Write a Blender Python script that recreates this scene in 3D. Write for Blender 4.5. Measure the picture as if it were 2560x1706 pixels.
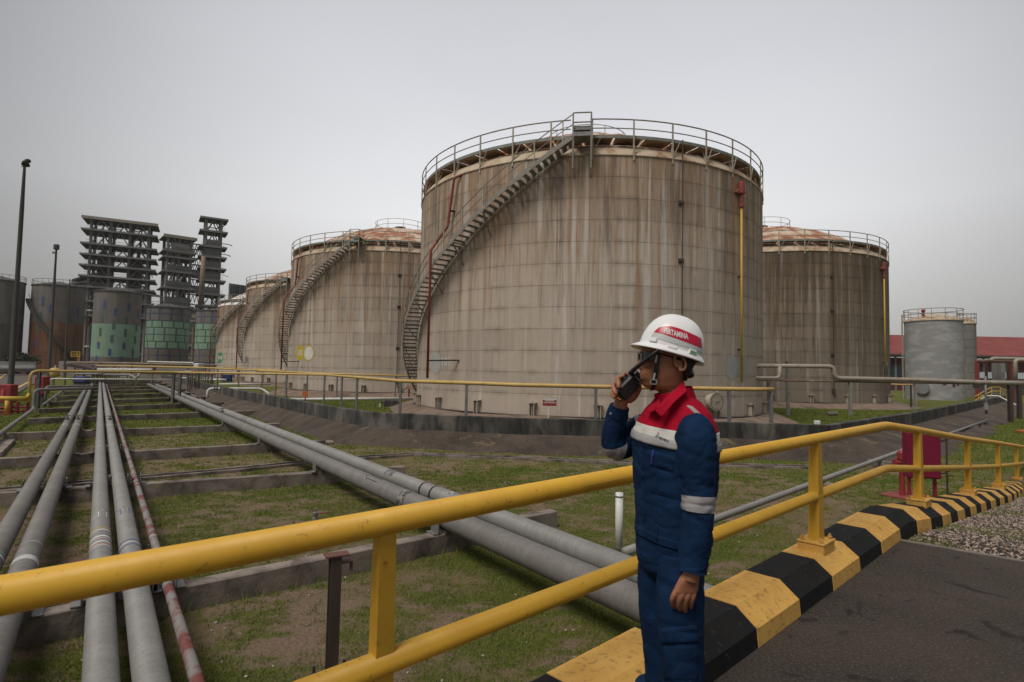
import bpy, math, random
import numpy as np
from mathutils import Vector, Matrix, Euler
R_ = math.radians
rnd = random.Random(7)
for o in list(bpy.data.objects): bpy.data.objects.remove(o)
S = bpy.context.scene
COL = S.collection

# ---------------------------------------------------------------- camera
W, H, F = 2560.0, 1706.0, 1440.0
CAM_H = 1.6
PITCH, ROLL = R_(2.98), R_(1.1)
cam = bpy.data.cameras.new('camera'); cam_o = bpy.data.objects.new('camera', cam); COL.objects.link(cam_o)
cam.sensor_width = 36; cam.lens = F / W * 36; cam.clip_start = 0.05; cam.clip_end = 3000
cam.dof.use_dof = True; cam.dof.focus_distance = 5.5; cam.dof.aperture_fstop = 5.6
CR = Matrix.Rotation(math.pi / 2 + PITCH, 3, 'X') @ Matrix.Rotation(ROLL, 3, 'Z')
cam_o.matrix_world = Matrix.Translation((0, 0, CAM_H)) @ CR.to_4x4()
S.camera = cam_o
CO = Vector((0, 0, CAM_H))
def ray(px, py):
    return (CR @ Vector((px - W / 2, -(py - H / 2), -F)))
def az(px, py, z):            # world point seen at pixel px,py lying at height z
    d = ray(px, py); return CO + d * ((z - CAM_H) / d.z)
def ay(px, py, y):            # world point seen at pixel px,py lying at depth y
    d = ray(px, py); return CO + d * (y / d.y)

# ---------------------------------------------------------------- sky and sun
SUN_EL, SUN_AZ = R_(58), R_(-140)      # azimuth from +Y towards +X
world = bpy.data.worlds.new('World'); S.world = world; world.use_nodes = True
nt = world.node_tree; N = nt.nodes; L = nt.links; N.clear()
bg = N.new('ShaderNodeBackground'); out = N.new('ShaderNodeOutputWorld'); bg.inputs[1].default_value = 0.1
sky = N.new('ShaderNodeTexSky'); sky.sky_type = 'NISHITA'; sky.sun_disc = False
sky.sun_elevation = SUN_EL; sky.sun_rotation = SUN_AZ; sky.dust_density = 6; sky.air_density = 1.5
tc = N.new('ShaderNodeTexCoord'); nrm = N.new('ShaderNodeVectorMath'); nrm.operation = 'NORMALIZE'
L.new(tc.outputs['Generated'], nrm.inputs[0])
sep = N.new('ShaderNodeSeparateXYZ'); L.new(nrm.outputs[0], sep.inputs[0])
ramp = N.new('ShaderNodeValToRGB'); L.new(sep.outputs[2], ramp.inputs[0])
cr = ramp.color_ramp
cr.elements[0].position = 0.0; cr.elements[0].color = (0.43, 0.425, 0.42, 1)
cr.elements[1].position = 1.0; cr.elements[1].color = (0.40, 0.405, 0.44, 1)
for p, c in ((0.12, (0.54, 0.535, 0.53, 1)), (0.25, (0.63, 0.63, 0.64, 1)), (0.42, (0.53, 0.535, 0.56, 1)), (0.6, (0.44, 0.445, 0.47, 1))):
    e = cr.elements.new(p); e.color = c
# brightness painted into the sky ahead of the camera, fading outward like lens vignetting
gd = N.new('ShaderNodeVectorMath'); gd.operation = 'DOT_PRODUCT'
v = Vector((0.07, math.cos(R_(25)), math.sin(R_(25)))).normalized(); gd.inputs[1].default_value = v
L.new(nrm.outputs[0], gd.inputs[0])
gm = N.new('ShaderNodeMapRange'); gm.inputs[1].default_value = 0.62; gm.inputs[2].default_value = 1.0
gm.inputs[3].default_value = 0.58; gm.inputs[4].default_value = 1.38; gm.interpolation_type = 'SMOOTHSTEP'
L.new(gd.outputs['Value'], gm.inputs[0])
cn = N.new('ShaderNodeTexNoise'); cn.inputs['Scale'].default_value = 1.6; cn.inputs['Detail'].default_value = 3
cmx = N.new('ShaderNodeMapping'); cmx.inputs['Scale'].default_value = (1, 1, 2.5); L.new(nrm.outputs[0], cmx.inputs[0]); L.new(cmx.outputs[0], cn.inputs[0])
cmr = N.new('ShaderNodeMapRange'); cmr.inputs[3].default_value = 9.2; cmr.inputs[4].default_value = 10.8; L.new(cn.outputs[0], cmr.inputs[0])
m1 = N.new('ShaderNodeMath'); m1.operation = 'MULTIPLY'; L.new(gm.outputs[0], m1.inputs[0]); L.new(cmr.outputs[0], m1.inputs[1])
vs = N.new('ShaderNodeVectorMath'); vs.operation = 'SCALE'; L.new(ramp.outputs[0], vs.inputs[0]); L.new(m1.outputs[0], vs.inputs['Scale'])
mix = N.new('ShaderNodeMixRGB'); mix.inputs[0].default_value = 0.94
L.new(sky.outputs[0], mix.inputs[1]); L.new(vs.outputs[0], mix.inputs[2])
L.new(mix.outputs[0], bg.inputs[0]); L.new(bg.outputs[0], out.inputs[0])

sun = bpy.data.lights.new('sun', 'SUN'); sun.energy = 2.7; sun.angle = R_(28); sun.color = (1, 0.94, 0.86)
sun_o = bpy.data.objects.new('sun', sun); COL.objects.link(sun_o)
sd = Vector((math.sin(SUN_AZ) * math.cos(SUN_EL), math.cos(SUN_AZ) * math.cos(SUN_EL), math.sin(SUN_EL)))
sun_o.rotation_euler = sd.to_track_quat('Z', 'Y').to_euler()
S.view_settings.view_transform = 'Standard'; S.view_settings.look = 'None'
S.view_settings.gamma = 1; S.view_settings.exposure = 0; S.view_settings.use_curve_mapping = False
S.cycles.max_bounces = 6; S.cycles.diffuse_bounces = 3

# ---------------------------------------------------------------- mesh builder
class MB:
    def __init__(s): s.v = []; s.f = []; s.m = []; s.cur = 0
    def add(s, vs, fs):
        o = len(s.v); s.v += [tuple(p) for p in vs]
        s.f += [tuple(i + o for i in f) for f in fs]; s.m += [s.cur] * len(fs); return s
    def box(s, c, size, rot=None, bev=0):
        hx, hy, hz = size[0] / 2, size[1] / 2, size[2] / 2
        c = Vector(c)
        if bev <= 0:
            P = [Vector((x, y, z)) for z in (-hz, hz) for y in (-hy, hy) for x in (-hx, hx)]
            Fc = [(0, 2, 3, 1), (4, 5, 7, 6), (0, 1, 5, 4), (2, 6, 7, 3), (0, 4, 6, 2), (1, 3, 7, 5)]
        else:
            b = bev; bm = __import__('bmesh').new()
            g = __import__('bmesh').ops.create_cube(bm, size=1)
            for v_ in bm.verts: v_.co = Vector((v_.co.x * 2 * hx, v_.co.y * 2 * hy, v_.co.z * 2 * hz))
            __import__('bmesh').ops.bevel(bm, geom=bm.edges[:], offset=b, segments=1, affect='EDGES')
            bm.verts.index_update(); P = [v_.co.copy() for v_ in bm.verts]; Fc = [tuple(v_.index for v_ in f.verts) for f in bm.faces]; bm.free()
        if rot is not None: P = [rot @ p for p in P]
        return s.add([p + c for p in P], Fc)
    def bar(s, a, b, w, h, up=Vector((0, 0, 1))):     # rectangular bar from a to b
        a = Vector(a); b = Vector(b); d = (b - a)
        if d.length < 1e-6: return s
        dn = d.normalized(); u = up
        if abs(dn.dot(u)) > 0.98: u = Vector((1, 0, 0))
        x = dn.cross(u).normalized(); z = x.cross(dn).normalized()
        P = []
        for q in (a, b):
            for i, j in ((-1, -1), (1, -1), (1, 1), (-1, 1)): P.append(q + x * i * w / 2 + z * j * h / 2)
        return s.add(P, [(3, 2, 1, 0), (4, 5, 6, 7), (0, 1, 5, 4), (1, 2, 6, 5), (2, 3, 7, 6), (3, 0, 4, 7)])
    def tube(s, pts, r, n=8, cap=True, closed=False):
        pts = [Vector(p) for p in pts]; m = len(pts)
        rr = r if isinstance(r, (list, tuple)) else [r] * m
        T = []
        for i in range(m):
            if closed: t = pts[(i + 1) % m] - pts[i - 1]
            elif i == 0: t = pts[1] - pts[0]
            elif i == m - 1: t = pts[-1] - pts[-2]
            else: t = (pts[i + 1] - pts[i]).normalized() + (pts[i] - pts[i - 1]).normalized()
            T.append(t.normalized() if t.length > 1e-9 else Vector((0, 0, 1)))
        u = Vector((0, 0, 1)) if abs(T[0].z) < 0.9 else Vector((1, 0, 0))
        x = T[0].cross(u).normalized(); P = []
        for i in range(m):
            x = (x - T[i] * x.dot(T[i])).normalized(); y = T[i].cross(x)
            for k in range(n):
                a = 2 * math.pi * k / n
                P.append(pts[i] + (x * math.cos(a) + y * math.sin(a)) * rr[i])
        Fc = []
        for i in range(m if closed else m - 1):
            j = (i + 1) % m
            for k in range(n):
                k2 = (k + 1) % n; Fc.append((i * n + k, i * n + k2, j * n + k2, j * n + k))
        if cap and not closed:
            Fc.append(tuple(range(n - 1, -1, -1))); Fc.append(tuple((m - 1) * n + k for k in range(n)))
        return s.add(P, Fc)
    def lathe(s, prof, n=24, c=(0, 0, 0), axis='Z', cap=False):
        P = []
        for r, z in prof:
            for k in range(n):
                a = 2 * math.pi * k / n; p = Vector((r * math.cos(a), r * math.sin(a), z))
                if axis != 'Z':
                    q = Vector((0, 0, 1)).rotation_difference(Vector(axis)); p = q @ p
                P.append(p + Vector(c))
        Fc = []
        for i in range(len(prof) - 1):
            for k in range(n):
                k2 = (k + 1) % n; Fc.append((i * n + k, i * n + k2, (i + 1) * n + k2, (i + 1) * n + k))
        if cap:
            Fc.append(tuple(range(n - 1, -1, -1))); Fc.append(tuple((len(prof) - 1) * n + k for k in range(n)))
        return s.add(P, Fc)
    def prism(s, poly, d):       # polygon (3d points) extruded by vector d
        n = len(poly); poly = [Vector(p) for p in poly]; d = Vector(d)
        return s.add(poly + [p + d for p in poly], [tuple(range(n - 1, -1, -1)), tuple(range(n, 2 * n))] +
                     [(i, (i + 1) % n, (i + 1) % n + n, i + n) for i in range(n)])
    def build(s, name, mat=None, parent=None, smooth=False, loc=None, fix=False):
        org = Vector((0, 0, 0))
        if parent is not None: org = wloc(parent)
        if loc is not None: org = Vector(loc)
        me = bpy.data.meshes.new(name)
        me.from_pydata([(p[0] - org.x, p[1] - org.y, p[2] - org.z) for p in s.v], [], s.f)
        mats = mat if isinstance(mat, (list, tuple)) else [mat]
        for mm in mats:
            if mm: me.materials.append(mm)
        if len(mats) > 1: me.polygons.foreach_set('material_index', s.m)
        if smooth: me.polygons.foreach_set('use_smooth', [True] * len(s.f))
        if fix:
            b = __import__('bmesh').new(); b.from_mesh(me); __import__('bmesh').ops.recalc_face_normals(b, faces=b.faces[:]); b.to_mesh(me); b.free()
        me.update()
        o = bpy.data.objects.new(name, me); COL.objects.link(o)
        if parent is not None:
            o.parent = parent
            o.location = org - wloc(parent)
        else: o.location = org
        if smooth == 'auto':
            me.set_sharp_from_angle(angle=R_(38))
        return o
def wloc(o):
    l = Vector(o.location)
    while o.parent: o = o.parent; l = l + Vector(o.location)
    return l
def tag(o, label=None, cat=None, group=None, kind=None):
    if label: o['label'] = label
    if cat: o['category'] = cat
    if group: o['group'] = group
    if kind: o['kind'] = kind
    return o
def thing(name, loc, label, cat, group=None):
    o = bpy.data.objects.new(name, None); COL.objects.link(o); o.location = loc; o.empty_display_size = 0.2
    return tag(o, label, cat, group)
def copy_tree(o, parent=None):
    c = o.copy(); COL.objects.link(c)
    if parent is not None: c.parent = parent
    for ch in list(o.children): copy_tree(ch, c)
    return c
def inst(o, parent, mat4=None):      # another part with the same mesh data
    c = bpy.data.objects.new(o.name.split('.')[0], o.data); COL.objects.link(c); c.parent = parent
    if mat4 is not None: c.matrix_local = mat4
    return c
def bend(pts, r=0.2, n=4):           # round the corners of a polyline
    pts = [Vector(p) for p in pts]; o = [pts[0]]
    for i in range(1, len(pts) - 1):
        a, b, c = pts[i - 1], pts[i], pts[i + 1]
        d1 = (a - b); d2 = (c - b); q = min(r, d1.length * .45, d2.length * .45)
        p1 = b + d1.normalized() * q; p2 = b + d2.normalized() * q
        for k in range(n + 1):
            t = k / n; o.append(p1 * (1 - t) ** 2 + b * 2 * t * (1 - t) + p2 * t * t)
    return o + [pts[-1]]

# ---------------------------------------------------------------- materials
def newmat(name):
    m = bpy.data.materials.new(name); m.use_nodes = True; n = m.node_tree; n.nodes.clear()
    o = n.nodes.new('ShaderNodeOutputMaterial'); b = n.nodes.new('ShaderNodeBsdfPrincipled'); n.links.new(b.outputs[0], o.inputs[0])
    return m, n, b
class NB:                              # small node helper
    def __init__(s, nt): s.t = nt
    def n(s, typ, **kw):
        x = s.t.nodes.new('ShaderNode' + typ)
        for k, v in kw.items(): setattr(x, k, v)
        return x
    def l(s, a, b): s.t.links.new(a, b)
    def pos(s): return s.n('NewGeometry').outputs['Position']
    def obj(s): return s.n('TexCoord').outputs['Object']
    def map(s, src, sc):
        m = s.n('VectorMath', operation='MULTIPLY'); s.l(src, m.inputs[0]); m.inputs[1].default_value = sc; return m.outputs[0]
    def noise(s, src, scale, det=4, rough=0.55, dist=0):
        x = s.n('TexNoise'); x.inputs['Scale'].default_value = scale; x.inputs['Detail'].default_value = det
        x.inputs['Roughness'].default_value = rough; x.inputs['Distortion'].default_value = dist
        if src is not None: s.l(src, x.inputs[0])
        return x.outputs[0]
    def rng(s, src, a, b, c=0, d=1):
        x = s.n('MapRange'); x.inputs[1].default_value = a; x.inputs[2].default_value = b; x.inputs[3].default_value = c; x.inputs[4].default_value = d
        s.l(src, x.inputs[0]); return x.outputs[0]
    def mix(s, f, a, b, mode='MIX'):
        x = s.n('MixRGB', blend_type=mode)
        for i, q in enumerate((f, a, b)):
            if hasattr(q, 'is_linked') or isinstance(q, bpy.types.NodeSocket): s.l(q, x.inputs[i])
            elif i == 0: x.inputs[0].default_value = q
            else: x.inputs[i].default_value = (q[0], q[1], q[2], 1)
        return x.outputs[0]
    def math(s, op, a, b=None):
        x = s.n('Math', operation=op)
        for i, q in enumerate((a, b)):
            if q is None: continue
            if isinstance(q, bpy.types.NodeSocket): s.l(q, x.inputs[i])
            else: x.inputs[i].default_value = q
        return x.outputs[0]
    def bump(s, h, strength, dist, b):
        x = s.n('Bump'); x.inputs['Strength'].default_value = strength; x.inputs['Distance'].default_value = dist
        s.l(h, x.inputs['Height']); s.l(x.outputs[0], b.inputs['Normal'])
def mat(name, col, col2=None, scale=6, rough=0.7, metal=0, bump=0.15, bdist=0.01, stretch=(1, 1, 1), lo=.35, hi=.7, dirt=None, dirt_scale=2.5, dlo=.55, dhi=.75, rvar=0.1, world=True, spec=0.4, rand=0.0):
    m, t, b = newmat(name); q = NB(t)
    c = q.map(q.pos() if world else q.obj(), stretch)
    n1 = q.noise(c, scale, 6, 0.62)
    base = q.mix(q.rng(n1, lo, hi), col, col2 or tuple(x * 0.75 for x in col))
    if dirt:
        n2 = q.noise(c, dirt_scale, 5, 0.65, 0.4)
        base = q.mix(q.rng(n2, dlo, dhi), base, dirt)
    if rand:
        oi = q.n('ObjectInfo'); f = q.rng(oi.outputs['Random'], 0, 1, 1 - rand, 1 + rand)
        v = q.n('VectorMath', operation='SCALE'); q.l(base, v.inputs[0]); q.l(f, v.inputs['Scale']); base = v.outputs[0]
    q.l(base, b.inputs['Base Color']); b.inputs['Metallic'].default_value = metal
    b.inputs['Specular IOR Level'].default_value = spec
    q.l(q.rng(n1, 0.3, 0.7, rough - rvar, min(1, rough + rvar)), b.inputs['Roughness'])
    if bump: q.bump(q.noise(c, scale * 4, 5, 0.6), bump, bdist, b)
    return m

M = {}
def pipemat(name, a, b_, dirt, rough):
    m, t, b = newmat(name); q = NB(t); P_ = q.pos(); th = R_(-35.6)
    # texture axes: along the pipe row and across it
    vr = q.n('VectorRotate'); vr.rotation_type = 'Z_AXIS'; vr.inputs['Angle'].default_value = th * -1 * -1; q.l(P_, vr.inputs[0])
    R = vr.outputs[0]
    n1 = q.noise(P_, 2.2, 6, .65); ringy = q.noise(q.map(R, (1.2, 9, 1.2)), 2.6, 5, .7); sp = q.noise(P_, 48, 4, .75)
    c = q.mix(q.rng(n1, .35, .65), a, b_); c = q.mix(q.rng(ringy, .48, .78, 0, .4), c, dirt); c = q.mix(q.rng(sp, .52, .72, 0, .7), c, dirt)
    c = q.mix(q.rng(q.noise(P_, 1.1, 5, .7), .58, .7, 0, .6), c, (a[0] * 1.25, a[1] * 1.24, a[2] * 1.22))
    q.l(c, b.inputs['Base Color']); b.inputs['Roughness'].default_value = rough; b.inputs['Specular IOR Level'].default_value = .35
    q.bump(sp, .25, .003, b); return m
M['yellow'] = mat('yellow_paint', (0.60, 0.345, 0.034), (0.52, 0.285, 0.026), 5, 0.5, bump=0.2, bdist=.003, dirt=(0.34, 0.17, 0.02), dirt_scale=26, dlo=.62, dhi=.70, spec=.4)
M['yellow_pipe'] = mat('faded_yellow_paint', (0.52, 0.36, 0.12), (0.42, 0.28, 0.09), 2, 0.55, dirt=(0.16, 0.12, 0.07), dlo=.6, dhi=.75)
M['grey_pipe'] = mat('aluminium_paint_pipe', (0.27, 0.265, 0.255), (0.19, 0.185, 0.175), 2.5, 0.62, metal=0.0, dirt=(0.13, 0.12, 0.105), dirt_scale=3.5, dlo=.5, dhi=.8, bump=.2, bdist=.004)
M['light_pipe'] = mat('light_silver_pipe', (0.34, 0.34, 0.33), (0.26, 0.26, 0.25), 2.5, 0.55, metal=0.0, dirt=(0.2, 0.19, 0.18), dirt_scale=2.5, dlo=.55, dhi=.8, bump=.12, bdist=.004)
M['grey_pipe'] = pipemat('weathered_grey_pipe', (0.20, 0.19, 0.18), (0.15, 0.142, 0.132), (0.075, 0.067, 0.058), .62)
M['light_pipe'] = pipemat('weathered_silver_pipe', (0.265, 0.258, 0.248), (0.205, 0.20, 0.19), (0.11, 0.10, 0.09), .55)
M['white_pipe'] = mat('white_paint_pipe', (0.6, 0.6, 0.58), (0.5, 0.5, 0.48), 4, 0.5, dirt=(0.3, 0.27, 0.24))
M['red_grey_pipe'] = mat('worn_red_and_grey_pipe', (0.22, 0.205, 0.20), (0.17, 0.05, 0.045), 6, 0.7, lo=.46, hi=.60, bump=.1, stretch=(1, .45, 1))
M['red'] = mat('red_paint', (0.27, 0.028, 0.03), (0.2, 0.02, 0.025), 6, 0.55, dirt=(0.1, 0.03, 0.025))
M['red_pipe'] = mat('red_riser_paint', (0.25, 0.05, 0.035), (0.19, 0.04, 0.03), 2, 0.6)
M['crimson'] = mat('crimson_panel', (0.17, 0.004, 0.03), (0.14, 0.004, 0.025), 3, 0.6, bump=.03)
M['black'] = mat('black_plastic', (0.012, 0.012, 0.013), (0.018, 0.018, 0.02), 30, 0.42, bump=.05, bdist=.001)
M['black_paint'] = mat('black_kerb_paint', (0.007, 0.007, 0.0075), (0.014, 0.0135, 0.013), 7, 0.8, spec=.2, dirt=(0.075, 0.07, 0.065), dirt_scale=16, dlo=.62, dhi=.74, bump=.35, bdist=.004)
M['yellow_paint_kerb'] = mat('yellow_kerb_paint', (0.62, 0.36, 0.085), (0.52, 0.28, 0.06), 4, 0.75, dirt=(0.16, 0.095, 0.03), dirt_scale=24, dlo=.54, dhi=.74, bump=.6, bdist=.005)
M['concrete'] = mat('weathered_concrete', (0.20, 0.175, 0.15), (0.13, 0.112, 0.095), 3, 0.9, dirt=(0.06, 0.052, 0.044), dirt_scale=3, dlo=.5, dhi=.75, bump=.5, bdist=.02)
M['steel'] = mat('galvanised_steel', (0.2, 0.2, 0.195), (0.14, 0.135, 0.13), 6, 0.55, metal=.3, dirt=(0.10, 0.07, 0.05), dlo=.58, dhi=.75)
M['dark_steel'] = mat('dark_rusty_steel', (0.055, 0.05, 0.05), (0.075, 0.045, 0.03), 8, 0.6, metal=.2, stretch=(1, 1, .2))
M['cream_steel'] = mat('cream_painted_steel', (0.40, 0.36, 0.29), (0.30, 0.25, 0.19), 5, 0.6, dirt=(0.15, 0.10, 0.07), dlo=.58, dhi=.72)
M['grey_steel'] = mat('grey_painted_steel', (0.26, 0.245, 0.22), (0.18, 0.165, 0.145), 5, 0.6, dirt=(0.10, 0.07, 0.05), dlo=.58, dhi=.72)
M['teal_steel'] = mat('pale_green_steel', (0.25, 0.27, 0.25), (0.17, 0.175, 0.15), 5, 0.6, dirt=(0.12, 0.07, 0.04), dlo=.56, dhi=.72)
M['white'] = mat('white_paint', (0.62, 0.62, 0.61), (0.52, 0.52, 0.51), 8, 0.4, bump=.03)
M['rust_panel'] = mat('rusty_corrugated_panel', (0.52, 0.36, 0.26), (0.34, 0.17, 0.10), 1.5, 0.85, dirt=(0.5, 0.42, 0.34), rand=.3)
M['white_wall'] = mat('stained_white_wall', (0.42, 0.39, 0.35), (0.32, 0.29, 0.25), .4, 0.85, dirt=(0.2, 0.17, 0.14), dirt_scale=.5)
M['maroon'] = mat('maroon_wall', (0.11, 0.03, 0.032), (0.085, 0.022, 0.026), .5, 0.8)
M['orange'] = mat('orange_sheet', (0.42, 0.12, 0.03), (0.36, 0.1, 0.03), 4, 0.6)
M['blue'] = mat('blue_tarpaulin', (0.025, 0.04, 0.16), (0.02, 0.03, 0.12), 4, 0.6)
M['glass'] = mat('dark_window_glass', (0.03, 0.045, 0.05), (0.04, 0.055, 0.06), 1, 0.15, bump=0)
M['brown_pipe'] = mat('brown_rusted_pipe', (0.21, 0.155, 0.115), (0.14, 0.09, 0.065), 1.5, 0.7, dirt=(0.3, 0.27, 0.23), dlo=.55, dhi=.7)
M['tan_pipe'] = mat('tan_grey_pipe', (0.34, 0.30, 0.25), (0.25, 0.21, 0.17), 1.2, 0.6, dirt=(0.14, 0.1, 0.08))
# ---------------------------------------------------------------- ground
G = -0.9
def vnoise(x, y, seed=0):
    xi = np.floor(x).astype(np.int64); yi = np.floor(y).astype(np.int64); xf = x - xi; yf = y - yi
    def h(a, b):
        k = (a * 374761393 + b * 668265263 + seed * 1442695041) & 0xffffffff
        k = ((k ^ (k >> 13)) * 1274126177) & 0xffffffff
        return ((k ^ (k >> 16)) & 0xffff) / 65535.0
    u = xf * xf * (3 - 2 * xf); w = yf * yf * (3 - 2 * yf)
    return (h(xi, yi) * (1 - u) + h(xi + 1, yi) * u) * (1 - w) + (h(xi, yi + 1) * (1 - u) + h(xi + 1, yi + 1) * u) * w
def fbm(x, y, o=4, seed=0):
    s = 0; a = .5; t = 0
    for i in range(o): s = s + a * vnoise(x * 2 ** i, y * 2 ** i, seed + i); t += a; a *= .6
    return s / t
def grassiness(x, y):
    g = fbm(x * 1.7 + 30, y * 1.7 + 30, 3, 3) * .34 + fbm(x * 8.5, y * 8.5, 2, 21) * .42 + fbm(x * .25, y * .25, 2, 11) * .24 + np.clip((y - 16) / 40, 0, .25)
    return g
# stations for the berm and bund wall: (wall outer top point, foot point)
WALL_PX = [(470, 951), (600, 977), (674, 989), (800, 1012), (924, 1031), (1299, 1046), (1850, 1056.5), (2072, 1064), (2286, 1032), (2494, 993.6)]
ZT = 0.1
wall_t = [az(px, py, ZT) for px, py in WALL_PX]
wall_t[0] = az(480, 952, ZT)
def grid_mesh(xs, ys, zf, name, m, attr=None, kind='structure', label=None):
    nx, ny = len(xs), len(ys); X, Y = np.meshgrid(xs, ys); Z = zf(X, Y)
    co = np.stack([X, Y, Z], -1).reshape(-1, 3)
    idx = np.arange(nx * ny).reshape(ny, nx)
    q = np.stack([idx[:-1, :-1], idx[:-1, 1:], idx[1:, 1:], idx[1:, :-1]], -1).reshape(-1, 4)
    me = bpy.data.meshes.new(name); me.vertices.add(len(co)); me.vertices.foreach_set('co', co.ravel())
    me.loops.add(q.size); me.loops.foreach_set('vertex_index', q.ravel().astype(np.int32))
    me.polygons.add(len(q)); me.polygons.foreach_set('loop_start', (np.arange(len(q)) * 4).astype(np.int32))
    me.polygons.foreach_set('use_smooth', [True] * len(q))
    me.update(calc_edges=True); me.materials.append(m)
    if attr is not None:
        a = me.attributes.new('grassy', 'FLOAT', 'POINT'); a.data.foreach_set('value', attr(X, Y).ravel().astype(np.float32))
    o = bpy.data.objects.new(name, me); COL.objects.link(o)
    if label: tag(o, label)
    o['kind'] = kind; return o

m, t, b = newmat('sparse_grass_ground'); q = NB(t)
at = q.n('Attribute', attribute_name='grassy').outputs['Fac']
P_ = q.pos()
fine = q.noise(P_, 16, 6, .75); fine2 = q.noise(P_, 40, 4, .7); big = q.noise(P_, .5, 4, .6)
f = q.math('ADD', at, q.rng(fine, .3, .7, -.13, .13))
soil = q.mix(q.rng(fine2, .3, .7), (0.27, 0.195, 0.14), (0.13, 0.09, 0.062))
soil = q.mix(q.rng(big, .4, .65), soil, (0.15, 0.12, 0.06))
green = q.mix(q.rng(fine2, .3, .75), (0.055, 0.072, 0.014), (0.145, 0.15, 0.03))
green = q.mix(q.rng(q.noise(P_, .8, 3), .4, .7), green, (0.11, 0.11, 0.03))
q.l(q.mix(q.rng(f, .45, .57), soil, green), b.inputs['Base Color']); b.inputs['Roughness'].default_value = 1; b.inputs['Specular IOR Level'].default_value = .1
q.bump(q.noise(P_, 25, 6, .75), .9, .04, b); M['ground'] = m
def gz(X, Y): return G + (fbm(X * .6, Y * .6, 3, 5) - .5) * .07 + 0 * X
xs = np.concatenate([np.linspace(-900, -62, 20), np.arange(-60, 60, .3), np.linspace(62, 900, 20)])
ys = np.concatenate([np.linspace(-60, -.5, 10), np.arange(0, 20, .12), np.arange(20, 80, .35), np.linspace(82, 850, 24)])
grid_mesh(xs, ys, gz, 'grass_ground', M['ground'], grassiness)
# inside the bund the ground is mown grass a little higher
inner_poly = None

# platform (asphalt), gravel, lower ramp -------------------------------------------
m, t, b = newmat('worn_asphalt'); q = NB(t); P_ = q.pos()
c1 = q.mix(q.rng(q.noise(P_, 1.3, 5, .6), .35, .7), (0.040, 0.031, 0.025), (0.068, 0.053, 0.042))
c1 = q.mix(q.rng(q.noise(P_, 55, 5, .9), .52, .62), c1, (0.15, 0.128, 0.11))
c1 = q.mix(q.rng(q.noise(P_, 2.6, 4, .7, 1.5), .68, .73), c1, (0.17, 0.13, 0.085))
c1 = q.mix(q.rng(q.noise(P_, 3.1, 3, .6, 1.2), .60, .68), c1, (0.024, 0.021, 0.019))
q.l(c1, b.inputs['Base Color']); b.inputs['Roughness'].default_value = .92; b.inputs['Specular IOR Level'].default_value = .25
q.bump(q.noise(P_, 60, 6, .85), .9, .02, b); M['asphalt'] = m
M['gravel_base'] = mat('gravel_bed', (0.11, 0.085, 0.07), (0.05, 0.04, 0.033), 20, 1, bump=1, bdist=.05)

# the guard rail line: stations (x, y, z of kerb top)
KT = 0.20; T = 0.80
p_l = Vector((-1.55, .92, KT)); p2 = ay(2035, 1364, 4.5); p_c = Vector((0, 0, 0))
rail_px = [(0, 1490), (940, 1326), (2040, 1101), (2215, 1064)]
def railpt(px, py, z): return az(px, py, z)
ZR = 1.09
RA = railpt(0, 1490, ZR); RC = railpt(2214, 1064, ZR)
ext = RA + (RA - RC).normalized() * 2.2
# descending stations: (px of post, rail py, base py)
desc = []
for px, yr, yb in ((2294, 1076, 1241), (2418, 1098, 1220), (2494, 1108, 1207), (2541, 1115, 1193)):
    d = T * F / (yb - yr) ; p = ay(px, yr, d); desc.append(p)
rail_pts = [ext, RC] + desc
last = desc[-1] + (desc[-1] - desc[-2]) * 3.0
rail_pts.append(last)
def rail_at(u):            # point on the top rail at distance u measured along from the corner (negative = left)
    seq = rail_pts
    if u <= 0:
        d = (seq[0] - seq[1]).normalized(); return seq[1] + d * (-u)
    for i in range(1, len(seq) - 1):
        l = (seq[i + 1] - seq[i]).length
        if u <= l: return seq[i].lerp(seq[i + 1], u / l)
        u -= l
    return seq[-1]
def rail_dir(u):
    d = (rail_at(u + .05) - rail_at(u - .05)); return d.normalized()
def kerb_side(u):          # horizontal unit vector from rail towards the road (right of travel)
    d = rail_dir(u); return Vector((d.y, -d.x, 0)).normalized()
KDROP = ZR - KT
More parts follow.
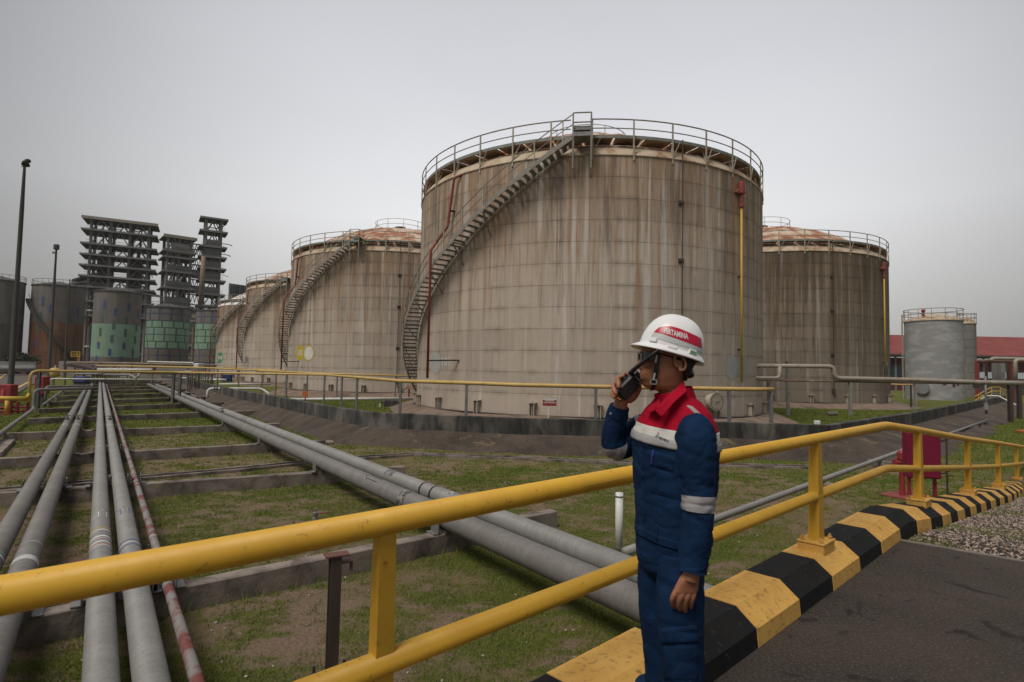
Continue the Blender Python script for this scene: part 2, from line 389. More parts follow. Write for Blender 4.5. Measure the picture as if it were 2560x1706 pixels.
# cross-section of kerb: offset towards road, height relative to kerb top
SEC = [(-.24, -1.17), (-.16, 0.0), (.08, 0.0), (.205, -.095), (.215, -.195), (.215, -.52), (-.24, -1.22)]
KL = .63
def kerb_pt(u, off, dz): 
    p = rail_at(u); return Vector((p.x, p.y, p.z - KDROP + dz)) + kerb_side(u) * off
kerb = thing('kerb', rail_at(0) - Vector((0, 0, KDROP)), 'black and yellow striped chamfered concrete kerb under the yellow guard rail', 'kerb')
U0 = -(RC - ext).length
uB = -3.78
bounds = [uB]
while bounds[0] > U0 + .1: bounds.insert(0, bounds[0] - .72)
while bounds[-1] < 16: bounds.append(bounds[-1] + (.67 if bounds[-1] < -.2 else .50))
iB = bounds.index(uB)
UEND = 16
for bi in range(1, len(bounds) - 1):
    u, u1, i = bounds[bi], bounds[bi + 1], (bi - iB + 1) % 2
    if u < U0: continue
    mb = MB(); us = [u + .0012, u1 - .0012]
    if u < 0 < u1: us = [u, 0, u1]
    P = []
    for k, uu in enumerate(us):
        jit = .004 if i % 2 else 0
        for off, dz in SEC: P.append(kerb_pt(uu, off + (jit if off > .2 else 0), dz + (jit if dz == 0 else 0)))
    n = len(SEC); Fc = []
    for k in range(len(us) - 1):
        for j in range(n):
            j2 = (j + 1) % n; Fc.append((k * n + j, k * n + j2, (k + 1) * n + j2, (k + 1) * n + j))
    Fc.append(tuple(range(n - 1, -1, -1))); Fc.append(tuple((len(us) - 1) * n + j for j in range(n)))
    mb.add(P, Fc).build('kerb_block', M['yellow_paint_kerb'] if i % 2 else M['black_paint'], kerb, fix=True)

# road platform following the kerb, and gravel beside the descending part
PE = 1.05                       # where the asphalt ends, measured along the rail
edge0 = kerb_pt(U0, .20, -.2); edge1 = kerb_pt(0, .20, -.2)
pe_px = az(2245, 1350, 0.0); pe2 = az(2600, 1425, 0.0)
dv = (RC - ext).normalized(); side = Vector((dv.y, -dv.x, 0))
e_in = az(2236, 1349, 0.0)
n_e = (az(2560, 1405, 0.0) - e_in).normalized()
pl = [edge0 + Vector((0, 0, 0)), e_in, e_in + n_e * 9, e_in + n_e * 9 - dv * 12, edge0 - dv * 1]
for p in pl: p.z = 0
mb = MB(); mb.prism([Vector((p.x, p.y, -.5)) for p in pl], (0, 0, .5))
o = mb.build('road', M['asphalt'], fix=True); tag(o, kind='structure')
mb = MB(); mb.bar(e_in + Vector((0, 0, -.14)) + n_e * .05, e_in + n_e * 9 + Vector((0, 0, -.14)), .05, .30)
tag(mb.build('road_edge_strip', M['concrete'], fix=True), kind='structure')
# gravel slope
def slope_z(u): return min(kerb_pt(u, 0, 0).z - .24, -.07)
rows = []
us = np.linspace(-1.6, UEND + 4, 50)
P = []; Fc = []; nc = 30
for uu in us:
    k0 = kerb_pt(uu, .16, 0); sd_ = kerb_side(uu)
    for j in range(nc):
        off = j * .45
        z = slope_z(uu) - .02 * j * .1 + (float(vnoise(np.array(uu * 3.), np.array(j * 2.1), 4)) - .5) * .03
        q_ = k0 + sd_ * off; P.append((q_.x, q_.y, z))
for a in range(len(us) - 1):
    for j in range(nc - 1): Fc.append((a * nc + j, a * nc + j + 1, (a + 1) * nc + j + 1, (a + 1) * nc + j))
o = MB().add(P, Fc).build('gravel_ground', M['gravel_base'], smooth=True, fix=True); tag(o, kind='structure')

# abutment fill under platform so that nothing floats
mb = MB()
A0 = kerb_pt(U0, -.24, 0); A1 = kerb_pt(0, -.24, 0)

# ---------------------------------------------------------------- bund wall and berm
def offs(pts, d):
    o = []
    for i, p in enumerate(pts):
        a = pts[max(i - 1, 0)]; c = pts[min(i + 1, len(pts) - 1)]
        t_ = (c - a); t_.z = 0; t_.normalize(); o.append(p + Vector((t_.y, -t_.x, 0)) * d)
    return o
m, t, b = newmat('mossy_black_concrete'); q = NB(t); P_ = q.pos()
sp = q.n('SeparateXYZ'); q.l(P_, sp.inputs[0]); zz = sp.outputs[2]
st = q.noise(q.map(P_, (1, 1, .25)), 2.2, 6, .7)
c1 = q.mix(q.rng(st, .4, .62), (0.016, 0.016, 0.015), (0.075, 0.07, 0.062))
c1 = q.mix(q.rng(q.noise(q.map(P_, (1, 1, .5)), .9, 4, .6), .52, .68), c1, (0.15, 0.135, 0.115))
q.l(c1, b.inputs['Base Color']); b.inputs['Roughness'].default_value = .95
q.bump(q.noise(P_, 14, 6, .7), .6, .02, b); M['bund'] = m
wt = [Vector(p) for p in wall_t]
# wall continues behind the right edge and into the far left
wt = [az(415, 941, ZT)] + wt
wt[0] = wt[1] + (wt[1] - wt[2]).normalized() * 40
wt.append(wt[-1] + (wt[-1] - wt[-2]).normalized() * 8)
dense = [wt[0]]
for a_, b_ in zip(wt[:-1], wt[1:]):
    k_ = max(1, int((b_ - a_).length / 1.0))
    for i in range(1, k_ + 1): dense.append(a_.lerp(b_, i / k_))
wall = thing('bund_wall', dense[60], 'long low blackened concrete bund wall in front of the tanks', 'wall')
def strip_mesh(rings):
    P = [p for r in rings for p in r]; n = len(rings[0]); Fc = []
    for i in range(len(rings) - 1):
        for j in range(n - 1): Fc.append((i * n + j, i * n + j + 1, (i + 1) * n + j + 1, (i + 1) * n + j))
    return P, Fc
out0 = offs(dense, 0); inn = offs(dense, -.22)
rg = []
for a_, b_ in zip(out0, inn):
    rg.append([Vector((a_.x, a_.y, -1.2)), Vector((a_.x, a_.y, ZT - .02)), Vector((a_.x, a_.y, ZT)) + (b_ - a_) * .08, Vector((b_.x, b_.y, ZT)), Vector((b_.x, b_.y, -1.2))])
P, Fc = strip_mesh(rg); MB().add(P, Fc).build('wall_body', M['bund'], wall, fix=True)

m, t, b = newmat('bitumen_berm'); q = NB(t); P_ = q.pos()
c1 = q.mix(q.rng(q.noise(P_, 1.1, 5, .6), .35, .7), (0.042, 0.031, 0.024), (0.105, 0.078, 0.059))
c1 = q.mix(q.rng(q.noise(P_, 30, 5, .85), .57, .64), c1, (0.26, 0.205, 0.15))
c1 = q.mix(q.rng(q.noise(P_, .9, 5, .75, .6), .60, .66), c1, (0.17, 0.13, 0.07))
c1 = q.mix(q.rng(q.noise(P_, 1.4, 5, .75, .4), .645, .69), c1, (0.045, 0.055, 0.015))
q.l(c1, b.inputs['Base Color']); b.inputs['Roughness'].default_value = .95
q.bump(q.noise(P_, 5, 8, .78), 1, .12, b); M['berm'] = m
foot_w = {0: 1.6}
rg = []
for i, p in enumerate(dense):
    x = p.x; y = p.y
    wv = .95 + .35 * math.sin(x * .7) * .4 + (float(fbm(np.array(x * .5), np.array(y * .5), 3, 9)) - .5) * .9
    if x < -4: wv += .15
    if x > 9.5: wv += min(1.5, (x - 9.5) * .5)
    t_ = (dense[min(i + 1, len(dense) - 1)] - dense[max(i - 1, 0)]); t_.z = 0; t_.normalize(); nrm_ = Vector((t_.y, -t_.x, 0))
    ring = []
    for s_ in np.linspace(0, 1, 9):
        z = -.40 - (.62) * (s_ ** 1.15)
        jx = (float(fbm(np.array(x * 1.3 + s_ * 3), np.array(y * 1.3), 3, 2)) - .5) * .42 * math.sin(s_ * 3.14)
        q_ = p + nrm_ * (-.05 + s_ * (wv + .25)); ring.append(Vector((q_.x, q_.y, z + jx)))
    rg.append(ring)
P, Fc = strip_mesh(rg); o = MB().add(P, Fc).build('berm', M['berm'], smooth=True, fix=True); tag(o, kind='structure')
# wider berm to the right (the bank there is much deeper)
# ---------------------------------------------------------------- storage tanks
TR = 10.66; TB = -.5; TT = 11.9; TH = TT - TB; NC = 12; NPL = 14; CH = TH / NC
def tank_mat(name, base1, base2, brown, dark, pale, b_hi):
    m, t, b = newmat(name); q = NB(t); P_ = q.pos()
    oi = q.n('ObjectInfo'); loc = oi.outputs['Location']
    sp = q.n('SeparateXYZ'); q.l(P_, sp.inputs[0]); z = sp.outputs[2]
    rel = q.n('VectorMath', operation='SUBTRACT'); q.l(P_, rel.inputs[0]); q.l(loc, rel.inputs[1])
    sr = q.n('SeparateXYZ'); q.l(rel.outputs[0], sr.inputs[0]); zr = sr.outputs[2]
    s1 = q.noise(q.map(P_, (1, 1, .022)), 1.7, 5, .68)       # broad vertical streaks
    s2 = q.noise(q.map(P_, (1, 1, .05)), 5.5, 4, .7)         # narrow streaks
    s3 = q.noise(q.map(P_, (1, 1, .12)), 1.1, 5, .7)
    c = q.mix(q.rng(s1, .38, .62), base1, base2)
    zf = q.rng(z, TB, TT, -.10, .10)
    c = q.mix(q.rng(q.math('ADD', q.math('ADD', q.math('MULTIPLY', s2, .45), q.math('MULTIPLY', s1, .55)), zf), b_hi, b_hi + .15), c, brown)
    c = q.mix(q.rng(q.noise(q.map(P_, (1, 1, .03)), 3.1, 4, .6), .56, .66), c, pale)
    s4 = q.noise(q.map(P_, (1, 1, .06)), 2.3, 5, .75)
    c = q.mix(q.math('MULTIPLY', q.rng(q.math('ADD', s4, zf), .56, .72), .8), c, dark)
    # grime creeping from the horizontal seams
    dz = q.math('ABSOLUTE', q.math('SUBTRACT', zr, CH / 2)); g_ = q.rng(dz, CH * .30, CH * .5)
    c = q.mix(q.math('MULTIPLY', q.math('MULTIPLY', g_, q.rng(s3, .45, .68)), .6), c, dark)
    fr = q.noise(P_, 30, 4, .8); c = q.mix(q.rng(fr, .35, .75, 0, .25), c, pale)
    f = q.rng(oi.outputs['Random'], 0, 1, .90, 1.08); v_ = q.n('VectorMath', operation='SCALE'); q.l(c, v_.inputs[0]); q.l(f, v_.inputs['Scale'])
    q.l(v_.outputs[0], b.inputs['Base Color']); b.inputs['Roughness'].default_value = .8; b.inputs['Specular IOR Level'].default_value = .2
    q.bump(q.noise(P_, 2.2, 3, .5), .35, .04, b); return m
M['tank'] = tank_mat('streaked_tank_steel', (0.43, 0.355, 0.285), (0.35, 0.30, 0.255), (0.28, 0.170, 0.092), (0.10, 0.078, 0.060), (0.49, 0.445, 0.40), .485)
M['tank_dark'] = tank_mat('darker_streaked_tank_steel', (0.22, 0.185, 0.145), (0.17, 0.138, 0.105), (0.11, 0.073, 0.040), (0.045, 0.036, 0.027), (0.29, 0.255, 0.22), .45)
M['seam'] = mat('dark_seam', (0.07, 0.055, 0.045), (0.05, 0.04, 0.033), 4, .9)
M['knuckle'] = mat('cream_roof_paint', (0.47, 0.39, 0.29), (0.33, 0.24, 0.16), .8, .8, dirt=(0.22, 0.11, 0.06), dirt_scale=1.6, dlo=.5, dhi=.7, bump=.1)
m, t, b = newmat('rusting_cream_roof'); q = NB(t); P_ = q.pos(); n_ = q.noise(P_, .55, 6, .72, .6)
c = q.mix(q.rng(n_, .43, .55), (0.50, 0.42, 0.32), (0.30, 0.12, 0.055)); c = q.mix(q.rng(n_, .56, .68), c, (0.17, 0.05, 0.025))
q.l(c, b.inputs['Base Color']); b.inputs['Roughness'].default_value = .85; M['roof'] = m
M['roof_white'] = mat('white_roof_paint', (0.72, 0.70, 0.67), (0.6, 0.57, 0.54), .5, .6)
M['rail_steel'] = mat('grey_brown_railing', (0.20, 0.17, 0.145), (0.27, 0.25, 0.23), 3, .6, bump=0)

def pol(r, a, z): return Vector((r * math.cos(a), r * math.sin(a), z))
def arc_strip(r0, z0, r1, z1, a0, a1, n, thick=0):
    P = []; Fc = []
    for i in range(n + 1):
        a = a0 + (a1 - a0) * i / n
        P += [pol(r0, a, z0), pol(r1, a, z1)]
        if thick: P += [pol(r1 - thick, a, z1), pol(r0 - thick, a, z0)]
    w = 4 if thick else 2
    for i in range(n):
        o = i * w; e = o + w
        if thick:
            for k in range(4): k2 = (k + 1) % 4; Fc.append((o + k, e + k, e + k2, o + k2))
        else: Fc.append((o, e, e + 1, o + 1))
    if thick: Fc += [(3, 2, 1, 0), tuple(n * w + k for k in range(4))]
    return P, Fc

STA0 = R_(259.7); STA1 = R_(162.5)       # stair top and bottom angles
ST_ZT = TT + .55; ST_ZB = TB + .05
def make_tank(name, label, cx, cy, shell_mat, roof_mat, stairs=True, riser=309.3, red=True, gauge=None, manhole=False):
    root = thing(name, (0, 0, 0), label, 'storage tank', 'large storage tanks')
    MB().lathe([(TR - .06, TB - .1), (TR - .06, TT)], 96).build('shell', M['seam'], root, smooth=True)
    da = 2 * math.pi / NPL
    gap = .008 / TR
    P, Fc = arc_strip(TR, .006, TR, CH - .006, gap / 2, da - gap / 2, 8, .03)
    first = None
    for c_ in range(NC):
        for k in range(NPL):
            if first is None:
                first = MB().add(P, Fc).build('plate', shell_mat, root, fix=True); first.location = (0, 0, TB); o = first
            else: o = inst(first, root)
            o.location = (0, 0, TB + c_ * CH); o.rotation_euler = (0, 0, (k + (.5 if c_ % 2 else 0) + .13 * (c_ % 3)) * da)
    # roof: knuckle, dome
    MB().lathe([(TR + .02, TT - .04), (TR + .06, TT), (TR + .02, TT + .04), (TR - .12, TT + .30), (TR - .5, TT + .62), (TR - 1.2, TT + .92)], 96).build('roof_knuckle', M['knuckle'], root, smooth=True)
    prof = []
    for i in range(13):
        r = (TR - 1.2) * (1 - i / 12); prof.append((max(r, .001), TT + .92 + 3.3 * (1 - (r / (TR - 1.2)) ** 2) ** .9))
    dome = MB().lathe(prof, 64).build('roof', roof_mat, root, smooth=True)
    mb = MB()
    for k in range(40):
        a = k * 2 * math.pi / 40; pts = [pol(pr[0], a, pr[1] + .01) for pr in prof[:-1]]; mb.tube(pts, .03, 4)
    mb.build('rib', roof_mat, dome)['kind'] = 'stuff'
    zc = TT + 4.2
    mb = MB(); mb.lathe([(.35, zc - .1), (.35, zc + .35), (.6, zc + .4), (.6, zc + .5), (.02, zc + .62)], 16); mb.build('roof_vent', M['dark_steel'], dome)
    # centre railing of the dome
    cr_ = thing('roof_rail', (0, 0, 0), None, None); cr_.parent = root
    for zz in (.55, 1.05):
        MB().tube([pol(2.6, a, zc - .25 + zz) for a in np.linspace(0, 2 * math.pi, 33)[:-1]], .025, 5, closed=True).build('rail', M['cream_steel'], cr_)
    fp = None
    for k in range(10):
        if fp is None: fp = MB().tube([(2.6, 0, zc - .35), (2.6, 0, zc + .8)], .025, 5).build('post', M['cream_steel'], cr_); o = fp
        else: o = inst(fp, cr_)
        o.rotation_euler = (0, 0, k * 2 * math.pi / 10)
    # gallery: panels
    ND = 44; zd = TT + .90
    P, Fc = arc_strip(TR - .12, zd, TR - 1.15, zd + .02, .006, 2 * math.pi / ND - .006, 3)
    P2 = [p + Vector((0, 0, .04)) for p in P]; n = len(P)
    gal = thing('gallery', (0, 0, 0), None, None); gal.parent = root
    fd = None
    for k in range(ND):
        if fd is None: fd = MB().add(P + P2, Fc + [tuple(reversed([i + n for i in f])) for f in Fc]).build('deck_panel', M['rust_panel'], gal); o = fd
        else: o = inst(fd, gal)
        o.rotation_euler = (0, 0, k * 2 * math.pi / ND)
    P, Fc = arc_strip(TR - .07, zd - .05, TR - .07, zd + .10, 0, 2 * math.pi, 96, .04); MB().add(P, Fc).build('edge_band', M['teal_steel'], gal)
    P, Fc = arc_strip(TR - 1.10, zd - .09, TR - 1.10, zd - .01, 0, 2 * math.pi, 96, .05); MB().add(P, Fc).build('inner_band', M['cream_steel'], gal)
    # ring railing with a gap at the stair head
    rl = thing('railing', (0, 0, 0), None, None); rl.parent = root
    zt = TT + 1.72; zm = TT + 1.28; rr = TR + .02
    a_s = STA0 - R_(1); a_e = STA0 + R_(4.3) - 2 * math.pi
    for zz, w in ((zt, .032), (zm, .026)):
        MB().tube([pol(rr, a, zz) for a in np.linspace(a_s if stairs else a_e + 2 * math.pi, a_e, 110)], w, 6).build('rail', M['rail_steel'], rl)
    fp = None; NPo = 34
    for k in range(NPo):
        a = R_(264.2) + k * 2 * math.pi / NPo
        if fp is None:
            mb = MB(); mb.bar((rr, 0, TT - .25), (rr, 0, zt), .07, .05); mb.bar((rr - .02, 0, TT + .05), (rr - .35, .1, zd - .04), .035, .035); mb.bar((rr, 0, TT + .02), (rr - .05, .42, zd - .02), .045, .02)
            fp = mb.build('post', M['cream_steel'], rl); o = fp
        else: o = inst(fp, rl)
        o.rotation_euler = (0, 0, a)
    if stairs:
        st = thing('staircase', (0, 0, 0), None, None); st.parent = root
        ri, ro = TR + .12, TR + .92; nst = 62
        ang = lambda f: STA0 + (STA1 - STA0) * f
        zz_ = lambda f: ST_ZT + (ST_ZB - ST_ZT) * f
        for r_, nm in ((ri, 'stringer'), (ro, 'stringer')):
            Pp = []; Ff = []; ns = 90
            for i in range(ns + 1):
                f = i / ns; a = ang(f); z = zz_(f)
                Pp += [pol(r_ - .012, a, z - .13), pol(r_ + .012, a, z - .13), pol(r_ + .012, a, z + .11), pol(r_ - .012, a, z + .11)]
            for i in range(ns):
                for k in range(4): k2 = (k + 1) % 4; Ff.append((i * 4 + k, i * 4 + k2, i * 4 + 4 + k2, i * 4 + 4 + k))
            MB().add(Pp, Ff).build(nm, M['grey_steel'], st, fix=True)
        ft = None
        for i in range(nst):
            f = (i + .5) / nst; a = ang(f)
            if ft is None:
                mb = MB(); mb.box(((ri + ro) / 2, 0, 0), (ro - ri - .02, .24, .045)); mb.box(((ri + ro) / 2, .11, -.03), (ro - ri - .02, .02, .07))
                ft = mb.build('tread', M['grey_steel'], st); o = ft
            else: o = inst(ft, st)
            o.location = (0, 0, zz_(f)); o.rotation_euler = (0, 0, a)
        hr = thing('handrail', (0, 0, 0), None, None); hr.parent = root
        for h_, w_ in ((1.05, .026), (.58, .02)):
            MB().tube([pol(ro, ang(f), zz_(f) + h_) for f in np.linspace(0, 1, 70)], w_, 5).build('rail', M['rail_steel'], hr)
        fh = None
        for i in range(15):
            f = (i + .35) / 14.6
            if f > 1: break
            if fh is None: fh = MB().bar((ro, 0, -.05), (ro, 0, 1.05), .05, .05).build('baluster', M['cream_steel'], hr); o = fh
            else: o = inst(fh, hr)
            o.location = (0, 0, zz_(f)); o.rotation_euler = (0, 0, ang(f))
        fb = None
        for i in range(9):
            f = (i + 1.3) / 10; dzz = 1.15
            if fb is None:
                mb = MB(); mb.bar((ro, 0, -.14), (TR + .02, -.15, -dzz), .07, .045); mb.bar((ro + .02, 0, -.15), (TR, 0, -.15), .06, .06); fb = mb.build('bracket', M['grey_steel'], st); o = fb
            else: o = inst(fb, st)
            o.location = (0, 0, zz_(f)); o.rotation_euler = (0, 0, ang(f))
        # landing at the stair head
        ld = thing('landing', (0, 0, 0), None, None); ld.parent = root
        a0, a1 = STA0, STA0 + R_(4.1)
        zl = ST_ZT + .10
        for k, zq in enumerate((zl, zl + .32)):
            P, Fc = arc_strip(ro + .02 - .1 * k, zq, ri - .3 - .5 * k, zq + .001, a0, a1, 4)
            mb = MB(); n = len(P); mb.add(P + [p + Vector((0, 0, .06)) for p in P], Fc + [tuple(reversed([i + n for i in f])) for f in Fc]); mb.build('landing_step', M['grey_steel'], ld)
            P, Fc = arc_strip(ro + .03 - .1 * k, zq - .1, ro + .03 - .1 * k, zq + .09, a0, a1, 4, .04); MB().add(P, Fc).build('fascia', M['teal_steel'], ld)
        for a in (a0, a1):
            MB().bar(pol(ro, a, TT - .95), pol(ro, a, zl + 1.0), .065, .065).build('post', M['grey_steel'], ld)
            MB().bar(pol(TR, a, TT - 1.1), pol(ro, a, zl), .05, .05).build('brace', M['grey_steel'], ld)
        for hh in (1.0, .55):
            MB().tube([pol(ro, a, zl + hh) for a in np.linspace(a0, a1, 6)] , .032, 6).build('rail', M['rail_steel'], ld)
            MB().bar(pol(ro, a1, zl + hh), pol(TR, a1 + R_(.3), zt if hh > .9 else zm), .04, .04).build('side_rail', M['rail_steel'], ld)
    if red:
        ap = R_(188.5); b_ = R_(190.5)
        pts = [pol(TR - .9, R_(203), TT + .62), pol(TR + .35, R_(201), TT - .1), pol(TR + .35, R_(200.3), TT - 2.3), pol(TR + 1.05, R_(190), TT - 4.2), pol(TR + 1.05, R_(190), TB + .95)]
        pts = [pol(TR - .7, R_(231), TT + .5), pol(TR + .25, R_(223.5), TT - .2), pol(TR + .25, R_(221), TT - 2.7), pol(TR + 1.2, R_(220.5), TT - 4.1), pol(TR + 1.2, R_(220.5), 1.15)]
        rp = MB().tube(bend(pts, .12, 3), .07, 8).build('foam_pipe', M['red_pipe'], root, smooth=True)
        MB().bar(pol(TR, R_(222.5), TT - 1.9), pol(TR + .25, R_(222.2), TT - 1.9), .09, .09).build('bracket', M['black'], rp)
        MB().bar(pol(TR, R_(226), 2.1), pol(TR + 1.2, R_(220.5), 2.05), .07, .07).build('bracket', M['black'], rp)
    if riser:
        a = R_(riser)
        yp = MB().tube(bend([pol(TR + .2, a, TT - 1.75), pol(TR + .2, a, 1.25)], .1), .06, 8).build('riser_pipe', M['yellow_riser'], root, smooth=True)
        for zq in (TT - 5.3, 2.9): MB().bar(pol(TR, a, zq), pol(TR + .2, a, zq), .08, .08).build('bracket', M['black'], yp)
        mb = MB(); c_ = pol(TR + .2, a, 0)
        mb.lathe([(.02, TT - .42), (.16, TT - .42), (.17, TT - .48), (.17, TT - .95), (.2, TT - .95), (.2, TT - 1.03), (.1, TT - 1.06), (.075, TT - 1.6), (.13, TT - 1.62), (.13, TT - 1.72), (.06, TT - 1.74)], 14, (c_.x, c_.y, 0))
        mb.tube([c_ + Vector((0, 0, TT - .95)), pol(TR - .1, a - R_(1.5), TT - .95)], .11, 8); mb.tube([pol(TR + .16, a - R_(.8), TT - .95), pol(TR + .1, a - R_(.9), TT - .95)], .17, 10)
        mb.build('foam_chamber', M['red_pipe'], root, smooth='auto')
    if gauge is not None:
        a = R_(gauge)
        gp = MB().tube([pol(TR + .13, a, TT + .95), pol(TR + .13, a, TB + .9)], .03, 6).build('gauge_pipe', M['dark_steel'], root)
        for zq in (TT - 2.1, TT - 4.9, TT - 8.5):
            mb = MB(); mb.box(pol(TR + .03, a, zq), (.30, .30, .22), Matrix.Rotation(a, 3, 'Z') @ Matrix.Diagonal((.1, 1, 1)).to_3x3()); mb.bar(pol(TR, a - .012, zq + .02), pol(TR + .17, a, zq), .07, .07); mb.build('bracket', M['dark_steel'], gp)
        mb = MB(); mb.box(pol(TR + .14, a, TB + 1.0), (.2, .2, .35), Matrix.Rotation(a, 3, 'Z')); mb.build('gauge_head', M['dark_steel'], gp)
    # anchor chairs round the foot
    fa = None
    for k in range(22):
        a = R_(250) + k * 2 * math.pi / 22
        if fa is None:
            mb = MB(); mb.box((TR + .14, 0, .62), (.26, .42, .045))
            for s_ in (-.11, .11): mb.box((TR + .14, s_, .3), (.2, .035, .62))
            mb.tube([(TR + .16, 0, 0), (TR + .16, 0, .74)], .025, 6); fa = mb.build('anchor_chair', M['cream_steel'], root); o = fa
        else: o = inst(fa, root)
        o.location = (0, 0, TB); o.rotation_euler = (0, 0, a)
    P, Fc = arc_strip(TR + .22, TB + .02, TR - .05, TB + .05, 0, 2 * math.pi, 96); MB().add(P, Fc).build('foot_ring', M['dark_steel'], root)
    if manhole:
        a = R_(297.5)
        mb = MB(); ax = pol(1, a, 0).normalized()
        mb.lathe([(.36, -.05), (.36, .36)], 24, pol(TR, a, TB + .82), axis=ax); mb.lathe([(.30, .34), (.45, .34), (.45, .385), (.46, .40), (.46, .43), (.01, .43)], 24, pol(TR, a, TB + .82), axis=ax)
        mh = mb.build('manhole', M['cream_steel'], root, smooth='auto')
        mb = MB(); x = Vector((-ax.y, ax.x, 0))
        for k in range(20):
            t_ = k * 2 * math.pi / 20; c_ = pol(TR, a, TB + .82) + ax * .43 + (x * math.cos(t_) + Vector((0, 0, 1)) * math.sin(t_)) * .40
            mb.tube([c_, c_ + ax * .05], .02, 6)
        mb.tube([pol(TR, a, TB + .82) + ax * .5 - x * .12, pol(TR, a, TB + .82) + ax * .5 + x * .12], .02, 6)
        mb.build('bolt_ring', M['dark_steel'], mh)
        mb = MB(); c0 = pol(TR, a, TB + .82) + x * .28 + ax * .2; mb.tube(bend([c0, c0 + Vector((0, 0, .62)), c0 + Vector((0, 0, .62)) + ax * .1 - x * .1], .06), .03, 6); mb.build('davit', M['white'], mh)
    return root
M['yellow_riser'] = mat('yellow_riser_paint', (0.50, 0.32, 0.035), (0.42, 0.27, 0.03), 2, .5)

def text_verts(body, size, bold=0.0, res=3, extr=0.0):
    cu = bpy.data.curves.new('t', 'FONT'); cu.body = body; cu.size = size; cu.align_x = 'CENTER'; cu.align_y = 'CENTER'; cu.offset = bold; cu.resolution_u = res; cu.extrude = extr
    o = bpy.data.objects.new('t', cu); COL.objects.link(o); dg = bpy.context.evaluated_depsgraph_get(); me = bpy.data.meshes.new_from_object(o.evaluated_get(dg))
    vs = [v.co.copy() for v in me.vertices]; fs = [tuple(p.vertices) for p in me.polygons]
    bpy.data.objects.remove(o); bpy.data.curves.remove(cu); bpy.data.meshes.remove(me); return vs, fs
def disc_on(root, a_deg, z, rx, rz, m, name='painted_disc', proud=.006):
    a = R_(a_deg); P = [pol(TR + proud, a, z)]; n = 28
    for k in range(n):
        t_ = 2 * math.pi * k / n; P.append(pol(TR + proud, a + rx * math.cos(t_) / TR, z + rz * math.sin(t_)))
    mb = MB().add(P, [(0, k + 1, (k + 1) % n + 1) for k in range(n)])
    o = mb.build(name, m, None); o.parent = root; return o
def text_on(root, body, a_deg, z, size, m, name='painted_number', bold=.0):
    vs, fs = text_verts(body, size, bold); a0 = R_(a_deg)
    o = MB().add([pol(TR + .011, a0 + v.x / TR, z + v.y) for v in vs], fs).build(name, m, None); o.parent = root; return o
M['disc_white'] = mat('pale_painted_disc', (0.36, 0.36, 0.35), (0.30, 0.30, 0.29), 1, .8, bump=0)
M['disc_yellow'] = mat('yellow_painted_disc', (0.48, 0.36, 0.03), (0.40, 0.30, 0.03), 1, .8, bump=0)
M['disc_green'] = mat('green_painted_disc', (0.03, 0.26, 0.10), (0.03, 0.2, 0.08), 1, .8, bump=0)
M['paint_white'] = mat('white_lettering', (0.62, 0.61, 0.58), (0.52, 0.5, 0.48), 2, .8, bump=0)
M['paint_blue'] = mat('blue_lettering', (0.04, 0.07, 0.16), (0.05, 0.08, 0.15), 2, .8, bump=0)

T1 = make_tank('storage_tank', 'largest streaked brown tank behind the worker, marked 101', 4.7, 37.4, M['tank'], M['roof'], gauge=287.9, manhole=True)
T2 = make_tank('storage_tank', 'streaked grey tank with yellow and white painted discs, left of the largest tank', -12.1, 60.6, M['tank'], M['roof'], riser=None, gauge=281.6)
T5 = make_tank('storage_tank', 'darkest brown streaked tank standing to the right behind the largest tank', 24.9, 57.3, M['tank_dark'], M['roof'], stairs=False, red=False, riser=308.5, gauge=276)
T3 = copy_tree(T2); T4 = copy_tree(T2)
T3['label'] = 'grey tank half hidden behind the tank with the yellow disc'
T4['label'] = 'farthest tank of the row with a clean white roof and a green painted disc'
for o in T4.children:
    if o.name.startswith('roof') and o.type == 'MESH' and 'knuckle' not in o.name:
        me = o.data.copy(); o.data = me; me.materials[0] = M['roof_white']
    if o.name.startswith('roof_knuckle'): me = o.data.copy(); o.data = me; me.materials[0] = M['roof_white']
for tk, (x, y) in ((T1, (4.7, 37.4)), (T2, (-12.1, 60.6)), (T3, (-27.4, 84)), (T4, (-43, 107)), (T5, (24.9, 57.3))): tk.location = (x, y, 0)
# painted marks (angles measured on each tank)
disc_on(T1, 213.9, 1.95, .62, .6, M['disc_white']); text_on(T1, '101', 219.9, 2.0, .62, M['paint_white'], bold=.012)
disc_on(T1, 306.4, 2.0, .55, .62, M['disc_white']); disc_on(T1, 312.6, 2.0, .55, .62, M['disc_white'])
disc_on(T2, 226.5, 2.9, .85, .72, M['disc_yellow']); disc_on(T2, 234.4, 2.85, .8, .72, M['disc_yellow']); disc_on(T2, 234.4, 2.85, .66, .60, M['paint_white'], 'painted_disc', .012)
text_on(T2, '102', 226.5, 2.9, .7, M['paint_white'], bold=.012)
text_on(T3, '103', 222, 2.5, .9, M['paint_blue'], bold=.012)
disc_on(T4, 228, 2.9, 1.2, .95, M['disc_green']); text_on(T4, '104', 228, 2.9, .9, M['paint_white'], bold=.012)
disc_on(T5, 313, 2.2, .8, .8, M['disc_white']); disc_on(T5, 313, 2.2, .62, .62, M['paint_blue'], 'painted_disc', .012)
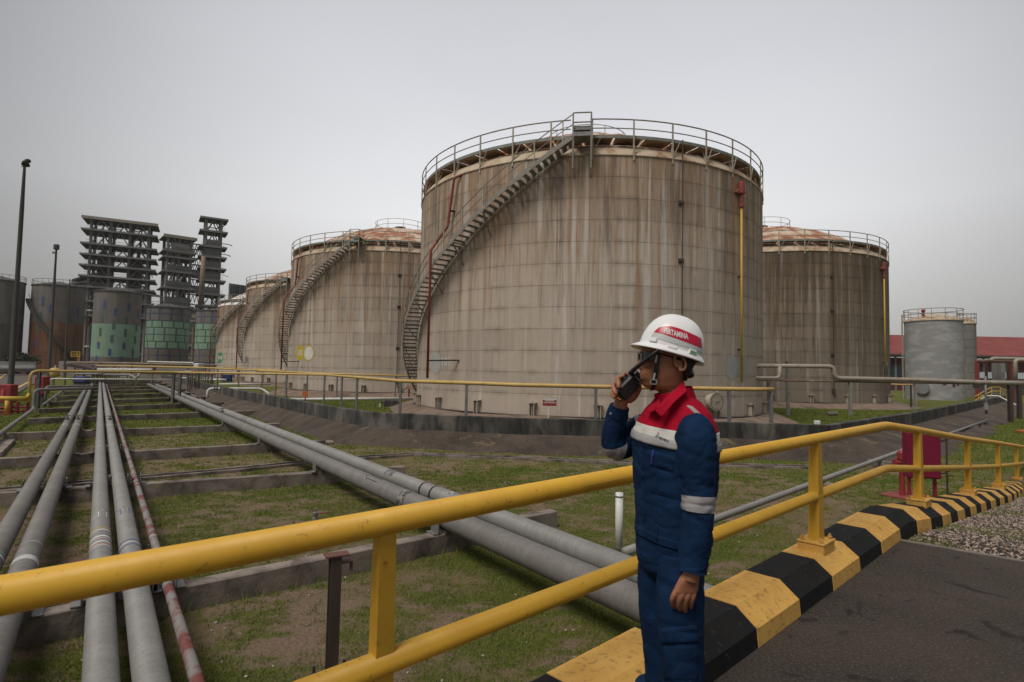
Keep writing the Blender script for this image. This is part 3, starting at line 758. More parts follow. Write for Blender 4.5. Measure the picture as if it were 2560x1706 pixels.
# sign fixed at the foot of the largest tank
sg = thing('warning_sign', pol(TR + .5, R_(263), TB) + Vector((4.7, 37.4, 0)), 'small red and white warning sign on a post at the foot of the largest tank', 'sign')
a = R_(255.2); pc = Vector((4.7, 37.4, 0)) + pol(TR + .6, a, 0)
pc = ay(1374, 1006, 26.2)
mb = MB(); mb.box(pc, (.62, .03, .33)); mb.build('sign_panel', M['red'], sg)
mb = MB(); mb.box(pc + Vector((0, -.018, .135)), (.62, .006, .055)); mb.build('sign_header', M['white'], sg)
vs, fs = text_verts('DILARANG', .085, .004); MB().add([pc + Vector((v.x, -.019, v.y + .07)) for v in vs], fs).build('lettering', M['white'], sg)
vs, fs = text_verts('ZONA TERLARANG', .062, .003); MB().add([pc + Vector((v.x, -.019, v.y - .02)) for v in vs], fs).build('lettering', M['white'], sg)
mb = MB(); mb.bar(pc + Vector((-.05, .03, .16)), Vector((pc.x - .05, pc.y + .03, TB)), .06, .04); mb.build('post', M['white'], sg)

# earth pads under the tanks
M['pad'] = mat('bare_tank_pad', (0.21, 0.15, 0.115), (0.15, 0.105, 0.08), .7, 1, dirt=(0.09, 0.075, 0.05), dirt_scale=.9, dlo=.5, dhi=.65, bump=.6, bdist=.05)
for tk in (T1, T2, T3, T4, T5):
    x, y = tk.location.x, tk.location.y
    rows = []
    P = []; n = 72; prof = [(TR - .5, TB), (TR + .3, TB), (TR + .9, TB - .05), (TR + 2.0, TB - .42), (TR + 2.6, G - .05)]
    for r_, z in prof:
        for k in range(n):
            a = 2 * math.pi * k / n; w = 1 + (r_ - TR) * .015 * math.sin(a * 5) * (r_ > TR + .5)
            P.append((x + r_ * w * math.cos(a), y + r_ * w * math.sin(a), z + .03 * math.sin(a * 9)))
    Fc = [(i * n + k, i * n + (k + 1) % n, (i + 1) * n + (k + 1) % n, (i + 1) * n + k) for i in range(len(prof) - 1) for k in range(n)]
    o = MB().add(P, Fc).build('tank_pad_ground', M['pad'], smooth=True, fix=True); tag(o, kind='structure')
# ---------------------------------------------------------------- guard rail
gr = thing('guard_rail', rail_at(0) - Vector((0, 0, KDROP)), 'yellow tubular guard rail with flat posts bolted on the striped kerb', 'guard rail')
RT = .043
top = [ext - (RC - ext).normalized() * 0, RC] + desc + [last]
LOW = .46
def smooth_bend(pts): return bend(pts, .12, 4)
MB().tube(smooth_bend(top), RT, 20).build('top_rail', M['yellow'], gr, smooth=True)
MB().tube(smooth_bend([p - Vector((0, 0, LOW)) for p in top]), RT * .95, 20).build('lower_rail', M['yellow'], gr, smooth=True)
# posts: u positions
def u_of(px):       # distance along the rail where it crosses picture column px
    best = None
    for k in range(-700, 1800):
        uu = k / 100.; p = rail_at(uu); d = CR.transposed() @ (p - CO)
        if d.z > -.2: continue
        x = W / 2 - d.x / d.z * F * 1
        e = abs(x - px)
        if best is None or e < best[0]: best = (e, uu)
    return best[1]
PU = [u_of(px) for px in (964, 2038, 2294, 2418, 2494, 2541)]
PU += [PU[-1] + 3.2]
print('post u', PU)
for k, uu in enumerate(PU):
    p = rail_at(uu); base = Vector((p.x, p.y, p.z - KDROP)); d = rail_dir(uu); d.z = 0; d.normalize(); sd_ = Vector((d.y, -d.x, 0))
    tang = rail_dir(uu)
    rot = Matrix((d, sd_, Vector((0, 0, 1)))).transposed()
    mb = MB()
    # slightly tapering hollow post of two welded angles
    w0, w1 = (.036, .031) if k == 0 else (.060, .048)
    P = []
    for z, w in ((.08, w0), (KDROP - RT * .6, w1)):
        for i, j in ((-1, -1), (1, -1), (1, 1), (-1, 1)): P.append(base + rot @ Vector((i * w, j * w * .72, z)))
    mb.add(P, [(3, 2, 1, 0), (4, 5, 6, 7), (0, 1, 5, 4), (1, 2, 6, 5), (2, 3, 7, 6), (3, 0, 4, 7)])
    po = mb.build('post', M['yellow'], gr, fix=True)
    mb = MB(); mb.box(base + Vector((0, 0, .074)), (.27, .21, .016), rot, .004); mb.box(base + Vector((0, 0, .026)), (.26, .20, .08), rot, .008); mb.build('base_plate', M['yellow_paint_kerb'], po)
    for i, j in ((-1, -1), (1, -1), (1, 1), (-1, 1)):
        c_ = base + rot @ Vector((i * .105, j * .07, 0))
        mb = MB(); mb.lathe([(.02, .083), (.02, .10), (.001, .101)], 6, c_); mb.lathe([(.011, .09), (.011, .118), (.001, .12)], 6, c_); mb.build('bolt', M['yellow_paint_kerb'], po)

# ---------------------------------------------------------------- sleepers and the pipe row
VPX, VPY = 250.0, 906.0
dP = ray(VPX, VPY); dP.z = 0; dP.normalize()               # direction in which the pipes run
dS = Vector((dP.y, -dP.x, 0))
SZ = -.64                                                    # top of sleepers
SL = [(-60, 1562, 1383, 1275, 0), (-260, 1247, 1010, 1165, 0), (-200, 1157, 812, 1100, 0), (10, 1083, 700, 1058, 0), (70, 1046, 640, 1026, 1),
      (95, 1022, 590, 1004, 1), (120, 1004, 545, 991, 1), (140, 990, 520, 981, 1), (158, 978.5, 500, 972, 1), (172, 969.5, 480, 965, 1), (185, 962, 460, 958.5, 1), (196, 956, 440, 953.5, 1), (205, 951, 425, 949.5, 1), (214, 947, 412, 945.5, 1)]
SLN = ['nearest', 'second nearest', 'third nearest', 'fourth nearest', 'fifth nearest', 'sixth nearest', 'seventh nearest', 'eighth nearest', 'ninth nearest', 'tenth nearest', 'eleventh nearest', 'twelfth nearest', 'second farthest', 'farthest']
M['sleeper'] = mat('stained_concrete_sleeper', (0.24, 0.20, 0.17), (0.15, 0.125, 0.105), 2.2, .95, dirt=(0.055, 0.045, 0.038), dirt_scale=2.2, dlo=.46, dhi=.68, bump=.6, bdist=.02)
sl_lines = []
for k, (x0, y0, x1, y1, far) in enumerate(SL):
    a_ = az(x0, y0, SZ); b_ = az(x1, y1, SZ)
    if far: a_ = az(x0, y0, SZ)
    sl_lines.append((a_, b_))
    d = (b_ - a_); ln = d.length; d.normalize(); nn = Vector((-d.y, d.x, 0))
    mb = MB(); n = max(6, int(ln / .5)); P = []
    for i in range(n + 1):
        c_ = a_ + d * ln * i / n
        for s_, z in ((-.10, -1.1), (-.095, SZ - .015), (-.08, SZ), (.08, SZ), (.095, SZ - .015), (.10, -1.1)):
            j = (rnd.random() - .5) * .012; P.append(Vector((c_.x, c_.y, z if z < -1 else z + j * .5)) + nn * (s_ + j))
    Fc = [(i * 6 + q_, i * 6 + q_ + 1, i * 6 + 7 + q_, i * 6 + 6 + q_) for i in range(n) for q_ in range(5)] + [(0, 1, 2, 3, 4, 5), tuple(n * 6 + q_ for q_ in (5, 4, 3, 2, 1, 0))]
    o = mb.add(P, Fc).build('concrete_sleeper', M['sleeper'], loc=a_.lerp(b_, .5) , fix=True)
    tag(o, 'low concrete sleeper beam under the pipes, ' + SLN[k] + ' to the camera', 'sleeper', 'concrete sleeper beams under the pipes')
# broken pieces lying by the ends
def isect(a, d, l):      # crossing of the pipe line a+t*d with sleeper line l, in plan
    p, q_ = l; e = q_ - p; den = d.x * e.y - d.y * e.x
    t_ = ((p.x - a.x) * e.y - (p.y - a.y) * e.x) / den; return a + d * t_, t_
def pipe_line(px, py, z, t0, t1): a = az(px, py, z); return a + dP * t0, a + dP * t1, a
BAND = {}
def bandmat(n, c): 
    if n not in M: M[n] = mat(n, c, tuple(x * .85 for x in c), 8, .5, bump=0, dirt=tuple(x * .5 + .08 for x in c), dirt_scale=8, dlo=.6, dhi=.75)
    return M[n]
def ring(a, t, w, r, m, parent, name='colour_band'):
    return MB().tube([a + dP * (t - w / 2), a + dP * (t + w / 2)], r + .0025, 20, cap=False).build(name, m, parent, smooth=True)
row = []
def row_pipe(name, px, py, z, r, far, m, label, group='pipes running side by side to the far tanks', near=-9, end=None):
    a = az(px, py, z); e = a + dP * far
    pts = [a + dP * near, e] + ([] if end is None else [e + Vector(p) for p in end])
    root = thing(name, a, label, 'pipe', group)
    MB().tube(bend(pts, .5, 4) if end else pts, r, 20).build('pipe_body', m, root, smooth=True)
    # welded joints
    t = -6.0 + (px % 7) * .4
    while t < far:
        MB().tube([a + dP * (t - .012), a + dP * (t + .012)], r + .004, 16).build('weld_seam', m, root, smooth=True); t += 5.9
    for ll in sl_lines:
        p, t_ = isect(a, dP, ll)
        if t_ < near or t_ > far - .5: continue
        c_ = Vector((p.x, p.y, 0)); rot = Matrix((dS, dP, Vector((0, 0, 1)))).transposed()
        zc = (SZ + (z - r)) / 2; hgt = max(.012, (z - r) - SZ)
        mb = MB(); mb.box(c_ + Vector((0, 0, SZ + hgt / 2)), (r * 1.1, .22, hgt + .02), rot)
        for s_ in (-1, 1): mb.box(c_ + dS * s_ * (r + .035) + Vector((0, 0, SZ + .085)), (.012, .22, .17), rot); mb.box(c_ + dS * s_ * (r + .07) + Vector((0, 0, SZ + .008)), (.09, .22, .012), rot)
        mb.build('saddle', M['steel'], root)
    row.append((a, r, root)); return a, root
PZ = -.535
a1, r1 = row_pipe('pipeline', 62, 1250, PZ + .01, .115, 58, M['grey_pipe'], 'leftmost large grey pipe of the parallel row on the left')
a2, r2 = row_pipe('pipeline', 123, 1250, PZ + .01, .115, 60, M['grey_pipe'], 'second large grey pipe from the left with a hand wheel and a pale band')
a3, r3 = row_pipe('pipeline', 251, 1250, PZ, .108, 66, M['light_pipe'], 'grey pipe with white arrow and yellow, pink and white bands')
a4, r4 = row_pipe('pipeline', 305, 1250, PZ, .108, 64, M['light_pipe'], 'grey pipe with a blue outlined arrow and two blue bands')
a5, r5 = row_pipe('pipeline', 354, 1250, SZ + .055, .045, 62, M['red_grey_pipe'], 'thin pipe with peeling red paint, beside the blue banded pipe')
def t_of(a, py, z=PZ):     # distance along dP where the pipe crosses picture row py
    lo, hi = -12., 200.
    for _ in range(50):
        mid = (lo + hi) / 2; d = CR.transposed() @ (a + dP * mid - CO)
        y = H / 2 - (d.y / -d.z) * F if d.z < -.05 else 9e9
        if y > py: lo = mid
        else: hi = mid
    return mid
bw = bandmat('band_white', (0.55, 0.54, 0.53)); bp = bandmat('band_pink', (0.42, 0.30, 0.29)); by = bandmat('band_yellow', (0.48, 0.33, 0.06)); bb = bandmat('band_blue', (0.04, 0.09, 0.26)); bgrn = bandmat('band_green', (0.10, 0.25, 0.17)); bk = bandmat('band_black', (0.02, 0.02, 0.02))
for py, wd, m_ in ((1349, .035, by), (1354, .05, bw), (1363, .03, bandmat('band_grey_blue', (0.2, 0.22, 0.26))), (1371, .06, bw), (1377, .04, bp), (1385, .05, bw), (1391, .03, bandmat('band_orange', (0.42, 0.18, 0.08))), (1394, .035, bw), (1402, .03, bandmat('band_grey_blue', (0.2, 0.22, 0.26)))):
    ring(a3, t_of(a3, py - 8), wd, .108, m_, r3)
for py, wd in ((1372, .03), (1384, .03)): ring(a4, t_of(a4, py), wd, .108, bb, r4)
ring(a4, t_of(a4, 1378), .03, .108, bw, r4)
ring(a2, t_of(a2, 1420), .16, .115, bandmat('band_pale', (0.42, 0.43, 0.42)), r2); ring(a2, t_of(a2, 1378), .02, .115, bandmat('band_pale', (0.42, 0.43, 0.42)), r2)
ring(a1, t_of(a1, 1405), .05, .115, bgrn, r1); ring(a1, t_of(a1, 1412), .05, .115, bw, r1)
ring(a5, t_of(a5, 1347), .04, .045, bandmat('band_pale', (0.42, 0.43, 0.42)), r5); ring(a5, t_of(a5, 1384), .09, .045, bw, r5)
for a_, r_, rt in ((a1, .115, r1), (a2, .115, r2), (a4, .108, r4)):
    ring(a_, t_of(a_, 1069), .12, r_, bw, rt)
ring(a3, t_of(a3, 1069), .1, .108, by, r3); ring(a3, t_of(a3, 1003), .1, .108, by, r3)
def arrow_on(a, t, r, m, parent, size=.30, side=0.0, m_fill=None):
    # outlined arrow wrapped on the top of the pipe, pointing along dP
    w = .045; hw = .085; L0 = size; hL = .12
    outl = [(-w, 0), (-w, L0), (-hw, L0), (0, L0 + hL), (hw, L0), (w, L0), (w, 0)]
    def pt(u, v, k=0): th = (u + side) / r; rr_ = r + .004 + k; return a + dP * (t + v) + dS * (rr_ * math.sin(th)) + Vector((0, 0, rr_ * math.cos(th)))
    mb = MB(); s_ = .012
    for i in range(len(outl)):
        p = outl[i]; q_ = outl[(i + 1) % len(outl)]; dx = Vector((q_[0] - p[0], q_[1] - p[1])); ln = dx.length; dx.normalize(); nx = Vector((-dx.y, dx.x)) * s_ / 2
        mb.add([pt(p[0] + nx.x, p[1] + nx.y), pt(p[0] - nx.x, p[1] - nx.y), pt(q_[0] - nx.x, q_[1] - nx.y), pt(q_[0] + nx.x, q_[1] + nx.y)], [(0, 1, 2, 3)])
    o = mb.build('flow_arrow', m, parent)
    if m_fill:
        MB().add([pt(-w, 0, -.002), pt(w, 0, -.002), pt(w, L0, -.002), pt(-w, L0, -.002), pt(-hw, L0, -.002), pt(hw, L0, -.002), pt(0, L0 + hL, -.002)], [(0, 1, 2, 3), (4, 5, 6)]).build('arrow_fill', m_fill, o)
arrow_on(a3, t_of(a3, 1312), .108, bw, r3, side=.02)
arrow_on(a4, t_of(a4, 1302), .108, bb, r4, side=-.01, m_fill=bw)
def hand_valve(c, parent, s=1.0):
    mb = MB(); mb.tube([c, c + Vector((0, 0, .13 * s))], .022 * s, 8); mb.box(c + Vector((0, 0, .04 * s)), (.09 * s, .09 * s, .06 * s)); v = mb.build('valve_body', M['steel'], parent)
    mb = MB(); n = 14; cc = c + Vector((0, 0, .14 * s)); mb.tube([cc + Vector((math.cos(q) * .09 * s, math.sin(q) * .09 * s, 0)) for q in np.linspace(0, 2 * math.pi, n + 1)[:-1]], .011 * s, 5, closed=True)
    for q in range(4): mb.tube([cc, cc + Vector((math.cos(q * 1.57) * .09 * s, math.sin(q * 1.57) * .09 * s, 0))], .008 * s, 4)
    mb.build('hand_wheel', M['dark_steel'], v)
for a_, r_, rt in ((a1, .115, r1), (a2, .115, r2), (a4, .108, r4)):
    p = a_ + dP * t_of(a_, 1058); hand_valve(p + Vector((0, 0, r_)), rt)

# the two big pipes crossing diagonally
LZ = -.46
b1, q1 = row_pipe('pipeline', 1046, 1263, LZ, .152, 60, M['grey_pipe'], 'thick grey pipe crossing the grass diagonally with a black arrow, nearer of the two', 'two thick diagonal pipes', near=-8.5)
b2, q2 = row_pipe('pipeline', 1106, 1242, LZ + .0, .135, 58, M['light_pipe'], 'thick silver pipe with two black bands, farther of the diagonal two', 'two thick diagonal pipes', near=-9.5)
ring(b2, t_of(b2, 1226, LZ), .055, .135, bk, q2); ring(b2, t_of(b2, 1236, LZ), .055, .135, bk, q2)
ring(b2, t_of(b2, 1053, LZ), .07, .135, bk, q2); ring(b2, t_of(b2, 1050, LZ), .07, .135, bk, q2)
ring(b1, t_of(b1, 1252, LZ), .22, .152, mat('dark_patched_joint', (0.22, 0.21, 0.20), (0.04, 0.037, 0.035), 14, .7, lo=.45, hi=.55), q1, 'patched_joint')
def box_arrow(a, t, r, m, parent, ang=-.35):
    def pt(u, v): th = ang + u / r; return a + dP * (t + v) + dS * ((r + .004) * math.sin(th)) + Vector((0, 0, (r + .004) * math.cos(th)))
    mb = MB(); s_ = .012
    outl = [(-.05, 0), (-.05, .42), (-.075, .42), (0, .56), (.075, .42), (.05, .42), (.05, 0)]
    for i in range(len(outl)):
        p = outl[i]; q_ = outl[(i + 1) % len(outl)]; dx = Vector((q_[0] - p[0], q_[1] - p[1])); dx.normalize(); nx = Vector((-dx.y, dx.x)) * s_ / 2
        mb.add([pt(p[0] + nx.x, p[1] + nx.y), pt(p[0] - nx.x, p[1] - nx.y), pt(q_[0] - nx.x, q_[1] - nx.y), pt(q_[0] + nx.x, q_[1] + nx.y)], [(0, 1, 2, 3)])
    mb.build('flow_arrow', m, parent)
box_arrow(b1, t_of(b1, 1222, LZ), .152, bk, q1)
def dark_patch(a, t, r, w, ln, ang, m, parent):
    P = []; 
    for i in range(7):
        th = ang + (i / 6 - .5) * w / r
        for v in (0, ln): P.append(a + dP * (t + v) + dS * ((r + .003) * math.sin(th)) + Vector((0, 0, (r + .003) * math.cos(th))))
    MB().add(P, [(i * 2, i * 2 + 1, i * 2 + 3, i * 2 + 2) for i in range(6)]).build('painted_patch', m, parent)
dark_patch(b2, t_of(b2, 1198, LZ), .135, .16, .35, -.5, mat('faded_dark_patch', (0.10, 0.10, 0.10), (0.26, 0.26, 0.26), 12, .6, lo=.5, hi=.6), q2)
dark_patch(b2, t_of(b2, 1196, LZ) - .55, .135, .05, .5, .35, bk, q2)
dark_patch(b2, t_of(b2, 1256, LZ), .135, .16, .22, -.1, mat('faded_letter_patch', (0.30, 0.30, 0.30), (0.06, 0.06, 0.06), 22, .6, lo=.5, hi=.58), q2)
for py, rt, a_, r_ in ((1053, q1, b1, .152),):
    p = a_ + dP * (t_of(a_, 1041, LZ)); hand_valve(p + Vector((0, 0, r_)) + dS * .1, rt, 1.1)

# pipes along the left bed edge
def poly_pipe(name, pts, r, m, label, cat='pipe', group=None, bendr=.15, n=12):
    o = MB().tube(bend(pts, bendr, 4), r, n).build(name, m, loc=pts[0], smooth=True)
    return tag(o, label, cat, group)
base = az(84, 1023, -.6)
pu = ay(85, 975, base.y)
far_l = az(-60, 1130, -.62)
poly_pipe('pipe', [far_l, base, Vector((base.x, base.y, pu.z)), ay(232, 971, base.y + 2.2)], .075, M['grey_pipe'], 'grey pipe coming in at the left edge, rising and turning right over the pipe row', bendr=.22)
p_ = az(109, 1012, -.6); poly_pipe('pipe', [p_, az(158, 976, -.6)], .075, M['grey_pipe'], 'short grey pipe on the ground behind the left risers')
bx = az(112, 1018, G); pq = ay(112, 967, bx.y)
poly_pipe('pipe', [Vector((bx.x, bx.y, G)), Vector((bx.x, bx.y, pq.z)), ay(228, 966, bx.y + 2.6)], .07, M['grey_pipe'], 'second grey riser at left with its run just behind the first', bendr=.2)
w0 = az(123, 985, G); wz = ay(134, 947.5, w0.y)
poly_pipe('pipe', [Vector((w0.x, w0.y, G + .1)), Vector((w0.x, w0.y, wz.z)), ay(440, 950, w0.y * 1.07)], .065, M['white_pipe'], 'white pipe on short legs crossing above the pipe row', bendr=.25)
for px, pt_, pb in ((196, 950, 972), (340, 952, 973)):
    c_ = az(px, pb, G); t_ = ay(px, pt_, c_.y)
    o = MB().tube([Vector((c_.x, c_.y, G)), Vector((c_.x, c_.y, t_.z - .05))], .05, 8).build('pipe_stand', M['steel'], loc=c_); tag(o, 'short grey stand under the white crossing pipe, ' + ('left one' if px < 300 else 'right one'), 'support')
# white inverted U beyond the post
c_ = az(518, 1002, G); t_ = ay(524, 972, c_.y)
o = poly_pipe('pipe', [Vector((c_.x, c_.y, G)), Vector((c_.x, c_.y, t_.z)), ay(654, 972, c_.y * 1.04), ay(671, 984, c_.y * 1.04 - .1), ay(673, 990, c_.y * 1.04 - .1)], .085, M['white_pipe'], 'white bent pipe with blue and yellow bands entering over the bund wall', bendr=.3)
for i, m_ in enumerate((bb, by, bb)):
    a_ = ay(534 + i * 3.4, 972, c_.y * (1 + .04 * (10 + i * 3.4) / 130)); b_ = ay(537.4 + i * 3.4, 972, c_.y * (1 + .04 * (13.4 + i * 3.4) / 130))
    mb = MB().tube([a_, b_], .089, 14).build('colour_band', m_, o)
c_ = az(425, 958, G); t_ = ay(430, 946, c_.y)
poly_pipe('pipe', [Vector((c_.x, c_.y, G)), Vector((c_.x, c_.y, t_.z)), ay(491, 945, c_.y), ay(501, 952, c_.y)], .08, M['white_pipe'], 'small white bent pipe farther back beside the support post', bendr=.3)
poly_pipe('pipe', [az(466, 980, -.75), az(512, 1004, -.78)], .05, M['red_grey_pipe'], 'short worn red pipe lying beside the thick pipes')

# stub valve in the grass
c_ = az(785, 1378, G); st_ = thing('stub_valve', c_, 'rusty stub pipe with a ball valve and brown lever standing in the grass', 'valve')
d_ = c_.y; t_ = ay(787, 1272, d_); hh = t_.z - G
MB().tube([c_, c_ + Vector((0, 0, hh * .55))], .018, 8).build('stub_pipe', M['dark_steel'], st_)
mb = MB(); mb.lathe([(.01, hh * .5), (.032, hh * .5), (.034, hh * .58), (.024, hh * .6), (.03, hh * .63), (.045, hh * .7), (.045, hh * .76), (.03, hh * .82), (.036, hh * .84), (.034, hh * .91), (.015, hh * .93), (.016, hh), (.001, hh)], 8, c_); mb.build('valve_body', M['steel'], st_, smooth='auto')
mb = MB(); mb.bar(c_ + Vector((.0, 0, hh * .82)), c_ + Vector((.07, 0, hh * .90)), .02, .012); mb.bar(c_ + Vector((.07, 0, hh * .89)), c_ + Vector((.17, .02, hh * .91)), .03, .02); mb.build('lever', mat('rusty_lever', (0.2, 0.08, 0.05), (0.14, 0.06, 0.04), 20, .8), st_)

# rusty I-beam stand near the rail
c_ = az(828, 1700, G); hs = thing('steel_stand', c_, 'rusty I-beam stand with a top plate, just behind the yellow rail', 'stand')
t_ = ay(826, 1388, c_.y); hh = t_.z - G
rot = Matrix.Rotation(R_(28), 3, 'Z')
mb = MB(); mb.box(c_ + Vector((0, 0, hh / 2)), (.012, .085, hh), rot)
for s_ in (-1, 1): mb.box(c_ + rot @ Vector((0, s_ * .046, 0)) + Vector((0, 0, hh / 2)), (.085, .010, hh), rot)
mb.build('beam', mat('rusty_ibeam', (0.075, 0.06, 0.052), (0.05, 0.035, 0.028), 5, .65, stretch=(1, 1, .25), dirt=(0.13, 0.06, 0.03), dirt_scale=3, dlo=.56, dhi=.7, metal=.2), hs)
mb = MB(); mb.box(c_ + Vector((.01, 0, hh + .006)), (.19, .12, .012), rot); mb.box(c_ + rot @ Vector((.085, 0, 0)) + Vector((0, 0, hh - .06)), (.10, .07, .012), rot); mb.box(c_ + rot @ Vector((.13, 0, 0)) + Vector((0, 0, hh - .1)), (.012, .07, .08), rot); mb.build('top_plate', mat('brown_plate', (0.14, 0.05, 0.035), (0.1, 0.05, 0.04), 20, .7), hs)
mb = MB(); mb.box(c_ + Vector((0, 0, .012)), (.3, .26, .025), rot); mb.build('foot_plate', M['dark_steel'], hs)
for i, j in ((-1, -1), (1, -1), (1, 1), (-1, 1)): MB().tube([c_ + rot @ Vector((i * .12, j * .1, 0)), c_ + rot @ Vector((i * .12, j * .1, .09))], .013, 6).build('anchor_bolt', M['dark_steel'], hs)

# drain channel across the grass
dr = thing('drain_channel', az(700, 1170, G), 'narrow concrete drain channel crossing the grass in front of the berm', 'drain')
dpx = [(-150, 1247), (0, 1229), (320, 1200), (600, 1175), (820, 1152), (1034, 1137), (1299, 1147), (1620, 1160), (1900, 1167), (2040, 1170)]
dp = [az(x, y, G + .05) for x, y in dpx]
for nm, off in (('kerb_lip', 0), ('kerb_lip', .34)):
    o_ = offs(dp, -off); mb = MB()
    for a_, b_ in zip(o_[:-1], o_[1:]): mb.bar(Vector((a_.x, a_.y, G + .0)), Vector((b_.x, b_.y, G + .0)), .09, .14)
    mb.build(nm, M['sleeper'], dr)
mb = MB(); o_ = offs(dp, -.17)
for a_, b_ in zip(o_[:-1], o_[1:]): mb.bar(Vector((a_.x, a_.y, G + .03)), Vector((b_.x, b_.y, G + .03)), .22, .02)
mb.build('channel_bed', M['dark_steel'], dr)

# ---------------------------------------------------------------- elevated yellow fire main
yl = [(76, 1020, 30), (77, 927.5, 30)]
A_ = ay(77, 928, 30.3); A_ = Vector((A_.x, A_.y, 1.13))
pp = [Vector((A_.x, A_.y, -1.0)), A_]
for px, y, d in ((445, 931.5, 36.6), (808, 937, 36.5), (1002, 953, 21.9), (1170, 958, 20.1), (1299, 963, 19.4), (1490, 967, 19.4), (1860, 973.5, 19.4), (1934, 974, 19.6)):
    p = ay(px, y, d); pp.append(p)
ym = thing('yellow_pipeline', pp[1], 'long elevated pale yellow pipe on steel posts running in front of all the tanks', 'pipeline')
MB().tube(bend(pp, .35, 4), .068, 12).build('pipe_body', M['yellow_pipe'], ym, smooth=True)
def hpost(c, zt, parent=None, w=.12, m=None, name='post'):
    mb = MB(); c = Vector(c); h = zt - c.z
    mb.box(c + Vector((0, 0, h / 2)), (.014, w, h))
    for s_ in (-1, 1): mb.box(c + Vector((0, s_ * w / 2, h / 2)), (w, .014, h))
    mb.box(c + Vector((0, 0, h + .01)), (w * 1.9, w * 1.3, .02)); mb.box(c + Vector((0, 0, .01)), (w * 1.8, w * 1.8, .03))
    return mb.build(name, m or M['steel'], parent)
def yline_at(px):
    best = None
    for i in range(1, len(pp) - 1):
        for k in range(60):
            p = pp[i].lerp(pp[i + 1], k / 60.); d = CR.transposed() @ (p - CO); x = W / 2 - d.x / d.z * F
            if best is None or abs(x - px) < best[0]: best = (abs(x - px), p)
    return best[1]
for px in (97, 437, 451, 718, 811, 855, 893, 1000, 1168, 1490, 1826, 1928):
    p = yline_at(px); hpost((p.x, p.y, G - .1), p.z - .08, ym, .14 if px in (97, 437, 451) else .09)
# branches: yellow connection behind, from the second tank
def run_pipe(name, pts, r, m, label, posts=(), cat='pipeline', pm=None, base=G, w=.09, pname='post'):
    root = thing(name, pts[0], label, cat)
    MB().tube(bend(pts, .3, 3), r, 10).build('pipe_body', m, root, smooth=True)
    for t_ in posts:
        i = int(t_); p = pts[i].lerp(pts[i + 1], t_ - i); hpost((p.x, p.y, base), p.z - r, root, w, pm or M['steel'], pname)
    return root
run_pipe('yellow_pipeline', [ay(645, 927.5, 47), ay(800, 934, 46), ay(1024, 940.5, 44)], .07, M['yellow_pipe'], 'yellow pipe behind the main one, ending at the staircase of the largest tank', (.3, .8, 1.2, 1.85))
run_pipe('yellow_pipeline', [ay(185, 914, 70), ay(300, 915, 66), ay(515, 920, 60), ay(620, 925.5, 56), ay(714, 927, 52)], .08, M['yellow_pipe'], 'yellow pipe on posts near the feet of the third and fourth tanks', (.1, .6, 1.1, 1.4, 1.8, 2.3, 2.8, 3.4))
run_pipe('yellow_pipeline', [ay(560, 919, 84), ay(690, 925, 70)], .07, M['yellow_pipe'], 'short yellow pipe at the foot of the third tank', (.3, .8))
# grey pipes inside the bund, low
run_pipe('pipeline', [az(715, 999, -.5), az(900, 998, -.5), az(1040, 996.5, -.5)], .10, M['white_pipe'], 'low pale pipe inside the bund in front of the second tank', ())
run_pipe('pipeline', [az(548, 961, -.5), az(676, 961, -.5)], .10, M['white_pipe'], 'low pale pipe inside the bund in front of the third tank', (), )
run_pipe('pipeline', [ay(502, 950, 62), ay(565, 950, 62)], .12, M['white_pipe'], 'low pale pipe at the foot of the fourth tank', (.5,))

# right side: raised grey pipeline in front of the dark tank
d0 = 31
P5 = [ay(1870, 914.5, d0), ay(2084, 916.5, d0), ay(2087, 946, d0), ay(2280, 950, d0 + .4), ay(2464, 956.5, d0 + 1), ay(2600, 960, d0 + 2)]
rp = run_pipe('pipeline', P5, .12, M['tan_pipe'], 'raised tan pipe with a step down, on posts in front of the darkest tank', (), w=.14)
MB().tube([ay(1870, 950, d0 + .2), ay(2100, 954, d0 + .2), ay(2464, 960, d0 + 1.2), ay(2600, 963, d0 + 2)], .055, 8).build('lower_pipe', M['brown_pipe'], rp)
MB().tube(bend([ay(1870, 945, d0 - .2), ay(1948, 945.5, d0 - .2), ay(1950, 916, d0 - .1)], .2), .09, 8).build('side_branch', M['tan_pipe'], rp, smooth=True)
for px, yt, yb in ((1970, 905, 1038), (2126, 955, 1039), (2289, 958, 1025), (1923, 955, 1040)):
    c_ = az(px, yb, G); t_ = ay(px, yt, c_.y); hpost((c_.x, c_.y, G), t_.z, rp, .16, M['grey_steel'])
c_ = az(2278, 1022, G); t_ = ay(2278, 964, c_.y); o = hpost((c_.x, c_.y, G), t_.z, None, .1, M['dark_steel'], 'steel_stand'); 
tag(o, 'thin dark stand holding the short yellow branch right of the darkest tank', 'stand')
tag(MB().tube([ay(2228, 961, c_.y), ay(2282, 963, c_.y)], .06, 8).build('pipe', M['yellow_pipe'], smooth=True), 'short yellow branch pipe right of the darkest tank', 'pipe')
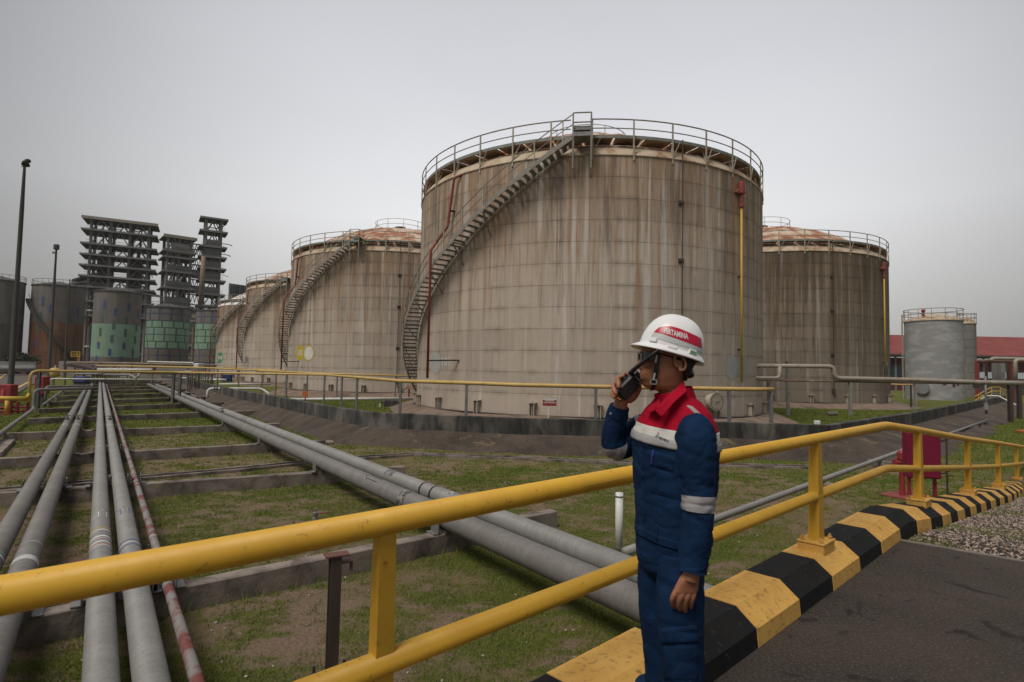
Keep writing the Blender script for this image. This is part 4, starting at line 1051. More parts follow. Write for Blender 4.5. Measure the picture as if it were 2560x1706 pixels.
# small post with round pipe joint at right, and the grey ground pipe
c_ = az(2466, 1049, G); t_ = ay(2463, 945, c_.y)
pt = thing('pipe_post', c_, 'tall grey pipe post with a coupling standing at the end of the thin ground pipe', 'post')
MB().tube([c_, Vector((c_.x, c_.y, t_.z + .1))], .07, 10).build('post_pipe', M['steel'], pt, smooth=True)
MB().lathe([(.07, .62), (.12, .62), (.12, 1.05), (.07, 1.05)], 12, c_).build('coupling', M['light_pipe'], pt)
MB().lathe([(.075, .0), (.1, .0), (.1, .25), (.075, .25)], 12, c_).build('collar', M['dark_steel'], pt)
gp = [az(1562, 1380, -.62), az(1784, 1299.5, -.62), az(2273, 1120.5, -.62), az(2468, 1051, -.62)]
g0 = thing('ground_pipe', gp[0], 'thin grey pipe running from behind the worker away to the right behind the rail', 'pipe')
MB().tube(gp, .055, 12).build('pipe_body', M['light_pipe'], g0, smooth=True)
for t_ in (.25, .5, .75): 
    for a_, b_ in zip(gp[:-1], gp[1:]):
        p = a_.lerp(b_, t_); d = (b_ - a_).normalized(); MB().tube([p - d * .01, p + d * .01], .059, 12).build('weld_seam', M['steel'], g0)
c_ = az(1547, 1392, G); t_ = ay(1547, 1232, c_.y)
vp = thing('vent_pipe', c_, 'white upright pipe standing beside the worker behind the yellow rail', 'pipe')
MB().tube([c_, Vector((c_.x, c_.y, t_.z))], .052, 14).build('pipe_body', M['white_pipe'], vp, smooth=True)
for z in (.12, (t_.z - G) * .93): MB().tube([c_ + Vector((0, 0, z)), c_ + Vector((0, 0, z + .02))], .056, 14).build('joint_ring', M['steel'], vp)
for px, py, w in ((2052, 1232, .5), (2200, 1172, .6), (2430, 1078, .5), (2120, 1100, 0)):
    if not w: continue
    c_ = az(px, py, G); d = (gp[2] - gp[1]); rot = Matrix.Rotation(math.atan2(d.y, d.x) + 1.57, 3, 'Z')
    o = MB().box(c_ + Vector((0, 0, .1)), (w, .22, .25), rot, .02).build('concrete_block', M['sleeper'], loc=c_)
    tag(o, {2052: 'small concrete block under the thin pipe behind the second rail post', 2200: 'concrete block under the thin pipe next to the red hydrant', 2430: 'concrete block under the far end of the thin ground pipe'}[px], 'concrete block', 'blocks under the ground pipe')

# loose concrete slab at the left edge and broken bits at sleeper ends
P = [az(-60, 1133, G + .12), az(4, 1131, G + .12), az(38, 1098, G + .12), az(-20, 1098, G + .12)]
o = MB().prism([p - Vector((0, 0, .14)) for p in P], (0, 0, .14)).build('concrete_slab', M['sleeper'], loc=P[0], fix=True); tag(o, 'flat loose concrete slab lying at the left edge beside the pipe row', 'slab')
for i, (px, py, w, ln, lab) in enumerate(((812, 1105, .25, .55, 'broken concrete lump at the end of a sleeper beyond the thick pipes'), (775, 1113, .2, .4, 'small broken concrete lump near the sleeper end beyond the thick pipes'))):
    c_ = az(px, py + 8, G); o = MB().box(c_ + Vector((0, 0, .05)), (ln, w, .16), Matrix.Rotation(.5 + i, 3, 'Z') @ Matrix.Rotation(.12, 3, 'X'), .03).build('concrete_lump', M['sleeper'], loc=c_); tag(o, lab, 'rubble')
# ---------------------------------------------------------------- far left: silos and process towers
def cyl_from_px(xl, xr, D):
    a, b = math.atan((xl - 1280) / F), math.atan((xr - 1280) / F); ph = (b - a) / 2; be = (a + b) / 2
    return D * math.sin(be), D * math.cos(be), D * math.sin(ph)
def streak(name, a, b, c, lo=.45, hi=.62):
    return mat(name, a, b, .7, .85, stretch=(1, 1, .12), lo=lo, hi=hi, dirt=c, dirt_scale=.9, dlo=.52, dhi=.7, bump=0, rand=.06)
M['silo_grey'] = streak('dull_silo_grey', (0.15, 0.14, 0.135), (0.12, 0.108, 0.102), (0.16, 0.115, 0.085))
M['silo_dark'] = streak('dark_silo_grey', (0.12, 0.112, 0.10), (0.095, 0.088, 0.08), (0.055, 0.05, 0.045))
M['silo_green'] = streak('faded_green_primer', (0.20, 0.31, 0.24), (0.17, 0.27, 0.21), (0.20, 0.25, 0.15), .4, .7)
M['silo_rust'] = streak('rusted_silo_steel', (0.17, 0.075, 0.042), (0.22, 0.135, 0.085), (0.10, 0.04, 0.026))
M['silo_purple'] = streak('brown_grey_primer', (0.15, 0.125, 0.112), (0.125, 0.112, 0.108), (0.165, 0.112, 0.085))
M['silo_blue_line'] = mat('blue_seam_paint', (0.05, 0.075, 0.17), (0.06, 0.085, 0.18), 2, .8, bump=0)
M['silo_green_line'] = mat('green_seam_paint', (0.06, 0.11, 0.075), (0.07, 0.12, 0.08), 2, .8, bump=0)
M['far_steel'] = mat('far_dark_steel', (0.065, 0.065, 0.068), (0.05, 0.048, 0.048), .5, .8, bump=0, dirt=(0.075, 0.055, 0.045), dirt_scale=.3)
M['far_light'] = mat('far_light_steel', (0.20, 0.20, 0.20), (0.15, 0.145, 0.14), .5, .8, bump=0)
M['far_panel'] = mat('far_grey_cladding', (0.12, 0.12, 0.125), (0.105, 0.105, 0.11), .3, .8, bump=0)
M['far_cream'] = mat('far_cream_cladding', (0.30, 0.275, 0.225), (0.25, 0.22, 0.18), .3, .8, bump=0)
def silo(label, xl, xr, D, ytop, courses, n_pl, marks=(), gapw=.02, seamf=None, zb=-1.0, cap=True):
    x, y, r = cyl_from_px(xl, xr, D); be = math.atan2(x, y)
    zt = ay((xl + xr) / 2, ytop, (D - r) * math.cos(be)).z
    root = thing('silo', (x, y, zb), label, 'silo', 'steel silos at the far left')
    h = (zt - zb) / len(courses); da = 2 * math.pi / n_pl; meshes = {}
    for c_, (pm, sm) in enumerate(courses):
        z0 = zb + c_ * h
        key = sm
        MB().lathe([(r - .05, z0), (r - .05, z0 + h)], 64, (x, y, 0)).build('shell', sm, root, smooth=True)
        if pm not in meshes:
            P, Fc = arc_strip(r, gapw, r, h - gapw, gapw * 1.5 / r, da - gapw * 1.5 / r, 4, .04)
            o = MB().add(P, Fc).build('plate', pm, None, fix=True); meshes[pm] = o; o.parent = root
        else: o = inst(meshes[pm], root)
        P0 = .4 + (c_ % 2) * .5 * da + (c_ % 3) * .13
        def place(o_, k): o_.location = (0, 0, c_ * h); o_.rotation_euler = (0, 0, P0 + k * da)
        place(o, 0)
        for k in range(1, n_pl): place(inst(meshes[pm], root), k)
    MB().lathe([(r + .12, zt - .15), (r + .12, zt + .1), (r - .3, zt + .15), (r * .5, zt + .7), (.01, zt + 1.2)], 48, (x, y, 0)).build('roof', M['far_steel'], root)
    mb = MB()
    mb.tube([Vector((x, y, zt + 1.15)) + pol(r, a, 0) for a in np.linspace(0, 2 * math.pi, 40)[:-1]], .04, 4, closed=True)
    mb.build('roof_rail', M['far_steel'], root)
    mb = MB()
    for k in range(24): p = Vector((x, y, zt)) + pol(r, k * math.pi / 12, 0); mb.tube([p, p + Vector((0, 0, 1.15))], .035, 4)
    mb.build('rail_posts', M['far_steel'], root)['kind'] = 'stuff'
    for (px, py0, py1, m_) in marks:          # coloured repair strips painted on the plates
        be_ = math.atan((px - 1280) / F); dd = ray(px, 900); dd.z = 0; dd.normalize()
        # hit of the ray with the cylinder
        ox, oy = -x, -y; b_ = ox * dd.x + oy * dd.y; disc = b_ * b_ - (ox * ox + oy * oy - r * r)
        if disc < 0: continue
        t_ = -b_ - math.sqrt(disc); hx, hy = dd.x * t_, dd.y * t_; a = math.atan2(hy - y, hx - x)
        z1 = ay(px, py0, hy).z; z0 = ay(px, py1, hy).z; w = .26
        P, Fc = arc_strip(r + .03, z0, r + .03, z1, a - w / r, a + w / r, 3)
        MB().add([p + Vector((x, y, 0)) for p in P], Fc).build('painted_strip', m_, root)
    return root, x, y, r, zt
g, u_, gr_, ru = M['silo_purple'], M['silo_blue_line'], M['silo_green'], M['silo_rust']
dk = M['silo_dark']
silo('dark grey silo cut off by the left edge of the picture', -75, 56, 150, 700, [(dk, M['seam'])] * 6 + [(M['silo_grey'], M['seam'])] * 5, 16, (), .012)
bl, gl = M['silo_blue_line'], M['silo_green_line']
r_ = silo('silo with a rusted brown lower half crossed by a dark stair', 70, 208, 150, 713, [(ru, M['seam'])] * 7 + [(M['silo_grey'], M['seam'])] * 5, 16,
     ((98, 742, 765, bl), (118, 762, 782, bl), (187, 770, 788, bl), (95, 781, 798, gl), (91, 812, 832, gl), (127, 795, 815, M['silo_rust']), (88, 850, 868, bl)), .012)
# its stair
root, x, y, r, zt = r_; mb = MB(); be = math.atan2(x, y)
a0, a1 = math.atan2(-y, -x) - R_(74), math.atan2(-y, -x) + R_(42)
pts = [Vector((x, y, 0)) + pol(r + .5, a0 + (a1 - a0) * t_, 0) + Vector((0, 0, 14 - (14 - 1.2) * t_)) for t_ in np.linspace(0, 1, 30)]
for p, q_ in zip(pts[:-1], pts[1:]): mb.bar(p, q_, .9, .35)
mb.build('stair', M['far_steel'], root)
mb = MB(); mb.tube([p + Vector((0, 0, 1.1)) for p in pts], .05, 4); mb.build('stair_rail', M['far_steel'], root)
silo('silo with a wide plain pale green band', 227, 350, 138, 728, [(g, g)] * 2 + [(g, M['silo_purple'])] + [(gr_, gr_)] * 5 + [(M['silo_grey'], M['silo_grey'])] * 5, 14,
     ((253, 753, 773, bl), (315, 758, 778, bl), (282, 772, 790, bl), (339, 777, 797, bl), (250, 788, 806, gl), (280, 804, 824, gl), (311, 793, 812, gl), (337, 809, 829, gl), (247, 820, 840, gl), (310, 823, 843, gl), (277, 838, 856, gl), (335, 841, 860, gl), (244, 855, 872, bl), (308, 857, 874, bl), (273, 872, 890, bl), (331, 875, 893, bl), (241, 890, 903, bl), (304, 892, 905, bl)), .006)
silo('silo with green plates outlined in blue and dark green, with a blue rim', 362, 472, 150, 768, [(g, bl)] * 4 + [(gr_, gl)] * 4 + [(M['silo_grey'], bl)] * 2, 12, (), .10)
silo('silo with green plates outlined in blue, partly hidden behind the farthest tank', 486, 606, 165, 777, [(g, bl)] * 4 + [(gr_, gl)] * 4 + [(M['silo_grey'], bl)] * 2, 12, (), .11)

# process towers ------------------------------------------------------------
def tower(label, fl, fr, depth, floors, ncol, over=2.2, panels=(), braces=True, roof=True, thick=.35, vessels=()):
    """fl, fr: ground points of the front column line; floors: list of z"""
    fl = Vector((fl[0], fl[1], 0)); fr = Vector((fr[0], fr[1], 0)); u = (fr - fl); ln = u.length; u.normalize(); v_ = Vector((-u.y, u.x, 0))
    if v_.y < 0: v_ = -v_
    root = thing('process_tower', fl, label, 'tower', 'open steel process towers')
    P = lambda a, b, z: fl + u * a + v_ * b + Vector((0, 0, z))
    rot = Matrix((u, v_, Vector((0, 0, 1)))).transposed()
    for k, z in enumerate(floors):
        last_ = k == len(floors) - 1
        mb = MB(); mb.box(P(ln / 2, depth / 2, z), (ln + 2 * over, depth + 1.2 + over * .5, thick), rot); fs = mb.build('floor_slab', M['far_steel'], root)
        MB().box(P(ln / 2, -.6 - over * .25 - .05, z + .1), (ln + 2 * over + .1, .12, .8 if (last_ and roof) else .5), rot).build('slab_edge', M['far_cream'] if (last_ and roof) else M['far_light'], fs)
    cols = [ln * i / (ncol - 1) for i in range(ncol)]
    zt = floors[-1]
    for a in cols:
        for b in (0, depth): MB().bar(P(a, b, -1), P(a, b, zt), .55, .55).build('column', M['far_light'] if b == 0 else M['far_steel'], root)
    zs = [floors[0] - 5] + list(floors)
    for z0, z1 in zip(zs[:-1], zs[1:]):
        for i in range(ncol - 1):
            m_ = (cols[i] + cols[i + 1]) / 2
            for b in (0, depth):
                if braces and rnd.random() < .85:
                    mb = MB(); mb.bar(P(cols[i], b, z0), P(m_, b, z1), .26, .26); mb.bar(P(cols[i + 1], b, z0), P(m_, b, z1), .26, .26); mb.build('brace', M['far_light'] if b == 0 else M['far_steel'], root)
            # handrail
            mb = MB()
            for hh in (.6, 1.2): mb.bar(P(cols[i] - 1, -.7, z0 + hh), P(cols[i + 1] + 1, -.7, z0 + hh), .07, .07)
            mb.build('handrail', M['far_light'], root)
    for (a0, a1, z0, z1, m_) in panels:
        MB().box(P((a0 + a1) / 2 * ln, -.5, (z0 + z1) / 2), ((a1 - a0) * ln, .25, z1 - z0), rot).build('wall_panel', M[m_], root)
    for (a, b, r, z0, z1) in vessels:
        c_ = P(a * ln, b, 0)
        ve = MB().lathe([(.3, z1 + 3), (.35, z1 + 1.6), (r * .45, z1 + 1.2), (r * .8, z1 + .6), (r, z1 - .4), (r * 1.0, z0)], 18, (c_.x, c_.y, 0)).build('vessel', M['far_steel'], root, smooth=True)
        for z in np.arange(z0, z1, 2.6):
            mb = MB(); mb.tube([c_ + pol(r + .7, q_, z) for q_ in np.linspace(0, 6.283, 15)[:-1]], .09, 4, closed=True)
            for q_ in range(8): mb.tube([c_ + pol(r + .7, q_ * .785, z), c_ + pol(r + .7, q_ * .785, z + 1.1)], .05, 4)
            q_ = rnd.random() * 6; mb.bar(c_ + pol(r + .8, q_, z), c_ + pol(r + .8, q_ + 1.3, z + 2.6), .5, .12)
            mb.build('ladder_ring', M['far_light'] if rnd.random() < .35 else M['far_steel'], ve)
    # pipe runs inside
    for k in range(int(ln * 1.3)):
        a = rnd.uniform(0, ln); b = rnd.uniform(.5, depth - .5); i = rnd.randrange(len(floors)); z0 = floors[i]; z1 = floors[min(len(floors) - 1, i + rnd.choice((1, 1, 2)))]
        if z1 > z0: MB().tube([P(a, b, z0 - 3), P(a, b, z1)], rnd.uniform(.09, .24), 6).build('pipe_run', rnd.choice((M['far_light'], M['far_steel'], M['far_cream'])) if rnd.random() < .6 else M['far_steel'], root)
    for k in range(int(ln * 1.2)):
        a = rnd.uniform(0, ln * .8); b = rnd.uniform(.5, depth - .5); i = rnd.randrange(len(floors)); z0 = floors[i] - rnd.uniform(1, 3.5)
        MB().tube([P(a, b, z0), P(a + rnd.uniform(1.5, 4), b, z0), P(a + 4, b, z0 + rnd.uniform(-1.5, 1.5))], rnd.uniform(.07, .18), 6).build('pipe_run', M['far_steel'], root)
    return root, P, rot, u, v_
def gp_(px, d): p = ay(px, 905, d); return (p.x, p.y)
def zat(px, py, d): return ay(px, py, d).z
dl, dr_ = 160., 166.5
c0 = 180; 
fz = [zat(180 + a / 5.6, 520 + b / 5.6, dl) for a, b in ((95, 1110), (100, 960), (108, 810), (122, 660), (135, 507), (150, 314), (180, 150))]
fz = [fz[0] - 8, fz[0] - 4] + fz
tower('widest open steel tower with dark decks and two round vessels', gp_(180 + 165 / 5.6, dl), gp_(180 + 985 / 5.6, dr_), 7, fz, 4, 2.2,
      vessels=((.20, 3.5, 1.5, 14, 32.5), (.80, 3.5, 1.4, 14, 31)), thick=.3)
# tower 2
d2l, d2r = 152., 155.5
Z = lambda y, d=d2l: zat(400, 520 + y / 5.6, d)
tower('middle tower with a cream balcony and grey cladding panels', gp_(180 + 1262 / 5.6, d2l), gp_(180 + 1590 / 5.6, d2r), 6,
      [Z(1375), Z(1120), Z(890), Z(690), Z(600), Z(400)], 3, 1.2,
      panels=((-.05, 1.05, Z(1350), Z(1240), 'far_panel'), (-.04, 1.05, Z(1125), Z(1015), 'far_panel'), (-.02, 1.05, Z(900), Z(788), 'far_panel'), (-.1, 1.15, Z(620), Z(565), 'far_cream'), (.12, .9, Z(590), Z(480), 'far_light')), vessels=((.8, 3, .8, 8, 24),), thick=.3)
d3l, d3r = 158., 160.
Z3 = lambda y: zat(520, 520 + y / 5.6, d3l)
tower('slender tallest tower with stacked grey cladding panels and a railed roof', gp_(180 + 1790 / 5.6, d3l), gp_(180 + 2005 / 5.6, d3r), 4,
      [Z3(1375), Z3(1215), Z3(1020), Z3(850), Z3(690), Z3(545), Z3(330), Z3(150)], 2, 1.6, roof=False,
      panels=((-.8, 1.05, Z3(1215), Z3(1105), 'far_panel'), (-.8, 1.05, Z3(1005), Z3(895), 'far_panel'), (.03, 1.05, Z3(845), Z3(740), 'far_panel'), (.03, 1.05, Z3(668), Z3(568), 'far_panel'), (.03, 1.05, Z3(540), Z3(440), 'far_panel')), thick=.35)
# link bridge between the towers
lk = thing('link_bridge', ay(485, 640, 158), 'open steel link bridges joining the middle tower to the slender tower', 'bridge')
for y_ in (500, 575, 700, 790, 870, 1000, 1210):
    a_ = ay(180 + 1640 / 5.6, 520 + y_ / 5.6, 158); b_ = ay(180 + 1850 / 5.6, 520 + (y_ + 22) / 5.6, 159)
    mb = MB(); mb.bar(a_, b_, .3, .3); mb.bar(a_ + Vector((0, 6, 0)), b_ + Vector((0, 6, 0)), .3, .3); mb.build('beam', M['far_steel'], lk)
    mb = MB(); n = 4
    for k in range(n):
        p = a_.lerp(b_, k / n); q_ = a_.lerp(b_, (k + 1) / n); m_ = (p + q_) / 2 + Vector((0, 0, -2.2)); mb.bar(p, m_, .15, .15); mb.bar(m_, q_, .15, .15)
    mb.build('lattice', M['far_light'], lk)
tag(MB().tube([ay(180 + 1842 / 5.6, 520 + 680 / 5.6, 154), ay(180 + 1795 / 5.6, 520 + 1365 / 5.6, 154)], .55, 10).build('riser_duct', M['brown_pipe'], smooth=True), 'tall tan duct running up the front of the slender tower', 'duct')
tag(MB().tube([ay(310, 723, 155), ay(520, 770, 155)], .2, 6).build('catwalk', M['far_steel']), 'thin dark catwalk line above the blue rimmed silo', 'catwalk')
# low structures behind and between the silos
def block(name, label, cat, x0, x1, y0, y1, d, m_, dep=6, group=None):
    a_ = ay(x0, y1, d); b_ = ay(x1, y0, d); c_ = Vector(((a_.x + b_.x) / 2, d + dep / 2, (a_.z + b_.z) / 2))
    o = MB().box(c_, (abs(b_.x - a_.x), dep, abs(b_.z - a_.z)), None, min(.08, dep * .1)).build(name, m_, loc=(c_.x, c_.y, min(a_.z, b_.z))); return tag(o, label, cat, group)
for i, (x0, x1) in enumerate(((207, 229), (350, 362), (471, 487))):
    a_ = gp_(x0 - 5, 168); b_ = gp_(x1 + 5, 168)
    fl = Vector((a_[0], a_[1], 0)); fr = Vector((b_[0], b_[1], 0)); zt_ = zat(x0, (728, 735, 772)[i], 168); 
    rt = thing('service_frame', fl, ('dark steel frame with a cream panel right of the rusted silo', 'dark steel frame between the two fully visible green banded silos', 'dark steel service frame beside the silo hidden by the farthest tank')[i], 'steel frame')
    for z in np.linspace(0, zt_, 6): MB().box((fl + fr) / 2 + Vector((0, 2, z)), ((fr - fl).length, 5, .5)).build('beam', M['far_light'], rt)
    for p in (fl, fr): MB().bar(p + Vector((0, 0, -1)), p + Vector((0, 0, zt_)), .5, .5).build('column', M['far_light'], rt)
    MB().box((fl + fr) / 2 + Vector((0, .5, zt_ * .93)), ((fr - fl).length, .3, 2.6)).build('wall_panel', M['far_cream'], rt)
    MB().box((fl + fr) / 2 * 1.02 + Vector((0, 0, zt_ * .45)), ((fr - fl).length * 1.3, .3, zt_ * .95)).build('back_panel', M['maroon'] if i == 1 else M['far_steel'], rt)
    MB().box((fl + fr) / 2 + Vector((0, .4, zt_ * .35)), ((fr - fl).length, .3, 2.6)).build('wall_panel', (M['far_cream'], M['maroon'], M['far_panel'])[i], rt)
    MB().tube([fl + Vector((2, -.5, 0)), fl + Vector((2, -.5, zt_ * .7))], .45, 8).build('pipe_run', M['brown_pipe'], rt)
hz = thing('shed', ay(165, 700, 176), 'dark stepped shed roof behind the rusted silo, left of the widest tower', 'shed')
a_ = ay(146, 712, 176); b_ = ay(222, 682, 176)
for (x0, y0, x1, y1) in ((160, 712, 225, 700), (180, 698, 232, 683)):
    p = ay(x0, y0, 176); q_ = ay(x1, y1, 176); MB().prism([p, q_, q_ + Vector((0, 0, -.5)), p + Vector((0, 0, -.5))], (0, 10, 0)).build('roof', M['far_steel'], hz, fix=True)
c_ = ay(200, 700, 178); MB().box((c_.x, 182, c_.z / 2 - 1), (7, 6, c_.z + 2)).build('wall', M['far_panel'], hz)
# white building behind the farthest tank
d = 190; wb = thing('white_building', ay(600, 900, d), 'pale flat building with two dark windows behind the farthest tank', 'building')
a_ = ay(572, 712, d); b_ = ay(640, 708, d + 8)
zt_ = a_.z; u = Vector((b_.x - a_.x, b_.y - a_.y, 0)); 
P = [Vector((a_.x, a_.y, -1)), Vector((b_.x, b_.y, -1)), Vector((b_.x - 3, b_.y + 12, -1)), Vector((a_.x + 3, a_.y + 14, -1))]
MB().prism(P, (0, 0, zt_ + 1)).build('wall', M['white_wall'], wb, fix=True)
MB().prism([p + Vector((0, 0, zt_ + 1)) for p in P], (0, 0, .5)).build('roof', M['far_light'], wb, fix=True)
un = u.normalized(); nn = Vector((un.y, -un.x, 0))
for px, w in ((580, 1.0), (586, 1.0), (599, 2.0), (611, 2.0)):
    p = ay(px, 727, d + (px - 572) / 68 * 8); 
    wd = MB().box(Vector((p.x, p.y, p.z)) + nn * .1, (w * 1.15, .2, 3.4), Matrix((un, -nn, Vector((0, 0, 1)))).transposed()).build('window', M['glass'], wb)
    MB().box(Vector((p.x, p.y, p.z)) + nn * .22, (.14, .1, 3.4), Matrix((un, -nn, Vector((0, 0, 1)))).transposed()).build('frame', M['far_light'], wd)

# maroon wall, balustrade, road on the far left
def wall_seg(name, label, pts, z0, z1, th, m_, cat='wall'):
    mb = MB()
    for a_, b_ in zip(pts[:-1], pts[1:]): mb.bar(Vector((a_[0], a_[1], (z0 + z1) / 2)), Vector((b_[0], b_[1], (z0 + z1) / 2)), th, z1 - z0)
    return tag(mb.build(name, m_, loc=(pts[0][0], pts[0][1], z0)), label, cat)
z1 = zat(100, 887, 122)
mw = thing('maroon_wall', ay(0, 900, 122), 'long low maroon wall with a pale coping below the silos at far left', 'wall')
a_ = gp_(-80, 122); b_ = gp_(205, 122)
MB().bar(Vector((*a_, (z1 - 1) / 2)), Vector((*b_, (z1 - 1) / 2)), .4, z1 + 1).build('wall_body', M['maroon'], mw)
MB().bar(Vector((*a_, z1 + .06)), Vector((*b_, z1 + .06)), .55, .14).build('coping', M['far_light'], mw)
M['far_wall'] = mat('pale_far_wall', (0.22, 0.195, 0.165), (0.17, 0.15, 0.125), .4, .9, dirt=(0.11, 0.09, 0.075), dirt_scale=.4, bump=0)
pw = [gp_(150, 112), gp_(330, 104), gp_(545, 104)]
wall_seg('pale_wall', 'long stained pale wall running below the silos behind the pipework', pw, -1, zat(330, 906, 104), .4, M['far_wall'])
pw2 = [gp_(178, 92), gp_(400, 88), gp_(540, 88)]
pvt = thing('paved_strip', ay(300, 930, 80), None, None); bpy.data.objects.remove(pvt)
P = [az(170, 935, G + .03), az(560, 938, G + .03), az(545, 931, G + .03), az(160, 929, G + .03)]
tag(MB().prism(P, (0, 0, .02)).build('concrete_apron', M['far_wall'], fix=True), kind='structure')
# balustrade
bs = thing('balustrade', ay(40, 915, 100), 'white concrete balustrade beside the road at the far left edge', 'fence')
a_ = ay(-40, 921, 92); b_ = ay(88, 913, 110); d = b_ - a_; a_.z = b_.z = zat(40, 906, 100); 
MB().bar(a_, b_, .3, .25).build('top_rail', M['white'], bs)
MB().bar(a_ - Vector((0, 0, 1.1)), b_ - Vector((0, 0, 1.1)), .35, .3).build('bottom_rail', M['white'], bs)
for k in range(34):
    p = a_.lerp(b_, k / 33); MB().bar(p - Vector((0, 0, 1.1)), p, .22, .22).build('baluster', M['white'], bs)
mb = MB(); mb.bar(Vector((a_.x, a_.y, 0)), Vector((b_.x, b_.y, 0)), .5, 2 * (a_.z - 1.2)); mb.build('plinth', M['far_wall'], bs)
P = [az(-30, 1030, G + .02), az(40, 1000, G + .02), az(112, 950, G + .02), az(200, 925, G + .02), az(150, 922, G + .02), az(90, 921, G + .02), az(-30, 932, G + .02), az(-250, 960, G + .02)]
M['old_road'] = mat('old_brown_tarmac', (0.105, 0.085, 0.07), (0.085, 0.07, 0.058), .8, .95, dirt=(0.06, 0.05, 0.042), dirt_scale=.5)
P = [az(-260, 1080, G + .05), az(-30, 1012, G + .05), az(30, 992, G + .05), az(80, 962, G + .05), az(190, 926, G + .05), az(140, 924, G + .05), az(60, 924, G + .05), az(-260, 945, G + .05)]
tag(MB().prism(P, (0, 0, .03)).build('side_road', M['old_road'], fix=True), kind='structure')
for (p0, p1) in (((-10, 952), (17, 934)), ((28, 978), (72, 955))):
    a_ = az(*p0, G + .085); b_ = az(*p1, G + .085); d = (b_ - a_).normalized(); n_ = Vector((-d.y, d.x, 0)) * .12
    tag(MB().add([a_ - n_, a_ + n_, b_ + n_, b_ - n_], [(0, 3, 2, 1)]).build('road_line', M['yellow_pipe']), kind='structure')
# shrub in front of the maroon wall
M['leaf'] = mat('dark_leaf', (0.025, 0.035, 0.012), (0.045, 0.055, 0.02), 3, .8, bump=0)
def leaf_ball(mb, c, r, n, s):
    for _ in range(n):
        v_ = Vector((rnd.gauss(0, 1), rnd.gauss(0, 1), rnd.gauss(0, 1))).normalized() * (r * rnd.random() ** .4); v_.z *= .7
        p = Vector(c) + v_; a = Vector((rnd.gauss(0, 1), rnd.gauss(0, 1), rnd.gauss(0, 1))).normalized(); b_ = a.cross(Vector((rnd.gauss(0, 1), 1, .3))).normalized()
        mb.add([p - a * s, p + b_ * s * .5, p + a * s, p - b_ * s * .5], [(0, 1, 2, 3)])
sh = thing('shrub', ay(52, 905, 110), 'dark green shrub against the maroon wall', 'shrub')
mb = MB()
for k in range(9): p = ay(32 + k * 5.5, 900 - 3 * math.sin(k * .35 * 3.14 / 3), 110); leaf_ball(mb, p, 1.5 + .4 * math.sin(k), 90, .28)
mb.build('foliage', M['leaf'], sh)
mb = MB(); p = ay(52, 905, 110); mb.tube([(p.x, p.y, G), (p.x, p.y, p.z + .5)], .12, 6); mb.build('stem', M['dark_steel'], sh)

# lamp poles
def pole(label, px, py, d, ytop, r0, r1, kind):
    c_ = ay(px, py, d); c_.z = G; t_ = ay(px, ytop, d); h = t_.z - G
    root = thing('lamp_pole', c_, label, 'lamp pole')
    MB().lathe([(r0 * 1.25, 0), (r0, .1), (r0 * .95, h * .45), (r0 * .8, h * .46), (r0 * .72, h * .8), (r1, h)], 10, c_).build('pole_shaft', mat('dark_pole_paint', (0.035, 0.042, 0.035), (0.06, 0.045, 0.035), 1.5, .7, stretch=(1, 1, .3), bump=0) if 'pole_p' not in M else M['pole_p'], root, smooth=True)
    if kind == 'nest':
        mb = MB(); c2 = Vector((c_.x, c_.y, G + h))
        for k in range(9): v_ = Vector((rnd.uniform(-.2, .2), rnd.uniform(-.2, .2), rnd.uniform(-.1, .22))); mb.lathe([(.01, -.14), (.13, -.09), (.17, 0), (.13, .1), (.01, .15)], 7, c2 + v_)
        mb.build('nest', M['dark_nest'], root)
        mb = MB(); mb.bar(c2 + Vector((-.22, 0, -.2)), c2 + Vector((.05, 0, -.25)), .04, .04); mb.build('bracket', M['dark_steel'], root)
    elif kind == 'lamp':
        c2 = Vector((c_.x, c_.y, G + h)); MB().box(c2 + Vector((0, 0, .1)), (.5, .4, .6), None, .08).build('lamp_head', M['dark_steel'], root); MB().box(c2 + Vector((-.1, -.2, -.55)), (.25, .3, .2), None, .05).build('junction_box', M['light_pipe'], root)
    elif kind == 'two':
        c2 = Vector((c_.x, c_.y, G + h))
        for zz, s_ in ((0, .6), (-h * .55, .5)): MB().lathe([(.01, .3), (.35, .2), (.55, 0), (.5, -.08), (.01, -.1)], 10, c2 + Vector((s_, -.2, zz))).build('lamp_shade', M['light_pipe'], root)
    return root
M['dark_nest'] = mat('dark_nest', (0.045, 0.045, 0.025), (0.025, 0.02, 0.015), 9, 1)
pole('tallest dark pole at the far left with a bird nest like bundle on top', 24, 1000, 37.5, 408, .17, .075, 'nest')
pole('second dark pole with a small lamp head, right of the tallest pole', 121, 950, 63, 620, .16, .09, 'lamp')
pole('thin rusty pole in front of the rusted silo', 161, 930, 88, 698, .13, .08, 'none')
pole('slim pole with two pale lamp shades between the rusted and the green banded silo', 209, 925, 105, 778, .17, .1, 'two')
pole('short white lamp post near the maroon wall', 137, 922, 80, 866, .09, .07, 'none')
pole('thin white pole in front of the green banded silo', 329, 915, 100, 868, .12, .08, 'none')

